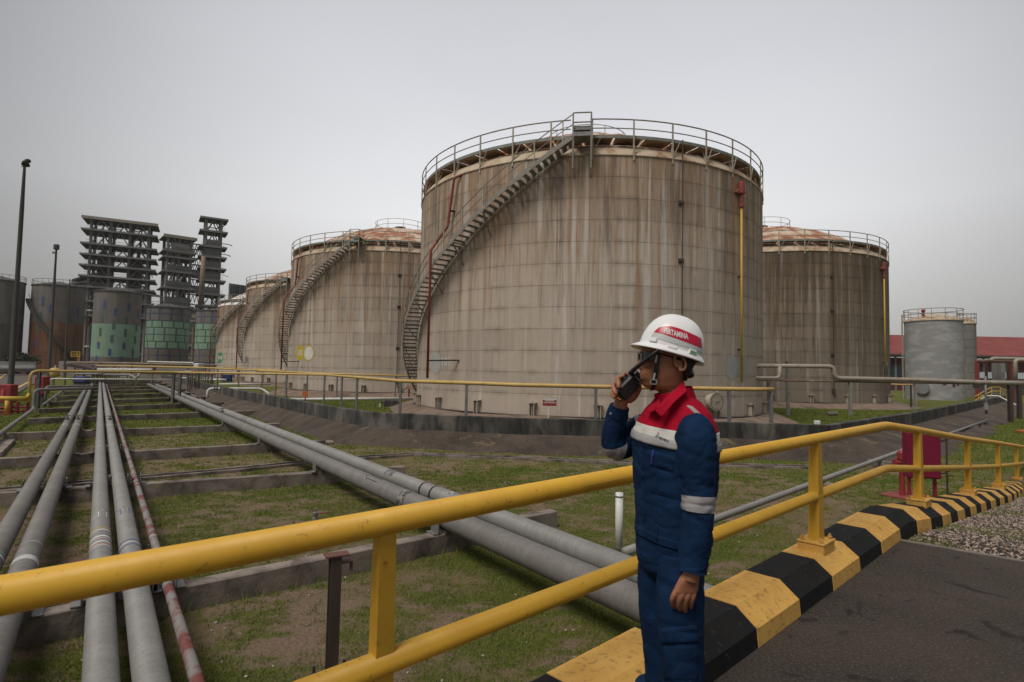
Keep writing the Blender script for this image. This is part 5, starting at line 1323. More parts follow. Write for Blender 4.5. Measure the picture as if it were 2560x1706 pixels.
# yellow vessel, canopy, drum, cabinets, red pipes ---------------------------------
c_ = ay(137, 931, 58); yv = thing('yellow_vessel', c_, 'small pale yellow round vessel beside the second dark pole', 'vessel')
MB().lathe([(.01, -.52), (.3, -.46), (.42, -.3), (.44, 0), (.42, .3), (.3, .42), (.01, .46)], 20, c_).build('tank_shell', M['yellow_pipe'], yv, smooth=True)
MB().tube([(c_.x - .1, c_.y, G), (c_.x - .1, c_.y, c_.z - .3)], .12, 8).build('leg', M['steel'], yv); MB().tube([c_ + Vector((0, 0, .4)), c_ + Vector((.05, 0, .7))], .05, 6).build('nozzle', M['white'], yv)
cn_ = thing('canopy', ay(195, 916, 62), 'low sloping dark metal canopy above the manifold at the far end of the pipe row', 'canopy')
p = ay(157, 913, 62); q_ = ay(172, 909, 62); r2_ = ay(241, 924, 62)
MB().prism([p, q_, r2_, r2_ - Vector((0, 0, .18)), q_ - Vector((0, 0, .35)), p - Vector((0, 0, .12))], (0, 3, 0)).build('roof', mat('dark_canopy_sheet', (0.06, 0.035, 0.035), (0.045, 0.03, 0.03), 1, .8), cn_, fix=True)
for px in (165, 188, 212, 232): p = ay(px, 915, 63); MB().bar((p.x, p.y, G), (p.x, p.y, p.z), .1, .1).build('post', M['dark_steel'], cn_)
c_ = ay(204, 946, 52); dm = thing('blue_tank', c_, 'dark blue box tank under the far end of the pipe crossing', 'tank')
MB().box(c_ + Vector((0, 0, -.1)), (1.1, .8, .55), None, .06).build('tank_body', M['blue'], dm); MB().box(c_ + Vector((.1, 0, -.45)), (.9, .6, .2)).build('skid', M['dark_steel'], dm)
# big diagonal white manifold pipes at the far end
def far_pipe(label, pts, r, m_, posts=()): return run_pipe('pipeline', pts, r, m_, label, posts)
far_pipe('white pipe bending behind the far end of the row', [ay(185, 945, 44), ay(186, 935, 44), ay(250, 935, 44), ay(262, 930.5, 50)], .07, M['light_pipe'])
far_pipe('white pipe running level with the yellow pipe at the far end', [ay(245, 924, 62), ay(380, 925, 60)], .13, M['white_pipe'])
far_pipe('pale pipe in the far manifold, lower run', [ay(262, 937, 46), ay(325, 937.5, 46), ay(341, 946, 42)], .08, M['light_pipe'])
far_pipe('pale pipe in the far manifold, right of the support posts', [ay(345, 942, 41), ay(349, 932.5, 45), ay(470, 935, 47)], .09, M['light_pipe'])
far_pipe('brown pipe on low stands beneath the silos', [ay(178, 907, 98), ay(330, 909, 98), ay(540, 915, 98)], .2, M['brown_pipe'])
far_pipe('thin white rail like pipe in front of the blue outlined silos', [ay(369, 908, 96), ay(369, 904.5, 96), ay(483, 907.5, 96), ay(483, 911, 96)], .12, M['white_pipe'])
block('cabinet', 'small white box cabinet at the foot of the silo hidden by the farthest tank', 'cabinet', 483, 497, 909, 919, 92, M['white'], 1.5)
block('cabinet', 'small red cabinet between the yellow pipes far behind', 'cabinet', 376, 385, 917, 926, 66, M['red'], .4)
for i, (x0, x1, d_) in enumerate(((230, 300, 64), (470, 535, 52))):
    mf = thing('valve_manifold', ay((x0 + x1) / 2, 935, d_), ('cluster of small valves and dark pipes at the far end of the pipe row', 'cluster of dark small pipes and stands at the foot of the farthest tank')[i], 'pipework')
    for k in range(14):
        px = x0 + (x1 - x0) * (k + .5) / 14 + rnd.uniform(-1, 1); p = ay(px, 920 + i * 6, d_ + rnd.uniform(-2, 2))
        MB().tube([(p.x, p.y, G), (p.x, p.y, p.z + rnd.uniform(-.2, .2))], .045, 6).build('riser', M['dark_steel'], mf)
        if k % 2 == 0: MB().tube([p + Vector((-.25, 0, -.1)), p + Vector((.25, 0, -.1))], .1, 6).build('valve', rnd.choice((M['dark_steel'], M['light_pipe'], M['red'])), mf)
    for zz in (925, 931, 940): a_ = ay(x0, zz + i * 4, d_); b_ = ay(x1, zz + 1 + i * 4, d_); MB().tube([a_, b_], .07, 6).build('header', rnd.choice((M['light_pipe'], M['dark_steel'])), mf)
c_ = az(565, 955, G + .0); bt = thing('tarpaulin', c_, 'dark blue tarpaulin hanging in front of the farthest tank', 'tarpaulin'); t_ = ay(565, 937, c_.y)
h = t_.z - G; w = 24 / F * c_.y / 2
P = []; 
for i in range(9):
    a = i / 8; P += [(c_.x - w + 2 * w * a, c_.y + .15 * math.sin(a * 19), G), (c_.x - w * .85 + 1.7 * w * a, c_.y + .06 * math.sin(a * 14), G + h)]
MB().add(P + [(p[0], p[1] + .5, p[2]) for p in P], [(2 * i, 2 * i + 2, 2 * i + 3, 2 * i + 1) for i in range(8)] + [(2 * i + 19, 2 * i + 21, 2 * i + 20, 2 * i + 18) for i in range(8)] + [(2 * i + 1, 2 * i + 3, 2 * i + 21, 2 * i + 19) for i in range(8)]).build('cloth', M['blue'], bt)
# left edge: red cabinets, yellow branch, red pipes, yellow stair
rc = thing('hose_cabinet', az(12, 1012, G), 'red hose cabinet with a fire extinguisher at the left edge', 'cabinet')
p = ay(-8, 1008, 32); q_ = ay(26, 962, 32); MB().box(((p.x + q_.x) / 2, 32.3, (p.z + q_.z) / 2), (abs(q_.x - p.x), .5, abs(q_.z - p.z)), None, .03).build('cabinet_body', M['red'], rc)
c2 = ay(8, 985, 31.8); MB().lathe([(.09, -.3), (.1, .15), (.04, .24), (.03, .3)], 10, c2).build('extinguisher', mat('bright_red_cylinder', (0.4, 0.06, 0.05), None, 4, .4), rc, smooth=True)
rb = thing('hose_cabinet', az(95, 1000, G), 'red cabinet just behind the corner risers of the yellow pipe', 'cabinet')
p = ay(82, 986, 34); q_ = ay(108, 942, 34); MB().box(((p.x + q_.x) / 2, 34.3, (p.z + q_.z) / 2), (abs(q_.x - p.x), .5, abs(q_.z - p.z)), None, .03).build('cabinet_body', M['red'], rb)
MB().box(((p.x + q_.x) / 2, 34.3, (p.z + G) / 2), (abs(q_.x - p.x) * .8, .3, p.z - G)).build('stand', M['dark_steel'], rb)
yb = thing('yellow_branch', ay(40, 997, 27), 'thick yellow pipe on a yellow leg entering from the left edge below the corner', 'pipe')
MB().tube([ay(-40, 996, 27), ay(66, 997.5, 27.5)], .11, 12).build('pipe_body', M['yellow_riser'], yb, smooth=True); p = ay(18, 1002, 27.2); MB().tube([(p.x, p.y, G), p], .085, 10).build('leg', M['yellow_riser'], yb, smooth=True); MB().lathe([(.2, 0), (.2, .04), (.085, .05)], 10, (p.x, p.y, G)).build('foot', M['red'], yb)
MB().tube([ay(66, 997.5, 27.5), ay(72, 985, 27.7)], .07, 8).build('elbow', M['yellow_riser'], yb, smooth=True)
rr_ = thing('red_header', ay(30, 1025, 27), 'red low fire header pipes at the left edge beside the yellow leg', 'pipe')
for yy in (1021, 1030): MB().tube([ay(-40, yy, 27.4), ay(68, yy - 3, 28)], .055, 8).build('header', M['red'], rr_)
for px in (28, 45, 70): p = ay(px, 1005, 27.7); MB().tube([(p.x, p.y, G), (p.x, p.y, p.z)], .06, 8).build('riser', M['red'], rr_)
ys = thing('yellow_steps', ay(190, 900, 112), 'small yellow access ladder platform at the foot of the rusted silo', 'ladder')
for y_ in (880, 886, 891): MB().bar(ay(178, y_, 112), ay(200, y_, 112), .12, .12).build('rail', M['yellow_riser'], ys)
for px in (178, 193, 200): MB().bar(ay(px, 880, 112), ay(px, 893, 112), .1, .1).build('post', M['yellow_riser'], ys)
for k in range(6): MB().bar(ay(194, 893 + k * 3, 112), ay(200, 893 + k * 3, 112), .12, .1).build('rung', M['yellow_riser'], ys)

# small things inside the bund
c_ = az(1022, 1006, G + .1); hu = thing('valve_hut', c_, 'little red post with a gabled orange roof beside the staircase foot of the largest tank', 'post'); t_ = ay(1022, 968, c_.y); h = t_.z - c_.z; w = .36
MB().bar(c_, c_ + Vector((0, 0, h - .1)), .1, .1).build('post', M['red'], hu)
tp = c_ + Vector((0, 0, h)); MB().prism([tp + Vector((-w, -.3, -.18)), tp + Vector((0, -.3, .1)), tp + Vector((w, -.3, -.18)), tp + Vector((w, -.3, -.22)), tp + Vector((0, -.3, .05)), tp + Vector((-w, -.3, -.22))], (0, .6, 0)).build('roof', M['orange'], hu, fix=True)
c_ = ay(763, 992, 30); og = thing('orange_sign', c_, 'small orange sign on a stand inside the bund in front of the second tank', 'sign'); MB().box(ay(763, 986, 30), (.27, .03, .32)).build('sign_panel', M['orange'], og); MB().bar((c_.x, c_.y + .03, G), (c_.x, c_.y + .03, c_.z + .1), .05, .05).build('post', M['red'], og)
vs, fs = text_verts('STOP', .08, .004); cc = ay(763, 986, 30) ; del vs, fs
c_ = az(978, 1018, G); o = MB().box(c_ + Vector((0, .3, .22)), (1.0, .8, .45), None, .05).build('concrete_pit', M['bund'], loc=c_); tag(o, 'dark stained concrete pit box on the grass left of the largest tank', 'pit')
c_ = az(950, 1019, G); wv = thing('white_valve', c_, 'small white valve stub on the grass beside the dark pit box', 'valve'); MB().tube([c_, c_ + Vector((0, 0, .3))], .05, 8).build('stub', M['white'], wv); MB().tube([c_ + Vector((-.15, 0, .32)), c_ + Vector((.3, 0, .34))], .06, 8).build('valve_body', M['dark_steel'], wv)
c_ = az(2080, 1040, G); o = MB().tube([c_ + Vector((-.35, 0, .14)), c_ + Vector((.35, .05, .14))], .14, 10).build('concrete_drum', M['concrete'], loc=c_); tag(o, 'short brown drum lying on the grass in front of the darkest tank', 'drum')
c_ = az(2043, 1062, ZT); o = MB().box(c_ + Vector((0, 0, .06)), (.17, .13, .13), None, .02).build('lamp_box', M['white'], loc=c_); tag(o, 'tiny white box sitting on top of the bund wall', 'box')

# ---------------------------------------------------------------- far right
M['grey_tank'] = mat('patched_grey_primer', (0.25, 0.25, 0.25), (0.33, 0.325, 0.32), .55, .9, stretch=(1, 1, 2.4), lo=.47, hi=.57, dirt=(0.27, 0.27, 0.27), dirt_scale=2, bump=0)
def small_tank(label, xl, xr, D, ytop, m_, seams=False):
    x, y, r = cyl_from_px(xl, xr, D); be = math.atan2(x, y); zt = ay((xl + xr) / 2, ytop, (D - r) * math.cos(be)).z
    root = thing('small_tank', (x, y, G), label, 'storage tank', 'small tanks at the right')
    if seams:
        MB().lathe([(r - .03, G), (r - .03, zt)], 40, (x, y, 0)).build('shell', M['seam'], root, smooth=True)
        n = 9; h = (zt - G) / n; P, Fc = arc_strip(r, .02, r, h - .02, .01, math.pi / 5 - .01, 5, .03); f0 = None
        for c_ in range(n):
            for k in range(10):
                if f0 is None: f0 = MB().add(P, Fc).build('plate', m_, None, fix=True); f0.parent = root; o = f0
                else: o = inst(f0, root)
                o.location = (0, 0, c_ * h); o.rotation_euler = (0, 0, (k + .5 * (c_ % 2)) * math.pi / 5)
    else: MB().lathe([(r, G), (r, zt)], 48, (x, y, 0)).build('shell', m_, root, smooth=True)
    MB().lathe([(r + .1, zt - .1), (r + .12, zt + .08), (r - .1, zt + .18), (r * .5, zt + .7), (.01, zt + .95)], 40, (x, y, 0)).build('roof', M['knuckle'], root, smooth=True)
    rl = thing('railing', (0, 0, 0), None, None); rl.parent = root
    for zz in (.6, 1.3, 1.6)[1:] if False else (.75, 1.35): MB().tube([Vector((x, y, zt + zz)) + pol(r + .05, a, 0) for a in np.linspace(0, 2 * math.pi, 40)[:-1]], .045, 5, closed=True).build('rail', M['grey_steel'], rl)
    for k in range(14):
        p = Vector((x, y, zt)) + pol(r + .05, k * 2 * math.pi / 14, 0); MB().tube([p, p + Vector((0, 0, 1.35))], .04, 5).build('post', M['cream_steel'], rl)
    return root, x, y, r, zt
root, x, y, r, zt = small_tank('grey primer coated small tank with whitish patches, right of the darkest tank', 2262, 2412, 88, 799, M['grey_tank'])
ca = math.atan2(-y, -x)
mb = MB(); ax = pol(1, ca - .35, 0); mb.lathe([(.55, -.05), (.55, .25), (.75, .25), (.75, .34), (.01, .36)], 20, Vector((x, y, .55)) + ax * r, axis=ax); mb.build('manhole', M['far_light'], root)
for da_, z in ((.28, .9), (.62, .7), (.8, .9)):
    P, Fc = arc_strip(r + .02, z, r + .02, z + .8, ca + da_, ca + da_ + .12, 3); MB().add([p + Vector((x, y, 0)) for p in P], Fc).build('red_patch', M['maroon'], root)
for dz in (0,):
    mb = MB()
    for s_ in (0, .5): p = Vector((x, y, 0)) + pol(r + .25, ca - 1.42 + s_ / r * .9, 0); mb.bar(p + Vector((0, 0, G)), p + Vector((0, 0, zt + .9)), .06, .06)
    p0 = Vector((x, y, 0)) + pol(r + .25, ca - 1.42, 0); p1 = Vector((x, y, 0)) + pol(r + .25, ca - 1.42 + .45 / r, 0)
    for z in np.arange(0, zt, .5): mb.bar(p0 + Vector((0, 0, z)), p1 + Vector((0, 0, z)), .04, .04)
    mb.build('ladder', M['cream_steel'], root)
c2 = Vector((x, y, zt + 1)) + pol(r * .8, ca - .4, 0); MB().lathe([(.01, -.5), (.2, -.45), (.1, -.1), (.24, .1), (.2, .3), (.01, .35)], 8, c2).build('roof_valve', M['red'], root)
small_tank('narrow grey tank with plate seams standing behind the patched grey tank', 2398, 2444, 104, 808, M['silo_grey'] if False else mat('seamed_grey_tank', (0.17, 0.165, 0.15), (0.14, 0.135, 0.125), .6, .9, bump=0), True)
# red roofed shed
rs = thing('red_roof_shed', ay(2400, 950, 120), 'long low shed with a red corrugated roof behind the grey tanks', 'building')
dR = 118; ez = zat(2440, 889, dR); rz = zat(2500, 843, dR + 9)
xa = ay(2180, 889, dR).x; xb = ay(2900, 889, dR).x
M['red_roof'] = mat('red_corrugated_roof', (0.21, 0.045, 0.038), (0.16, 0.035, 0.03), .4, .7, bump=0)
n = 150; P = []
for i in range(n + 1):
    xx = xa + (xb - xa) * i / n; w = .06 if i % 2 else 0
    P += [(xx, dR, ez + w), (xx, dR + 9, rz + w), (xx, dR + 18, ez + w)]
MB().add(P, [(i * 3 + k, i * 3 + 3 + k, i * 3 + 4 + k, i * 3 + 1 + k) for i in range(n) for k in range(2)]).build('roof', M['red_roof'], rs)
MB().box(((xa + xb) / 2, dR - .05, ez - .15), (xb - xa, .3, .35)).build('gutter', M['far_steel'], rs)
MB().box(((xa + xb) / 2, dR + 9, (ez - 1) / 2 - .6), (xb - xa - 2, 15, ez + .8)).build('wall', M['maroon'], rs)
for i in range(26):
    xx = xa + 1 + i * (xb - xa - 2) / 25; MB().box((xx, dR + 1.2, ez / 2 - .5), (.3, .3, ez + 1)).build('column', M['far_light'], rs)
z0 = zat(2300, 943, dR); z1 = zat(2300, 915, dR)
for i in range(8):
    x0 = ay(2225 + i * 8, 930, dR).x; MB().box((x0 + .2, dR + 1.3, (z0 + z1) / 2), (.5 * 1.1, .1, z1 - z0)).build('window', M['glass'], rs)
a_ = ay(2444, 933, 100); b_ = ay(2620, 946, 100)
bx_ = thing('pale_container', ay(2500, 950, 100), 'long pale blue corrugated container seen through the posts of the pipe rack', 'container')
mb = MB(); n = 60
P = []
for i in range(n + 1): xx = a_.x + (b_.x - a_.x) * i / n; yy = 100 + (.06 if i % 2 else 0); P += [(xx, yy, zat(2500, 947, 100)), (xx, yy, zat(2500, 931.5, 100))]
MB().add(P, [(2 * i, 2 * i + 2, 2 * i + 3, 2 * i + 1) for i in range(n)]).build('side_panel', mat('pale_blue_sheet', (0.42, 0.47, 0.52), (0.36, 0.41, 0.46), 1, .7, bump=0), bx_)
MB().box(((a_.x + b_.x) / 2, 101.3, (zat(2500, 947, 100) + zat(2500, 931.5, 100)) / 2), (b_.x - a_.x - .1, 2.4, abs(zat(2500, 947, 100) - zat(2500, 931.5, 100)) - .05)).build('box_body', M['far_light'], bx_)
MB().box(((a_.x + b_.x) / 2, 101.3, (zat(2500, 947, 100) + G) / 2), (b_.x - a_.x - .1, 2.2, abs(zat(2500, 947, 100) - G))).build('chassis', M['far_steel'], bx_)
# pipe rack
pr = thing('pipe_rack', ay(2500, 950, 60), 'rusty pipe rack with tan pipes on red brown columns at the right edge', 'pipe rack')
d = 60
for px, m_, w in ((2442, 'red_pipe', .3), (2486, 'far_light', .35), (2530, 'red_pipe', .3), (2537, 'far_light', .3), (2600, 'red_pipe', .3), (2465, 'dark_steel', .2), (2503, 'grey_steel', .45), (2520, 'dark_steel', .22)):
    p = ay(px, 904, d + rnd.uniform(0, 3)); MB().bar((p.x, p.y, G), (p.x, p.y, p.z), w, w).build('column', M[m_], pr)
for y_, r, m_ in ((902, .14, 'brown_pipe'), (905, .1, 'red_pipe')): MB().tube([ay(2440, y_, d), ay(2640, y_ + 2, d)], r, 8).build('pipe_run', M[m_], pr)
MB().tube(bend([ay(2475, 902, d - 1), ay(2482, 896.5, d - 1), ay(2640, 899, d - 1)], .3), .18, 8).build('pipe_run', M['tan_pipe'], pr, smooth=True)
MB().tube(bend([ay(2538, 960, d - 2), ay(2538, 900.5, d - 2), ay(2640, 902, d - 2)], .3), .18, 8).build('pipe_run', M['tan_pipe'], pr, smooth=True)
for y_ in (953, 957, 962): MB().tube([ay(2440, y_, d - 3), ay(2640, y_ + 2, d - 3)], .12, 6).build('pipe_run', M['tan_pipe' if y_ > 955 else 'brown_pipe'], pr)
MB().bar(ay(2440, 966, d - 3), ay(2640, 969, d - 3), .8, .4).build('rack_beam', M['dark_steel'], pr)
for i, (px, yb, yt, lab) in enumerate(((2527, 1057, 957, 'thick dark post right of the coupling post'), (2549, 1047, 957, 'dark post nearest the right edge, behind the thick one'))):
    c_ = az(px, yb, G); t_ = ay(px, yt, c_.y); o = hpost((c_.x, c_.y, G), t_.z, None, .2, M['dark_steel'], 'pipe_stand'); tag(o, lab, 'stand')
p = ay(2515, 956, 30.5)
# yellow stile handrails crossing the wall
yh = thing('stile_rail', ay(2480, 985, 52), 'thin yellow stile handrails crossing the bund wall near the right edge', 'handrail')
for k, dy in enumerate((0, 10)): MB().tube([ay(2437, 992 + dy, 50), ay(2478, 968.5 + dy, 50), ay(2499, 968.5 + dy, 50), ay(2524, 981 + dy, 50)], .04, 5).build('rail', M['yellow_riser'], yh)
for px, y_ in ((2446, 988), (2479, 969), (2501, 970), (2520, 980)): MB().tube([ay(px, y_, 50), ay(px, y_ + 22, 50)], .045, 5).build('post', M['yellow_riser'], yh)
wr = MB().tube([ay(2452, 999, 48), ay(2468, 990, 48), ay(2496, 990.5, 48), ay(2540, 1013, 44)], .06, 6).build('white_rail_pipe', M['white_pipe'], smooth=True); tag(wr, 'thin white bent pipe lying over the bund wall corner at right', 'pipe')
# ---------------------------------------------------------------- the worker
from mathutils.bvhtree import BVHTree
from mathutils import noise as mnoise
YP = 2.15
def clothmat(name, c1, c2, rough=.85):
    m, t, b = newmat(name); q = NB(t); P_ = q.pos()
    f1 = q.noise(q.map(P_, (1, 1, .8)), 11, 3, .5, .6)
    q.l(q.mix(q.rng(f1, .3, .7), c1, c2), b.inputs['Base Color']); b.inputs['Roughness'].default_value = rough
    b.inputs['Specular IOR Level'].default_value = .12
    h = q.math('ADD', q.math('MULTIPLY', f1, 1.0), q.math('MULTIPLY', q.noise(P_, 60, 4, .7), .12)); q.bump(h, .6, .025, b); return m
M['navy'] = clothmat('navy_coverall_cloth', (0.0055, 0.023, 0.066), (0.0035, 0.014, 0.042))
M['redcloth'] = clothmat('red_coverall_cloth', (0.36, 0.004, 0.022), (0.27, 0.003, 0.018))
M['whitecloth'] = clothmat('white_coverall_cloth', (0.50, 0.49, 0.46), (0.42, 0.41, 0.385))
M['reflect'] = clothmat('grey_reflective_tape', (0.32, 0.31, 0.32), (0.26, 0.25, 0.255), .45)
m, t, b = newmat('tanned_skin'); q = NB(t); P_ = q.obj()
q.l(q.mix(q.rng(q.noise(P_, 18, 5, .6), .35, .7), (0.31, 0.135, 0.072), (0.23, 0.092, 0.05)), b.inputs['Base Color']); b.inputs['Roughness'].default_value = .5
b.inputs['Subsurface Weight'].default_value = .12; b.inputs['Subsurface Radius'].default_value = (.012, .005, .003); q.bump(q.noise(P_, 260, 3, .6), .25, .001, b); M['skin'] = m
M['hair'] = mat('black_hair', (0.010, 0.009, 0.009), (0.02, 0.017, 0.015), 120, .6, stretch=(1, 1, .15), bump=.5, bdist=.002)

def crom(P, t):
    n = len(P) - 1; i = min(int(t), n - 1); f = t - i
    p0, p1, p2, p3 = P[max(i - 1, 0)], P[i], P[i + 1], P[min(i + 2, n)]
    return tuple(.5 * (2 * b_ + (c_ - a_) * f + (2 * a_ - 5 * b_ + 4 * c_ - d_) * f * f + (3 * b_ - a_ - 3 * c_ + d_) * f ** 3) for a_, b_, c_, d_ in zip(p0, p1, p2, p3))
def ring_pts(c, ux, uy, a, b_, n, e=2.0):
    o = []
    for k in range(n):
        th = 2 * math.pi * k / n; ct, st = math.cos(th), math.sin(th)
        o.append(c + ux * (a * math.copysign(abs(ct) ** (2 / e), ct)) + uy * (b_ * math.copysign(abs(st) ** (2 / e), st)))
    return o
def skin_rings(rings, cap=True):
    n = len(rings[0]); P = [p for r in rings for p in r]
    Fc = [(i * n + k, i * n + (k + 1) % n, (i + 1) * n + (k + 1) % n, (i + 1) * n + k) for i in range(len(rings) - 1) for k in range(n)]
    if cap: Fc += [tuple(range(n - 1, -1, -1)), tuple((len(rings) - 1) * n + k for k in range(n))]
    return P, Fc
def fold(p, amp, sc=(9, 9, 6)):
    q_ = Vector((p.x * sc[0], p.y * sc[1], p.z * sc[2])); w_ = abs(mnoise.noise(Vector((q_.x * .8 + q_.z * .8, q_.y * .8, q_.z * 1.1 - q_.x * .6)))); w2 = abs(mnoise.noise(Vector((q_.x * .9 - q_.z * .9, q_.y * .9 + 7, q_.z * 1.0 + q_.x * .5)) * 1.5)); v_ = mnoise.noise(q_ * .6) * .6 - math.exp(-(w_ / .09) ** 2) * .5 - math.exp(-(w2 / .10) ** 2) * .35 + mnoise.noise(q_ * 3.) * .10 + .3
    return v_ * amp * .55
def vec(p): return ay(*p)

# torso of the coverall: (px, py, half lateral, half depth, tilt)
LAT = Vector((.6, -.8, 0)); FWD = Vector((-.8, -.6, 0))
TK = [(1684, 985, .066, .062, .0), (1691, 1004, .095, .074, .02), (1693, 1030, .134, .092, .05), (1691, 1062, .160, .112, .08), (1685, 1100, .174, .128, .10), (1685, 1150, .172, .129, .09),
      (1685, 1210, .168, .126, .08), (1681, 1265, .156, .118, .08), (1680, 1305, .152, .115, .09), (1680, 1345, .148, .118, .09), (1678, 1390, .136, .116, .07), (1678, 1420, .122, .106, .04), (1678, 1446, .085, .075, .0)]
TPY = [k[1] for k in TK]
TK = [(k[0] + 1, k[1], k[2] * .945, k[3] * .945, k[4]) for k in TK]
def torso_ring(py, infl=0.0, n=72, amp=.012):
    t_ = 0
    for i in range(len(TPY) - 1):
        if TPY[i] <= py <= TPY[i + 1]: t_ = i + (py - TPY[i]) / (TPY[i + 1] - TPY[i])
    px, _, a, b_, tl = crom(TK, t_); c = ay(px, py, YP)
    o = []
    for p in ring_pts(c, LAT, FWD, a + infl, b_ + infl, n, 2.25):
        d = p - c; p = p + Vector((0, 0, -tl * d.dot(LAT)))
        o.append(p + d.normalized() * fold(p, amp, (6.5, 6.5, 8)))
    return o
def torso_piece(y0, y1, infl, name, m_, parent, cap=False, step=3, amp=.012):
    n = max(2, int(abs(y1 - y0) / step) + 1); R2 = [torso_ring(y0 + (y1 - y0) * i / (n - 1), infl, amp=amp) for i in range(n)]
    if infl > 0 and not cap:        # give the band an edge
        i_ = torso_ring(y0, infl - .004, amp=amp); j_ = torso_ring(y1, infl - .004, amp=amp); R2 = [i_] + R2 + [j_]
    P, Fc = skin_rings(R2, cap); return MB().add(P, Fc).build(name, m_, parent, smooth=True, fix=True)
foot = ay(1690, 900, YP)
pe = thing('person', (foot.x, foot.y, 0), 'worker in a navy coverall and white hard hat holding a radio to his mouth', 'person')
cov = torso_piece(1060, 1446, 0, 'coverall', M['navy'], pe, cap=True)
torso_piece(985, 1067, .002, 'yoke', M['redcloth'], cov, step=3, amp=.012)
torso_piece(1066, 1090, .003, 'chest_band', M['whitecloth'], cov, step=4)
torso_piece(1089, 1107, .005, 'reflective_band', M['reflect'], cov, step=4)
torso_piece(1322, 1343, .003, 'waistband', M['navy'], cov, step=4)

def limb(keys, n=36, step=7, amp=.006, e=2.0, t0=0, t1=None, infl=0.0, ref=Vector((0, 0, 1)), cap=True, sc=(10, 10, 10)):
    K = [tuple(vec(k[:3])) + tuple(k[3:]) for k in keys] if len(keys[0]) == 5 else keys
    t1 = len(K) - 1 if t1 is None else t1; ns = max(3, int((t1 - t0) * step)); R2 = []; ux = None
    for i in range(ns + 1):
        t_ = t0 + (t1 - t0) * i / ns; v_ = crom(K, t_); a_ = crom(K, max(t_ - .15, 0)); b_ = crom(K, min(t_ + .15, len(K) - 1))
        c = Vector(v_[:3]); T_ = (Vector(b_[:3]) - Vector(a_[:3])).normalized()
        if ux is None:
            ux = Vector((1, 0, 0)) - T_ * T_.x
            if ux.length < .3: ux = Vector((0, 0, 1)) - T_ * T_.z
        ux = (ux - T_ * ux.dot(T_)).normalized(); uy = T_.cross(ux)
        o = []
        for p in ring_pts(c, ux, uy, v_[3] + infl, v_[4] + infl, n, e):
            o.append(p + (p - c).normalized() * fold(p, amp, sc))
        R2.append(o)
    return skin_rings(R2, cap)
# sleeves
NEAR = [(1732, 1062, 2.045, .045, .05), (1742, 1078, 2.02, .070, .07), (1748, 1115, 2.0, .070, .072), (1750, 1170, 1.99, .064, .066), (1752, 1225, 1.985, .056, .060), (1752, 1262, 1.98, .053, .057), (1749, 1310, 1.975, .055, .055), (1742, 1360, 1.965, .054, .053), (1736, 1398, 1.96, .049, .048), (1733, 1430, 1.955, .045, .044)]
NEAR = [(k[0] - 7, k[1], k[2], k[3] * .93, k[4] * .95) for k in NEAR[:-2]] + [(k[0] - 3, k[1], k[2], k[3] * .95, k[4] * .95) for k in NEAR[-2:]]
FAR = [(1628, 1068, 2.275, .05, .05), (1606, 1078, 2.29, .062, .062), (1578, 1098, 2.295, .054, .055), (1552, 1116, 2.29, .052, .052), (1536, 1110, 2.275, .050, .050), (1534, 1082, 2.26, .046, .046), (1541, 1046, 2.24, .041, .041), (1549, 1016, 2.225, .033, .034)]
P, Fc = limb(NEAR, amp=.015, step=9, sc=(9, 9, 13)); MB().add(P, Fc).build('sleeve', M['navy'], cov, smooth=True, fix=True)
P, Fc = limb(FAR, amp=.012, step=9, sc=(12, 12, 10)); MB().add(P, Fc).build('sleeve', M['navy'], cov, smooth=True, fix=True)
P, Fc = limb(NEAR, amp=.015, step=16, t0=4.35, t1=5.32, infl=.004, cap=False, sc=(9, 9, 13)); MB().add(P, Fc).build('reflective_band', M['reflect'], cov, smooth=True, fix=True)
P, Fc = limb(FAR, amp=.012, step=16, t0=3.3, t1=4.2, infl=.004, cap=False, sc=(12, 12, 10)); MB().add(P, Fc).build('reflective_band', M['reflect'], cov, smooth=True, fix=True)
P, Fc = limb(FAR, amp=.012, step=10, t0=.55, t1=.95, infl=.003, cap=False, sc=(12, 12, 10)); MB().add(P, Fc).build('shoulder_stripe', M['whitecloth'], cov, smooth=True, fix=True)
P, Fc = limb(NEAR, amp=.006, step=16, t0=8.05, t1=9, infl=.003, cap=False, sc=(9, 9, 13)); MB().add(P, Fc).build('cuff', M['navy'], cov, smooth=True, fix=True)
P, Fc = limb(FAR, amp=.006, step=16, t0=6.2, t1=7, infl=.003, cap=False, sc=(12, 12, 10)); MB().add(P, Fc).build('cuff', M['navy'], cov, smooth=True, fix=True)
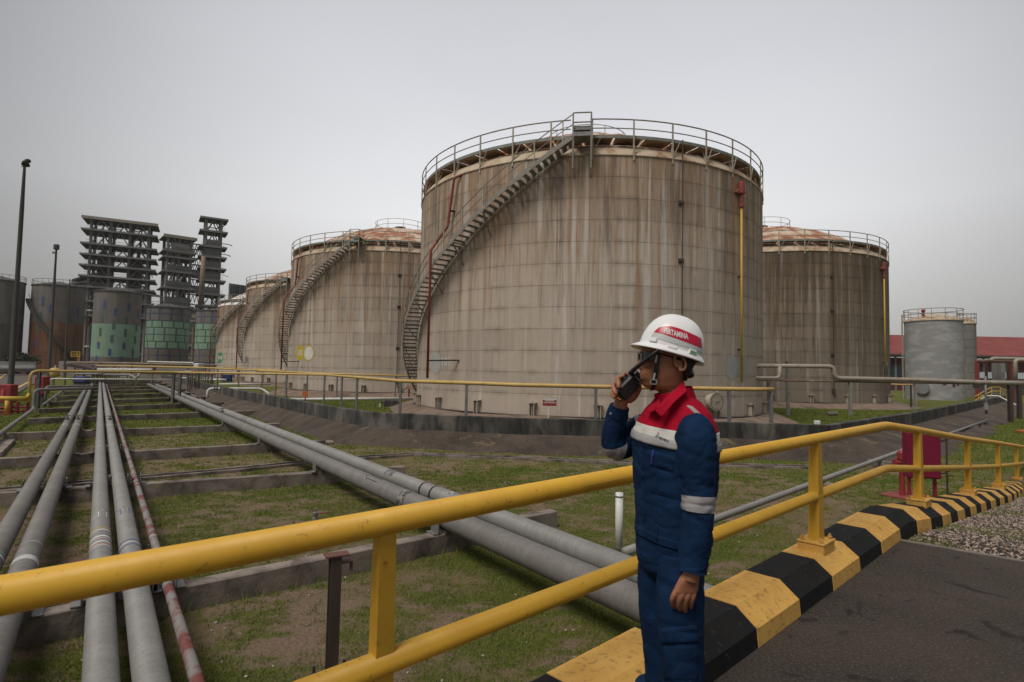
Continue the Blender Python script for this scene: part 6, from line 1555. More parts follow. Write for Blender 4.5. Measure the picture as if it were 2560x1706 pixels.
# trouser legs
def wz(px, py, Y): return tuple(ay(px, py, Y))
LN = [wz(1694, 1380, 2.09) + (.075, .085), wz(1697, 1440, 2.08) + (.080, .098), wz(1698, 1520, 2.07) + (.079, .096), wz(1703, 1600, 2.065) + (.073, .088), wz(1708, 1700, 2.06) + (.068, .08), (.615, 2.06, .42, .066, .076), (.618, 2.07, .25, .066, .078), (.62, 2.08, .10, .068, .078), (.62, 2.08, .07, .068, .078)]
LF = [wz(1655, 1380, 2.20) + (.080, .09), wz(1652, 1440, 2.21) + (.088, .10), wz(1653, 1520, 2.22) + (.083, .095), wz(1656, 1600, 2.23) + (.074, .085), wz(1662, 1700, 2.235) + (.068, .08), (.56, 2.24, .42, .066, .076), (.565, 2.24, .25, .066, .078), (.57, 2.25, .10, .068, .078), (.57, 2.25, .07, .068, .078)]
for K in (LN, LF):
    pass
    R2 = []; ns = 74
    for i in range(ns + 1):
        t_ = (len(K) - 1) * i / ns; v_ = crom(K, t_); c = Vector(v_[:3]); o = []
        for p in ring_pts(c, Vector((1, 0, 0)), Vector((0, 1, 0)), v_[3], v_[4], 40): o.append(p + (p - c).normalized() * fold(p, .017, (7, 7, 5)))
        R2.append(o)
    P, Fc = skin_rings(R2); MB().add(P, Fc).build('trouser_leg', M['navy'], cov, smooth=True, fix=True)
    c = Vector(K[-1][:3]); c.z = 0
    mb = MB(); R3 = []
    for (f_, a, b_, z) in ((0, .05, .05, .16), (.01, .052, .055, .10), (.05, .055, .10, .06), (.055, .056, .125, .035), (.055, .058, .13, .02), (.055, .06, .132, 0)):
        R3.append(ring_pts(c + Vector((-.9, -.42, 0)).normalized() * f_ + Vector((0, 0, z)), Vector((.42, -.9, 0)).normalized(), Vector((-.9, -.42, 0)).normalized(), a, b_, 20, 2.4))
    P, Fc = skin_rings(R3); MB().add(P, Fc).build('boot', M['black'], pe, smooth=True, fix=True)

# ---- body: one continuous skin mesh (head, neck, hands, trunk and legs under the cloth)
B = MB()
# head rings: py, x front, x back, half width
HK = [(1012, 1652, 1716, .060), (992, 1652, 1709, .049), (979, 1645, 1706, .046), (972, 1620, 1704, .049), (965, 1611, 1706, .055), (955, 1607, 1708, .060), (947, 1603, 1710, .064), (940, 1604, 1712, .067), (933, 1603, 1715, .069), (924, 1605, 1719, .071), (915, 1604, 1724, .073), (904, 1606, 1730, .075), (894, 1608, 1734, .076), (884, 1603, 1737, .077), (870, 1604, 1739, .078), (855, 1607, 1737, .078), (838, 1615, 1730, .074), (822, 1630, 1716, .062), (812, 1650, 1700, .04)]
noseK = [(935, 0), (926, 4), (920, 13), (914, 15), (906, 11), (896, 6), (888, 2), (880, 0)]
lipK = [(960, 0), (953, 1.0), (948, 3.5), (944, 1.8), (940, 4.5), (935, 2), (931, 0)]
chinK = [(974, 0), (969, 3), (962, 4), (956, 1.5), (952, 0)]
def tri(K, y):
    for (a, u), (b_, w) in zip(K[:-1], K[1:]):
        if b_ <= y <= a: return u + (w - u) * (a - y) / (a - b_)
    return 0
SC = F / YP
rings = []; ys = np.arange(1012, 811.9, -1.6)
kk = [(h[0],) + h[1:] for h in HK]
def hk(y):
    for i in range(len(HK) - 1):
        if HK[i + 1][0] <= y <= HK[i][0]: return crom(HK, i + (HK[i][0] - y) / (HK[i][0] - HK[i + 1][0]))
    return HK[-1]
for y in ys:
    _, xf, xb, hw = hk(y); c = ay((xf + xb) / 2, y, YP); a = (xb - xf) / 2 / SC; o = []
    for k in range(72):
        th = 2 * math.pi * k / 72; ct, st = math.cos(th), math.sin(th); e = 2.25
        fx = a * math.copysign(abs(ct) ** (2 / e), ct); sy = hw * math.copysign(abs(st) ** (2 / e), st)
        if ct > 0 and y > 880: sy *= 1 - .10 * ct                      # narrower towards the face
        ang = abs(th if th < math.pi else th - 2 * math.pi)
        fx += (tri(noseK, y) * math.exp(-(ang / .16) ** 2) + tri(lipK, y) * math.exp(-(ang / .33) ** 2) + tri(chinK, y) * math.exp(-(ang / .4) ** 2)) / SC
        if 884 < y < 906: fx -= .006 * math.exp(-((ang - .5) / .2) ** 2)
        if 896 < y < 930: sy += .003 * math.copysign(math.exp(-((ang - .95) / .3) ** 2), sy)
        o.append(c + Vector((-fx, -sy, 0)))
    rings.append(o)
P, Fc = skin_rings(rings); B.add(P, Fc)
def ell(mb, c, ax, r):       # ellipsoid with frame ax (3 vectors) radii r
    n, m_ = 16, 10; R2 = []
    for i in range(1, m_):
        ph = math.pi * i / m_; R2.append([Vector(c) + ax[0] * (r[0] * math.sin(ph) * math.cos(2 * math.pi * k / n)) + ax[1] * (r[1] * math.sin(ph) * math.sin(2 * math.pi * k / n)) + ax[2] * (r[2] * math.cos(ph)) for k in range(n)])
    P, Fc = skin_rings(R2); mb.add(P, Fc)
X3 = (Vector((1, 0, 0)), Vector((0, 1, 0)), Vector((0, 0, 1)))
for s_ in (-1, 1):
    c = ay(1683, 908, YP); c.y = YP + s_ * .079
    ax = (Vector((.94, 0, .34)).normalized(), Vector((0, 1, 0)), Vector((-.34, 0, .94)).normalized())
    ell(B, c, ax, (.014, .006, .024))
    B.tube([c + ax[0] * (.017 * math.cos(q_)) + ax[2] * (.029 * math.sin(q_) ) + Vector((0, s_ * (.010 + .004 * math.cos(q_)), 0)) for q_ in np.linspace(-1.9, 3.6, 18)], [.0035] * 2 + [.0052] * 14 + [.0045] * 2, 8)
    ell(B, c + ax[2] * -.024 + ax[0] * -.006 + Vector((0, s_ * .005, 0)), ax, (.008, .005, .009))
# trunk and legs (under the cloth)
R2 = [ring_pts(ay(px, py, YP), LAT, FWD, a * .82, b_ * .82, 28) for px, py, a, b_, _ in TK]
P, Fc = skin_rings(R2); B.add(P, Fc)
for K in (LN, LF):
    P, Fc = skin_rings([ring_pts(Vector(k[:3]), Vector((1, 0, 0)), Vector((0, 1, 0)), k[3] * .72, k[4] * .72, 20) for k in K]); B.add(P, Fc)
for K, w in ((NEAR, .72), (FAR, .72)):
    P, Fc = limb([k[:3] + (k[3] * w, k[4] * w) for k in K], n=20, step=4, amp=0); B.add(P, Fc)
def tubepx(pts, r, n=12): B.tube([ay(*p) for p in bendpx(pts)], rs2(pts, r), n)
def bendpx(pts, k=5):
    o = []
    for i in range((len(pts) - 1) * k + 1): o.append(crom(pts, i / k))
    return o
def rs2(pts, r):
    n = (len(pts) - 1) * 5 + 1
    if not isinstance(r, (list, tuple)): r = [r] * len(pts)
    rr_ = [(v_,) for v_ in r]; o = [crom(rr_, i / 5)[0] for i in range(n)]; o[0] *= .6; o[-1] *= .55; return o
# near hand, hanging, back of the hand towards us
tubepx([(1733, 1415, 1.957), (1727, 1440, 1.955), (1724, 1452, 1.955)], [.027, .0275, .028], 16)
def palm(cs):
    R2 = []
    for (px, py, Y, a, b_) in cs:
        R2.append(ring_pts(ay(px, py, Y), Vector((1, .12, 0)).normalized(), Vector((-.12, 1, 0)).normalized(), a, b_, 24, 2.6))
    P, Fc = skin_rings(R2); B.add(P, Fc)
palm([(1726, 1438, 1.956, .028, .020), (1721, 1452, 1.957, .034, .019), (1717, 1466, 1.958, .039, .0175), (1714, 1478, 1.958, .041, .0165), (1712, 1489, 1.96, .038, .013)])
for pts, r in (([(1693, 1474, 1.958), (1687, 1486, 1.955), (1681, 1500, 1.962), (1683, 1513, 1.978), (1687, 1519, 1.992)], [.0095, .0105, .0088, .0085, .007]),
               ([(1708, 1476, 1.956), (1703, 1490, 1.950), (1698, 1506, 1.957), (1698, 1520, 1.972), (1701, 1524, 1.986)], [.010, .0112, .0092, .0088, .0075]),
               ([(1721, 1478, 1.957), (1718, 1492, 1.951), (1713, 1509, 1.958), (1712, 1524, 1.972), (1714, 1529, 1.986)], [.0095, .0108, .009, .0087, .0072]),
               ([(1734, 1476, 1.960), (1733, 1490, 1.955), (1729, 1505, 1.960), (1726, 1517, 1.973), (1727, 1521, 1.985)], [.0085, .0095, .0082, .0078, .0065]),
               ([(1712, 1452, 1.972), (1698, 1466, 1.988), (1690, 1482, 2.0), (1689, 1498, 2.004)], [.012, .012, .0105, .009])):
    tubepx(pts, r)
# far hand gripping the radio
tubepx([(1550, 1030, 2.226), (1552, 1008, 2.218), (1556, 996, 2.22)], [.026, .0265, .027], 16)
tubepx([(1556, 1002, 2.222), (1562, 984, 2.232), (1568, 966, 2.238)], [.030, .031, .026], 16)
tubepx([(1566, 1000, 2.215), (1580, 990, 2.212), (1590, 978, 2.21)], [.020, .022, .017], 14)
for pts, r in (([(1578, 958, 2.236), (1568, 941, 2.228), (1560, 936, 2.212), (1556, 944, 2.198)], [.009, .009, .0085, .0075]),
               ([(1568, 962, 2.238), (1552, 946, 2.228), (1545, 947, 2.195), (1546, 960, 2.170), (1547, 972, 2.164)], [.010, .010, .0098, .0092, .0082]),
               ([(1562, 974, 2.238), (1541, 961, 2.226), (1533, 964, 2.196), (1536, 977, 2.172), (1541, 988, 2.166)], [.010, .010, .0095, .009, .0078]),
               ([(1558, 986, 2.236), (1538, 978, 2.224), (1530, 981, 2.198), (1533, 990, 2.178), (1538, 997, 2.172)], [.009, .009, .0085, .008, .007]),
               ([(1578, 996, 2.212), (1592, 982, 2.205), (1598, 968, 2.192), (1596, 958, 2.178)], [.013, .0125, .0105, .0088])):
    tubepx(pts, r)
tmp = B.build('tmp_body', None, None)
md = tmp.modifiers.new('r', 'REMESH'); md.mode = 'VOXEL'; md.voxel_size = .0026; md.use_smooth_shade = True
sm_ = tmp.modifiers.new('s', 'SMOOTH'); sm_.factor = .5; sm_.iterations = 3
dg = bpy.context.evaluated_depsgraph_get(); me = bpy.data.meshes.new_from_object(tmp.evaluated_get(dg)); bpy.data.objects.remove(tmp)
me.name = 'body'; me.materials.append(M['skin']); me.transform(Matrix.Translation((-pe.location.x, -pe.location.y, 0)))
me.polygons.foreach_set('use_smooth', [True] * len(me.polygons))
body = bpy.data.objects.new('body', me); COL.objects.link(body); body.parent = pe
print('body faces', len(me.polygons))

# hair
R2 = []
for y in np.arange(952, 820, -4):
    _, xf, xb, hw = hk(min(max(y, 813), 1010))
    xf2 = 1688 if y > 905 else (1690 - (905 - y) * .9 if y > 893 else max(1628, 1679 - (893 - y) * 3.4))
    if y > 930: xf2 = 1692 + (y - 930) * .5
    ex = 4 if y < 935 else max(-3, 4 - (y - 935) * .5)
    xb2 = xb + ex; c = ay((xf2 + xb2) / 2, y, YP); a = (xb2 - xf2) / 2 / SC
    R2.append([c + Vector((d_.x, d_.y, 0)) + (d_.normalized() * fold(c + d_, .003, (60, 60, 20))) for d_ in ring_pts(Vector((0, 0, 0)), Vector((1, 0, 0)), Vector((0, 1, 0)), a, hw + (.004 if y < 930 else .002), 40, 2.6)])
P, Fc = skin_rings(R2); MB().add(P, Fc).build('hair', M['hair'], pe, smooth=True, fix=True)

# helmet -----------------------------------------------------------------
HO = ay(1678, 884, YP); hf = Vector((-.966, 0, .259)); hu_ = Vector((.259, 0, .966)); hl = Vector((0, -1, 0))
AF, AB, AL, AU, EX = .122, .112, .104, .144, 2.25
def dome_val(p):
    d = p - HO; f_, l_, u_ = d.dot(hf), d.dot(hl), d.dot(hu_)
    return (abs(f_) / (AF if f_ > 0 else AB)) ** EX + (abs(l_) / AL) ** EX + (abs(u_) / AU) ** EX
def dome_hit(px, py, off=.0012):
    d = ray(px, py).normalized(); t0, t1 = YP * .85, None
    t_ = YP * .88; prev = t_
    while t_ < YP * 1.15:
        if dome_val(CO + d * t_) < 1: t1 = t_; break
        prev = t_; t_ += .004
    if t1 is None: return None
    for _ in range(20):
        mid = (prev + t1) / 2
        if dome_val(CO + d * mid) < 1: t1 = mid
        else: prev = mid
    p = CO + d * t1; e = 1e-4
    g_ = Vector([dome_val(p + a * e) - dome_val(p - a * e) for a in X3]).normalized()
    return p + g_ * off
helmet = thing('helmet', (0, 0, 0), None, None); helmet.parent = pe; helmet.location = HO - pe.location
R2 = []
def hring(u_, k, out=0.0, du=0):       # ring at height u_ scaled by superellipse
    o = []
    s_ = max(0, 1 - (abs(u_) / AU) ** EX) ** (1 / EX) * k
    for i in range(64):
        th = 2 * math.pi * i / 64; ct, st = math.cos(th), math.sin(th); e = EX
        f_ = (AF if ct > 0 else AB) * s_ * math.copysign(abs(ct) ** (2 / e), ct); l_ = AL * s_ * math.copysign(abs(st) ** (2 / e), st)
        rd = Vector((f_, l_)); 
        if out: fr_ = max(0, ct); rd = rd + rd.normalized() * (out + (.024 if out > .004 else 0) * fr_ ** 1.5 * (out / .014))
        rise = .004 * (abs(st) ** 2) * (out / .014)
        zz = u_ + du + rise
        if s_ > .02 and u_ > .03: zz += .004 * math.exp(-(rd.y / .012) ** 2) * (1 - abs(ct) * .2)
        o.append(HO + hf * rd.x + hl * rd.y + hu_ * zz)
    return o
for u_ in np.linspace(.0, 1, 26): R2.append(hring(AU * math.sin(u_ * math.pi / 2 * .995), 1))
P, Fc = skin_rings(R2); MB().add(P, Fc).build('shell', M['white_helmet'] if 'white_helmet' in M else None, helmet, smooth=True, fix=True)
m, t, b = newmat('glossy_white_helmet'); q = NB(t); b.inputs['Base Color'].default_value = (.70, .70, .70, 1); b.inputs['Roughness'].default_value = .28; M['white_helmet'] = m
q.bump(q.noise(q.pos(), 40, 2, .5), .05, .002, b)
helmet.children[0].data.materials.clear(); helmet.children[0].data.materials.append(m)
R2 = [hring(.012, 1, .0), hring(.004, 1, .006, -.002), hring(.0, 1, .011, -.007), hring(.0, 1, .0125, -.010), hring(.0, 1, .0105, -.013), hring(.0, 1, .003, -.009), hring(.0, .97, 0, -.004)]
P, Fc = skin_rings(R2, False); MB().add(P, Fc).build('brim', m, helmet, smooth=True, fix=True)
def dome_patch(top, bot, name, m_, n=24, k=8, off=.0012):
    def al(L_, s_):
        s_ *= len(L_) - 1; i = min(int(s_), len(L_) - 2); f_ = s_ - i; return (L_[i][0] * (1 - f_) + L_[i + 1][0] * f_, L_[i][1] * (1 - f_) + L_[i + 1][1] * f_)
    P = []
    for i in range(n + 1):
        a_, b_ = al(top, i / n), al(bot, i / n)
        for j in range(k + 1):
            p = dome_hit(a_[0] + (b_[0] - a_[0]) * j / k, a_[1] + (b_[1] - a_[1]) * j / k, off)
            if p is None: p = P[-1] if P else HO
            P.append(p)
    Fc = [(i * (k + 1) + j, (i + 1) * (k + 1) + j, (i + 1) * (k + 1) + j + 1, i * (k + 1) + j + 1) for i in range(n) for j in range(k)]
    return MB().add(P, Fc).build(name, m_, helmet, smooth=True, fix=True)
c7 = lambda x, y: (1480 + x / 4.126, 760 + y / 4.126)
M['sticker_red'] = mat('red_sticker', (0.42, 0.006, 0.03), (0.38, 0.006, 0.028), 5, .35, bump=0)
M['tape_grey'] = mat('grey_helmet_tape', (0.47, 0.48, 0.48), (0.42, 0.43, 0.43), 20, .4, bump=0)
dome_patch([c7(*p) for p in ((640, 290), (690, 245), (750, 231), (820, 232), (900, 254), (1000, 296), (1075, 330), (1124, 358))], [c7(*p) for p in ((640, 292), (720, 308), (800, 335), (880, 362), (960, 392), (1030, 418), (1090, 442), (1136, 462))], 'brand_sticker', M['sticker_red'])
dome_patch([c7(*p) for p in ((632, 296), (720, 313), (800, 340), (880, 367), (960, 397), (1030, 423), (1090, 447), (1136, 467))], [c7(*p) for p in ((610, 340), (700, 368), (800, 400), (880, 424), (960, 447), (1030, 468), (1080, 490), (1132, 520))], 'tape', M['tape_grey'])
vs, fs = text_verts('PERTAMINA', 60, 1.8)
xs_ = [v_.x for v_ in vs]; w_ = max(xs_) - min(xs_)
hs_ = max(v_.y for v_ in vs) - min(v_.y for v_ in vs)
def tm(v_):
    s_ = (v_.x - min(xs_)) / w_; y_ = v_.y / hs_
    cx_, cy_ = 743 + s_ * 247, 273 + s_ * 66 + 3 * math.sin(s_ * 3.14); return c7(cx_ - y_ * 4, cy_ + 4 - y_ * (58 + 4 * s_))
MB().add([dome_hit(*tm(v_), off=.0024) or HO for v_ in vs], fs).build('lettering', M['white'], helmet)
for (x, y, w, h, g_) in ((636, 372, 80, 52, 0), (826, 452, 92, 36, 0), (1032, 500, 84, 62, 1)):
    c = dome_hit(*c7(x, y), off=.002); 
    if c is None: continue
    e = 1e-4; nrm_ = Vector([dome_val(c + a * e) - dome_val(c - a * e) for a in X3]).normalized()
    tx = Vector((.96, 0, -.27)); tx = (tx - nrm_ * tx.dot(nrm_)).normalized(); tz = nrm_.cross(tx)
    rot = Matrix((tx, nrm_, tz)).transposed(); bo = MB().box(c, (w / 4.126 / SC, .009, h / 4.126 / SC * .8), rot, .002).build('slot_cover', M['white_helmet'], helmet)
    if g_: MB().box(c + nrm_ * .005, (w * .75 / 4.126 / SC, .001, h * .42 / 4.126 / SC), rot).build('green_sticker', mat('green_sticker', (0.06, 0.30, 0.10), (0.25, 0.42, 0.25), 300, .5, bump=0), bo)
# suspension knob and nape strap
kc = ay(1725, 931, YP - .02); mb = MB(); mb.lathe([(.001, -.014), (.019, -.014), (.022, -.01), (.022, .006), (.016, .012), (.001, .012)], 20, kc, axis=Vector((.85, -.45, .28)).normalized()); mb.build('ratchet_knob', M['black'], helmet, smooth='auto')
mb = MB(); mb.tube([ay(1690, 893, YP - .085), ay(1712, 912, YP - .07), ay(1727, 926, YP - .02), ay(1727, 926, YP + .03)], .006, 8); mb.build('nape_strap', M['black'], helmet)
def ribbon(pts, w, th, name, m_, parent, nrm_=Vector((0, -1, 0))):
    P3 = [ay(*p) for p in bendpx(pts, 4)]; P = []
    for i, p in enumerate(P3):
        t_ = (P3[min(i + 1, len(P3) - 1)] - P3[max(i - 1, 0)]).normalized(); s_ = t_.cross(nrm_).normalized(); 
        P += [p + s_ * w / 2, p - s_ * w / 2, p - s_ * w / 2 + nrm_ * -th, p + s_ * w / 2 + nrm_ * -th]
    n = len(P3); Fc = [(i * 4 + k, i * 4 + (k + 1) % 4, i * 4 + 4 + (k + 1) % 4, i * 4 + 4 + k) for i in range(n - 1) for k in range(4)] + [(3, 2, 1, 0), tuple((n - 1) * 4 + k for k in range(4))]
    return MB().add(P, Fc).build(name, m_, parent, smooth=False, fix=True)
fy = YP - .074
st_ = ribbon([(1648, 872, fy - .006), (1644, 895, fy - .004), (1640, 925, fy), (1636, 950, fy + .010), (1633, 968, fy + .024), (1630, 977, fy + .05)], .0165, .002, 'chin_strap', M['black'], helmet)
for (y0, y1) in ((888, 907), (933, 949)):
    ribbon([(1642.8 - (y0 - 888) * .13, y0, fy - .006 + (y0 > 900) * .004), (1641 - (y1 - 888) * .12, y1, fy - .005 + (y1 > 930) * .007)], .006, .001, 'strap_print', M['tape_grey'], st_)
c = ay(1633, 955, fy + .006); mb = MB()
for dx, dz, w, h in ((0, .008, .024, .004), (0, -.008, .024, .004), (-.011, 0, .004, .018), (.011, 0, .004, .018)): mb.box(c + Vector((dx, -.004, dz)), (w, .003, h))
mb.build('buckle', M['light_pipe'], st_)
mb = MB(); c = ay(1647, 872, fy - .008); mb.prism([c + Vector((-.014, 0, -.012)), c + Vector((.016, 0, -.014)), c + Vector((.003, 0, .014))], (0, .003, 0)); mb.build('clip', mat('ivory_clip', (0.45, 0.38, 0.22), None, 9, .5), st_, fix=True)
# sunglasses
sgl = thing('sunglasses', (0, 0, 0), None, None); sgl.parent = pe; sgl.location = HO - pe.location
M['lens'] = mat('dark_lens', (0.008, 0.008, 0.01), (0.008, 0.008, 0.01), 3, .08, bump=0, spec=.8)
P = []
for i in range(13):
    a = i / 12; px = 1600 + 34 * (a ** 1.35); Y = YP - .012 - .062 * math.sin(min(1, a * 1.25) * 1.57); 
    P += [ay(px, 880 + 1.5 * a, Y), ay(px, 905 - 9 * a * a, Y)]
Fc = [(2 * i, 2 * i + 1, 2 * i + 3, 2 * i + 2) for i in range(12)]
MB().add(P, Fc).build('lens', M['lens'], sgl, smooth=True, fix=True)
MB().add([Vector((p.x, 2 * YP - p.y, p.z)) for p in P], Fc).build('lens', M['lens'], sgl, smooth=True, fix=True)
for s_ in (-1, 1):
    MB().tube([Vector((p.x, YP + s_ * abs(p.y - YP), p.z)) for p in (ay(1632, 884, YP - .074), ay(1655, 886, YP - .08), ay(1676, 891, YP - .082), ay(1687, 899, YP - .082))], .0026, 6).build('temple', M['black'], sgl)
MB().tube([ay(1600, 881, YP - .02), ay(1601, 881, YP + .02)], .003, 6).build('bridge', M['black'], sgl)

# collar, lapels, patches projected on the cloth
def near_bvh(objs):
    vs = []; fs = []
    for o_ in objs:
        off_ = wloc(o_); k = len(vs); vs += [v_.co + off_ for v_ in o_.data.vertices]; fs += [tuple(i + k for i in p.vertices) for p in o_.data.polygons]
    return BVHTree.FromPolygons(vs, fs)
ups = [o_ for o_ in cov.children if o_.name.split('.')[0] in ('yoke', 'chest_band', 'reflective_band', 'waistband')] + [cov]
T_BVH = near_bvh([o_ for o_ in ups if not (o_.name.startswith('reflective_band.'))])
L_BVH = near_bvh([o_ for o_ in cov.children if o_.name.startswith('trouser_leg')] + [cov]); S_BVH = near_bvh([o_ for o_ in cov.children if o_.name.startswith('sleeve')])
def cast(bv, px, py, off):
    d = ray(px, py).normalized(); r_ = bv.ray_cast(CO, d)
    if r_[0] is None: return None
    nn = r_[1]; nn = nn if nn.dot(d) < 0 else -nn; return r_[0] + nn * off
def cloth_patch(bv, quad, name, m_, parent, off=.003, n=10, k=8, edge=True):
    (a, b_, c, d) = quad; P = []
    for i in range(n + 1):
        s_ = i / n
        for j in range(k + 1):
            w = j / k; px = (a[0] * (1 - s_) + b_[0] * s_) * (1 - w) + (d[0] * (1 - s_) + c[0] * s_) * w; py = (a[1] * (1 - s_) + b_[1] * s_) * (1 - w) + (d[1] * (1 - s_) + c[1] * s_) * w
            e_ = off if not edge or (0 < i < n and 0 < j < k) else -.001
            p = cast(bv, px, py, e_); P.append(p if p is not None else (P[-1] if P else ay(px, py, YP)))
    Fc = [(i * (k + 1) + j, (i + 1) * (k + 1) + j, (i + 1) * (k + 1) + j + 1, i * (k + 1) + j + 1) for i in range(n) for j in range(k)]
    return MB().add(P, Fc).build(name, m_, parent, smooth=True, fix=True)
c8 = lambda x, y: (1480 + x / 2.427, 1060 + y / 2.427)
cloth_patch(T_BVH, [c8(338, 150), c8(512, 200), c8(500, 300), c8(345, 255)], 'pocket_flap', M['navy'], cov, .005)
cloth_patch(T_BVH, [c8(350, 250), c8(498, 300), c8(505, 460), c8(335, 420)], 'pocket', M['navy'], cov, .003)
cloth_patch(T_BVH, [c8(388, 605), c8(404, 610), c8(402, 720), c8(388, 712)], 'belt_loop', M['navy'], cov, .007, 4, 6)
cloth_patch(T_BVH, [c8(296, 140), c8(304, 140), c8(330, 590), c8(318, 590)], 'placket', M['navy'], cov, .005, 4, 30)
cloth_patch(L_BVH, [c8(410, 1240), c8(645, 1215), c8(655, 1330), c8(412, 1340)], 'thigh_flap', M['navy'], cov, .007, 14, 8)
cloth_patch(L_BVH, [c8(420, 1340), c8(650, 1330), c8(655, 1560), c8(430, 1560)], 'thigh_pocket', M['navy'], cov, .004, 14, 14)
cloth_patch(T_BVH, [c7(960, 1040), c7(1030, 1052), c7(1215, 1222), c7(1175, 1240)], 'shoulder_stripe', M['reflect'], cov, .004, 6, 12)
pen = MB().tube([cast(T_BVH, *c8(383, 158), .008), cast(T_BVH, *c8(376, 190), .009), cast(T_BVH, *c8(370, 238), .008)], .0028, 8).build('pen', mat('blue_pen', (0.05, 0.05, 0.35), None, 9, .3), cov)
# chest logo and lettering
vs, fs = text_verts('PERTAMINA', 60, 2.2); xs_ = [v_.x for v_ in vs]; w_ = max(xs_) - min(xs_); hs_ = max(v_.y for v_ in vs) - min(v_.y for v_ in vs)
c11 = lambda x, y: (1560 + x / 11.2, 1020 + y / 11.2)
def tm2(v_):
    s_ = (v_.x - min(xs_)) / w_; y_ = v_.y / hs_; return c11(990 + s_ * 270, 840 + s_ * 108 - y_ * 74)
L_ = [cast(T_BVH, *tm2(v_), .0022) for v_ in vs]; L_ = [p if p is not None else HO for p in L_]
MB().add(L_, fs).build('lettering', M['black'], cov)
for quad, cc in ((((945, 685), (980, 700), (985, 760), (950, 755)), (0.35, 0.01, 0.04)), (((915, 755), (945, 765), (910, 835), (882, 825)), (0.02, 0.16, 0.42)), (((955, 770), (985, 760), (965, 830), (935, 835)), (0.15, 0.35, 0.05))):
    P = [cast(T_BVH, *c11(*p), .0022) for p in quad]
    if None not in P: MB().add(P, [(0, 1, 2, 3)]).build('logo_mark', mat('logo_paint', cc, cc, 5, .5, bump=0), cov)
# collar band standing round the neck
R2 = []
for t_ in np.linspace(0, 1, 7):
    px, py = 1690 - 8 * t_, 1006 - 30 * t_; a = .078 - .010 * t_ ; c = ay(px, py, YP); o = []
    for k in range(48):
        th = 2 * math.pi * k / 48; p = c + Vector((math.cos(th) * a * 1.0, math.sin(th) * a * .92, 0)); bk = (math.cos(th) + 1) / 2      # back of neck is +x
        p.z += (-.016 + .034 * bk ** 1.2) * t_ ; p += (p - c).normalized() * fold(p, .004, (20, 20, 20)); o.append(p)
    R2.append(o)
inner = [[c_ + (Vector((p.x - c_.x, p.y - c_.y, 0)) * .93) + Vector((0, 0, p.z - c_.z)) for p in r_] for r_, c_ in ((R2[-1], ay(1682, 976, YP)), (R2[0], ay(1690, 1006, YP)))]
P, Fc = skin_rings(R2 + inner, False); MB().add(P, Fc).build('collar', M['redcloth'], cov, smooth=True, fix=True)
def flap(pts, name):      # folded collar leaf with thickness
    P = [ay(*p) for p in pts]; c = sum(P, Vector()) / len(P); d = Vector((.004, .006, 0)); n = len(P)
    V_ = [c + Vector((-.003, -.006, .0))] + P; Fc = [(0, i + 1, (i + 1) % n + 1) for i in range(n)]
    b0 = len(V_); V_ += [p + d for p in P]; Fc += [(i + 1, b0 + i, b0 + (i + 1) % n, (i + 1) % n + 1) for i in range(n)]
    return MB().add(V_, Fc).build(name, M['redcloth'], cov, smooth=False, fix=True)
flap([c7(940, 800) + (2.095,), c7(975, 900) + (2.055,), c7(860, 1000) + (2.035,), c7(712, 1160) + (2.03,), c7(650, 1100) + (2.04,), c7(720, 1010) + (2.055,), c7(830, 900) + (2.075,)], 'collar_leaf')
flap([c7(688, 985) + (2.09,), c7(700, 1040) + (2.05,), c7(625, 1112) + (2.07,), c7(560, 1102) + (2.12,), c7(610, 1045) + (2.14,), c7(672, 1000) + (2.13,)], 'collar_leaf')
MB().box(ay(*c7(192, 1132), 2.232 - .042), (.008, .004, .008), None, .001).build('snap_button', M['light_pipe'], cov)
bpts = [ay(1536, 985, 2.19), ay(1538, 991, 2.172), ay(1545, 998, 2.17), ay(1554, 1003, 2.178)]
br_o = MB().tube(bpts, .004, 8).build('wrist_band', M['black'], pe)
for p in (ay(1537.5, 989.5, 2.166), ay(1545, 996, 2.163), ay(1549.5, 999.5, 2.164)): mb = MB(); ell(mb, p, X3, (.0034, .0034, .003)); mb.build('bead', mat('orange_bead', (0.6, 0.2, 0.03), None, 9, .3) if 'bead' not in M else M['bead'], br_o, smooth=True)

# two-way radio (held, so a thing of its own)
RA_ = Vector((.70, .0, .714)); RB_ = Vector((.714, .0, -.70)); RC_ = Vector((0, -1, 0)); rc = ay(1574, 963, 2.19)
# turn the radio a little about its long axis
q_ = Matrix.Rotation(R_(12), 3, RA_); RB_ = q_ @ RB_; RC_ = q_ @ RC_
rot = Matrix((RB_, RC_, RA_)).transposed()
rd = thing('two_way_radio', rc, 'black two-way radio with a long thick antenna held up to the mouth', 'radio')
MB().box(rc, (.056, .034, .112), rot, .005).build('radio_body', M['black'], rd)
MB().box(rc + rot @ Vector((0, .0185, -.012)), (.05, .006, .08), rot, .002).build('battery_ridge', M['black'], rd)
MB().box(rc + rot @ Vector((.004, .018, .036)), (.036, .004, .003), rot).build('trim_line', M['light_pipe'], rd)
MB().tube([rc + rot @ Vector((.016, 0, .055)), rc + rot @ Vector((.016, 0, .070))], .009, 12).build('volume_knob', M['black'], rd)
MB().tube([rc + rot @ Vector((.000, 0, .055)), rc + rot @ Vector((.000, 0, .064))], .006, 12).build('channel_knob', M['black'], rd)
a0 = ay(1576, 933, 2.178); a1_ = ay(1648, 874, 2.048)
MB().tube([a0, ay(1586, 923, 2.125), ay(1610, 904, 2.07), ay(1646, 875.5, 2.05), a1_], [.009, .0085, .0072, .0062, .004], 12).build('antenna', M['black'], rd, smooth=True)
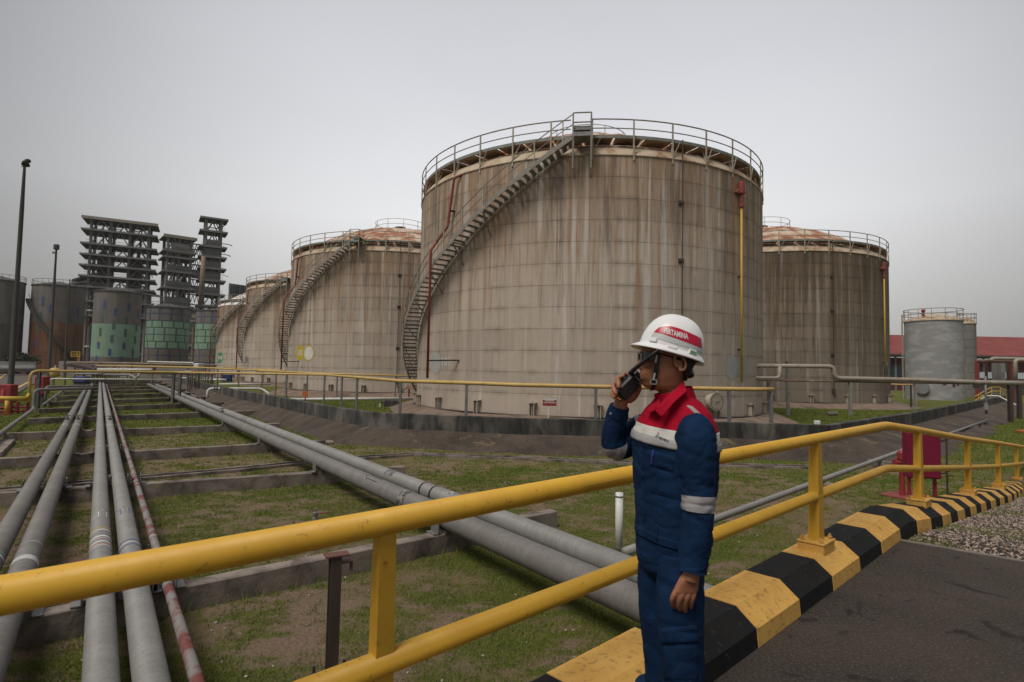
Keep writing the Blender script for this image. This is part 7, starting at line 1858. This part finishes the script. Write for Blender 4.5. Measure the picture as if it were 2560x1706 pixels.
# ---------------------------------------------------------------- hydrant and hose box behind the rail
c_ = az(2256, 1243, G); t_ = ay(2256, 1126, c_.y); h = t_.z - G
hy = thing('fire_hydrant', c_, 'red upright fire hydrant on a red plinth behind the rail, left of the crimson box', 'hydrant')
print('hydrant', c_, h)
mb = MB(); mb.lathe([(.055, 0), (.055, h * .62), (.075, h * .64), (.075, h * .68), (.06, h * .70), (.06, h * .78), (.085, h * .80), (.09, h * .95), (.05, h), (.01, h)], 16, c_); mb.build('barrel', M['red'], hy, smooth='auto')
mb = MB(); mb.tube([c_ + Vector((0, 0, h * .73)), c_ + Vector((-.17, -.06, h * .74))], .05, 10); mb.tube([c_ + Vector((-.16, -.055, h * .74)), c_ + Vector((-.20, -.065, h * .74))], .065, 10); mb.tube([c_ + Vector((0, 0, h * .72)), c_ + Vector((.15, .02, h * .70)), c_ + Vector((.17, .02, h * .6))], .045, 10); mb.build('outlet', M['red'], hy, smooth='auto')
mb = MB(); mb.tube([c_ + Vector((-.12 + .05 * math.cos(q_), -.05, h * .80 + .05 * math.sin(q_))) for q_ in np.linspace(0, 6.28, 12)[:-1]], .012, 5, closed=True); mb.build('hand_wheel', M['red'], hy)
rot = Matrix.Rotation(.5, 3, 'Z')
mb = MB(); mb.box(c_ + Vector((.1, .1, .0)), (.85, .6, .08), rot, .01); mb.build('plinth', mat('red_plinth_paint', (0.22, 0.05, 0.04), (0.16, 0.04, 0.035), 6, .8), hy)
g_ = az(2315, 1205, G); gg = ay(2315, 1198, 9.6)
hb = thing('hose_box', az(2315, 1212, G), 'dark crimson hose box on a thin steel stand behind the rail', 'box')
dB = 9.4
tl = ay(2275, 1082, dB); br_ = ay(2354, 1198, dB)
cx_ = (tl.x + br_.x) / 2; cz = (tl.z + br_.z) / 2; w = br_.x - tl.x; hh = tl.z - br_.z
rot = Matrix.Rotation(-.12, 3, 'Z')
MB().box((cx_, dB + .1, cz), (w * .98, .2, hh), rot, .01).build('box_body', M['crimson'], hb)
MB().box(Vector((cx_, dB + .1, cz)) + rot @ Vector((0, -.105, 0)), (w * .9, .012, hh * .94), rot).build('door', M['crimson'], hb)
for s_ in (-1, 1):
    MB().bar(Vector((cx_ + s_ * w * .42, dB + .1, G)), Vector((cx_ + s_ * w * .42, dB + .1, cz - hh / 2)), .04, .04).build('leg', M['red'], hb)
x2 = ay(2366, 1100, dB + .3).x
MB().tube([(x2, dB + .3, G), (x2, dB + .3, tl.z - .02)], .014, 6).build('leg', M['dark_steel'], hb)
mb = MB(); mb.tube([(cx_ + w / 2, dB + .15, tl.z - .04), (x2, dB + .3, tl.z - .04)], .012, 5); mb.tube([(cx_ + w / 2, dB + .15, br_.z + .05), (x2, dB + .3, br_.z + .05)], .012, 5); mb.build('frame_bar', M['dark_steel'], hb)
MB().box((cx_ + w * .56, dB + .2, tl.z - .25), (.05, .05, .16)).build('latch', M['light_pipe'], hb)
c2 = az(2380, 1185, G + .1); nz = MB().tube([c2 + Vector((-.15, 0, .05)), c2 + Vector((.12, .1, .16))], [.035, .05], 8).build('hose_nozzle', M['red_pipe']); tag(nz, 'small reddish hose nozzle on the grass beside the crimson box', 'nozzle')
mk = az(2552, 1082, G); o = MB().box(mk + Vector((.2, 0, .06)), (.6, .4, .12), None, .02).build('orange_plate', M['orange'], loc=mk); tag(o, 'orange low plinth on the grass at the right edge', 'plinth')

# ---------------------------------------------------------------- grass blades, clover tufts, stones
def tri_mesh(name, V, T, m_, kind='stuff', label=None):
    me = bpy.data.meshes.new(name); V = np.asarray(V, np.float32).reshape(-1, 3); T = np.asarray(T, np.int32).reshape(-1, 3)
    me.vertices.add(len(V)); me.vertices.foreach_set('co', V.ravel()); me.loops.add(T.size); me.loops.foreach_set('vertex_index', T.ravel())
    me.polygons.add(len(T)); me.polygons.foreach_set('loop_start', (np.arange(len(T)) * 3).astype(np.int32)); me.update(calc_edges=True)
    me.materials.append(m_); o = bpy.data.objects.new(name, me); COL.objects.link(o); tag(o, label, kind=kind); return o
rs_ = np.random.RandomState(5)
def scatter(n, ymin, ymax, power):
    y = ymin + (ymax - ymin) * rs_.rand(n) ** power
    x = (rs_.rand(n) * 2 - 1) * (y * .93 + .8); return x, y
# keep away from the platform: left of the kerb line
kA = kerb_pt(U0, -.26, 0); kB = kerb_pt(0, -.26, 0); kd = (kB - kA); kd.z = 0; kd.normalize(); kn = Vector((-kd.y, kd.x, 0))
wx = np.array([p.x for p in dense]); wy = np.array([p.y for p in dense])
def allowed(x, y):
    s_ = (x - kA.x) * kn.x + (y - kA.y) * kn.y          # >0 left of the kerb line
    ok = s_ > 0.02
    yw = np.interp(x, wx, wy)
    ok &= (y < yw - 1.0) | (y > yw + .4)
    return ok
def blades(n, ymin, ymax, power, hmin, hmax, wmul, thr, name, m_, tall=0):
    x, y = scatter(n, ymin, ymax, power)
    g = grassiness(x, y); keep = allowed(x, y) & ((g + (rs_.rand(n) - .5) * .13) > thr); x, y, g = x[keep], y[keep], g[keep]; n = len(x)
    z = gz(x, y); h = (hmin + (hmax - hmin) * rs_.rand(n) ** 2) * (1 + np.clip(y - 6, 0, 30) * .012); a = rs_.rand(n) * 6.283; w = wmul * (.6 + .8 * rs_.rand(n)) * (1 + np.clip(y - 4, 0, 40) * .14)
    lx = (rs_.rand(n) - .5) * h * 1.6; ly = (rs_.rand(n) - .5) * h * 1.6
    V = np.empty((n, 3, 3), np.float32); V[:, 0] = np.stack([x - np.cos(a) * w, y - np.sin(a) * w, z - .004], -1); V[:, 1] = np.stack([x + np.cos(a) * w, y + np.sin(a) * w, z - .004], -1); V[:, 2] = np.stack([x + lx, y + ly, z + h], -1)
    return tri_mesh(name, V, np.arange(n * 3), m_)
m, t, b = newmat('short_grass_blades'); q = NB(t); P_ = q.pos()
c1 = q.mix(q.rng(q.noise(P_, 1.1, 4, .6), .4, .65), (0.105, 0.155, 0.022), (0.21, 0.21, 0.042)); c1 = q.mix(q.rng(q.noise(P_, 60, 2, .5), .4, .7), c1, (0.065, 0.105, 0.018)); c1 = q.mix(q.rng(q.noise(P_, 33, 2, .5), .62, .72), c1, (0.22, 0.18, 0.085))
q.l(c1, b.inputs['Base Color']); b.inputs['Roughness'].default_value = .8; b.inputs['Specular IOR Level'].default_value = .2; M['blade'] = m
m, t, b = newmat('dry_straw'); q = NB(t); P_ = q.pos()
q.l(q.mix(q.rng(q.noise(P_, 30, 2), .4, .6), (0.26, 0.195, 0.13), (0.14, 0.105, 0.075)), b.inputs['Base Color']); b.inputs['Roughness'].default_value = .95; M['straw'] = m
blades(760000, 2.6, 15, 1.25, .012, .042, .0027, .49, 'grass', M['blade'])
blades(420000, 12, 48, 1.2, .02, .05, .0042, .46, 'grass', M['blade'])
blades(260000, 2.6, 13, 1.3, .006, .02, .0028, .30, 'dry_grass', M['straw'])
# a few long single stalks by the sleepers and pipes
V = []
for k in range(420):
    i = rnd.randrange(0, 4); a_, b_ = sl_lines[i]; p = a_.lerp(b_, rnd.random()) + dP * rnd.choice((-.16, .17)) * rnd.uniform(.8, 1.8)
    if not allowed(np.array([p.x]), np.array([p.y]))[0]: continue
    for _ in range(5):
        a = rnd.random() * 6.28; h = rnd.uniform(.05, .2); w = .003; q_ = Vector((p.x + rnd.uniform(-.03, .03), p.y + rnd.uniform(-.03, .03), G - .01)); V += [(q_.x - w, q_.y, q_.z), (q_.x + w, q_.y, q_.z), (q_.x + math.cos(a) * h * .5, q_.y + math.sin(a) * h * .5, q_.z + h)]
tri_mesh('long_grass', V, np.arange(len(V)), M['blade'])
# stones
def stones(n, gen, name, m_, smin, smax):
    base = np.array([(1, 0, 0), (-1, 0, 0), (0, 1, 0), (0, -1, 0), (0, 0, 1), (0, 0, -1)], float); F8 = np.array([(0, 2, 4), (2, 1, 4), (1, 3, 4), (3, 0, 4), (2, 0, 5), (1, 2, 5), (3, 1, 5), (0, 3, 5)])
    x, y, z = gen(n); n = len(x); s = smin + (smax - smin) * rs_.rand(n) ** 2.2
    sc_ = np.stack([s, s * (.6 + .6 * rs_.rand(n)), s * (.45 + .4 * rs_.rand(n))], -1); a = rs_.rand(n) * 6.283
    V = base[None] * sc_[:, None] * (1 + (rs_.rand(n, 6, 1) - .5) * .5); c, d_ = np.cos(a)[:, None], np.sin(a)[:, None]
    X = V[..., 0] * c - V[..., 1] * d_; Y = V[..., 0] * d_ + V[..., 1] * c; V = np.stack([X + x[:, None], Y + y[:, None], V[..., 2] + z[:, None] + s[:, None] * .3], -1)
    T = (F8[None] + (np.arange(n) * 6)[:, None, None]); return tri_mesh(name, V, T, m_)
def gen_litter(n):
    x, y = scatter(n, 2.8, 22, 1.3); k = allowed(x, y); x, y = x[k], y[k]; return x, y, gz(x, y)
stones(1100, gen_litter, 'pale_stones', mat('pale_stone', (0.40, 0.37, 0.33), (0.28, 0.25, 0.22), 20, .9, bump=0), .006, .024)
def gen_gravel(n):
    u = -1.2 + 14 * rs_.rand(n) ** 1.15; off = .22 + 9 * rs_.rand(n) ** 1.3; x = np.empty(n); y = np.empty(n); z = np.empty(n); ok = np.ones(n, bool)
    us_ = np.linspace(-2, 14, 161); K = [kerb_pt(uu, 0, 0) for uu in us_]; Sd = [kerb_side(uu) for uu in us_]; Zs = np.array([slope_z(uu) for uu in us_])
    kx = np.interp(u, us_, [k.x for k in K]); ky = np.interp(u, us_, [k.y for k in K]); sx = np.interp(u, us_, [k.x for k in Sd]); sy = np.interp(u, us_, [k.y for k in Sd]); z = np.interp(u, us_, Zs)
    x = kx + sx * off; y = ky + sy * off
    e = (x - e_in.x) * (-n_e.y) + (y - e_in.y) * n_e.x        # side of the slab edge
    ok = e > .05
    return x[ok], y[ok], (z + .01 - .004 * off)[ok]
m, t, b = newmat('mixed_gravel'); q = NB(t); P_ = q.pos(); wn = q.n('TexVoronoi'); wn.inputs['Scale'].default_value = 22; q.l(P_, wn.inputs[0])
sp = q.n('SeparateXYZ'); q.l(wn.outputs['Color'], sp.inputs[0]); c1 = q.mix(sp.outputs[0], (0.045, 0.036, 0.032), (0.40, 0.31, 0.25)); q.l(c1, b.inputs['Base Color']); b.inputs['Roughness'].default_value = .95; M['gravel'] = m
stones(70000, gen_gravel, 'gravel', M['gravel'], .008, .024)
V = []
gx, gy, gzz = gen_gravel(26000)
kp = (fbm(gx * 1.6, gy * 1.6, 3, 8) > .56)
for x_, y_, z_ in zip(gx[kp], gy[kp], gzz[kp]):
    for _ in range(5):
        a = rnd.random() * 6.28; h = rnd.uniform(.02, .05); w = .0028; x2_ = x_ + rnd.uniform(-.03, .03); y2_ = y_ + rnd.uniform(-.03, .03)
        V += [(x2_ - w, y2_, z_ - .01), (x2_ + w, y2_, z_ - .01), (x2_ + math.cos(a) * h * .6, y2_ + math.sin(a) * h * .6, z_ + h)]
tri_mesh('gravel_grass', V, np.arange(len(V)), M['blade'])

# thin humid haze over the whole yard
hm = bpy.data.materials.new('haze_air'); hm.use_nodes = True; ht = hm.node_tree; ht.nodes.clear()
ho = ht.nodes.new('ShaderNodeOutputMaterial'); hv = ht.nodes.new('ShaderNodeVolumePrincipled'); hv.inputs['Color'].default_value = (.9, .91, .93, 1); hv.inputs['Density'].default_value = .00018
ht.links.new(hv.outputs[0], ho.inputs['Volume'])
o = MB().box((0, 395, 21), (1840, 940, 50)).build('haze', hm); tag(o, kind='stuff')
print('objects', len(bpy.data.objects))
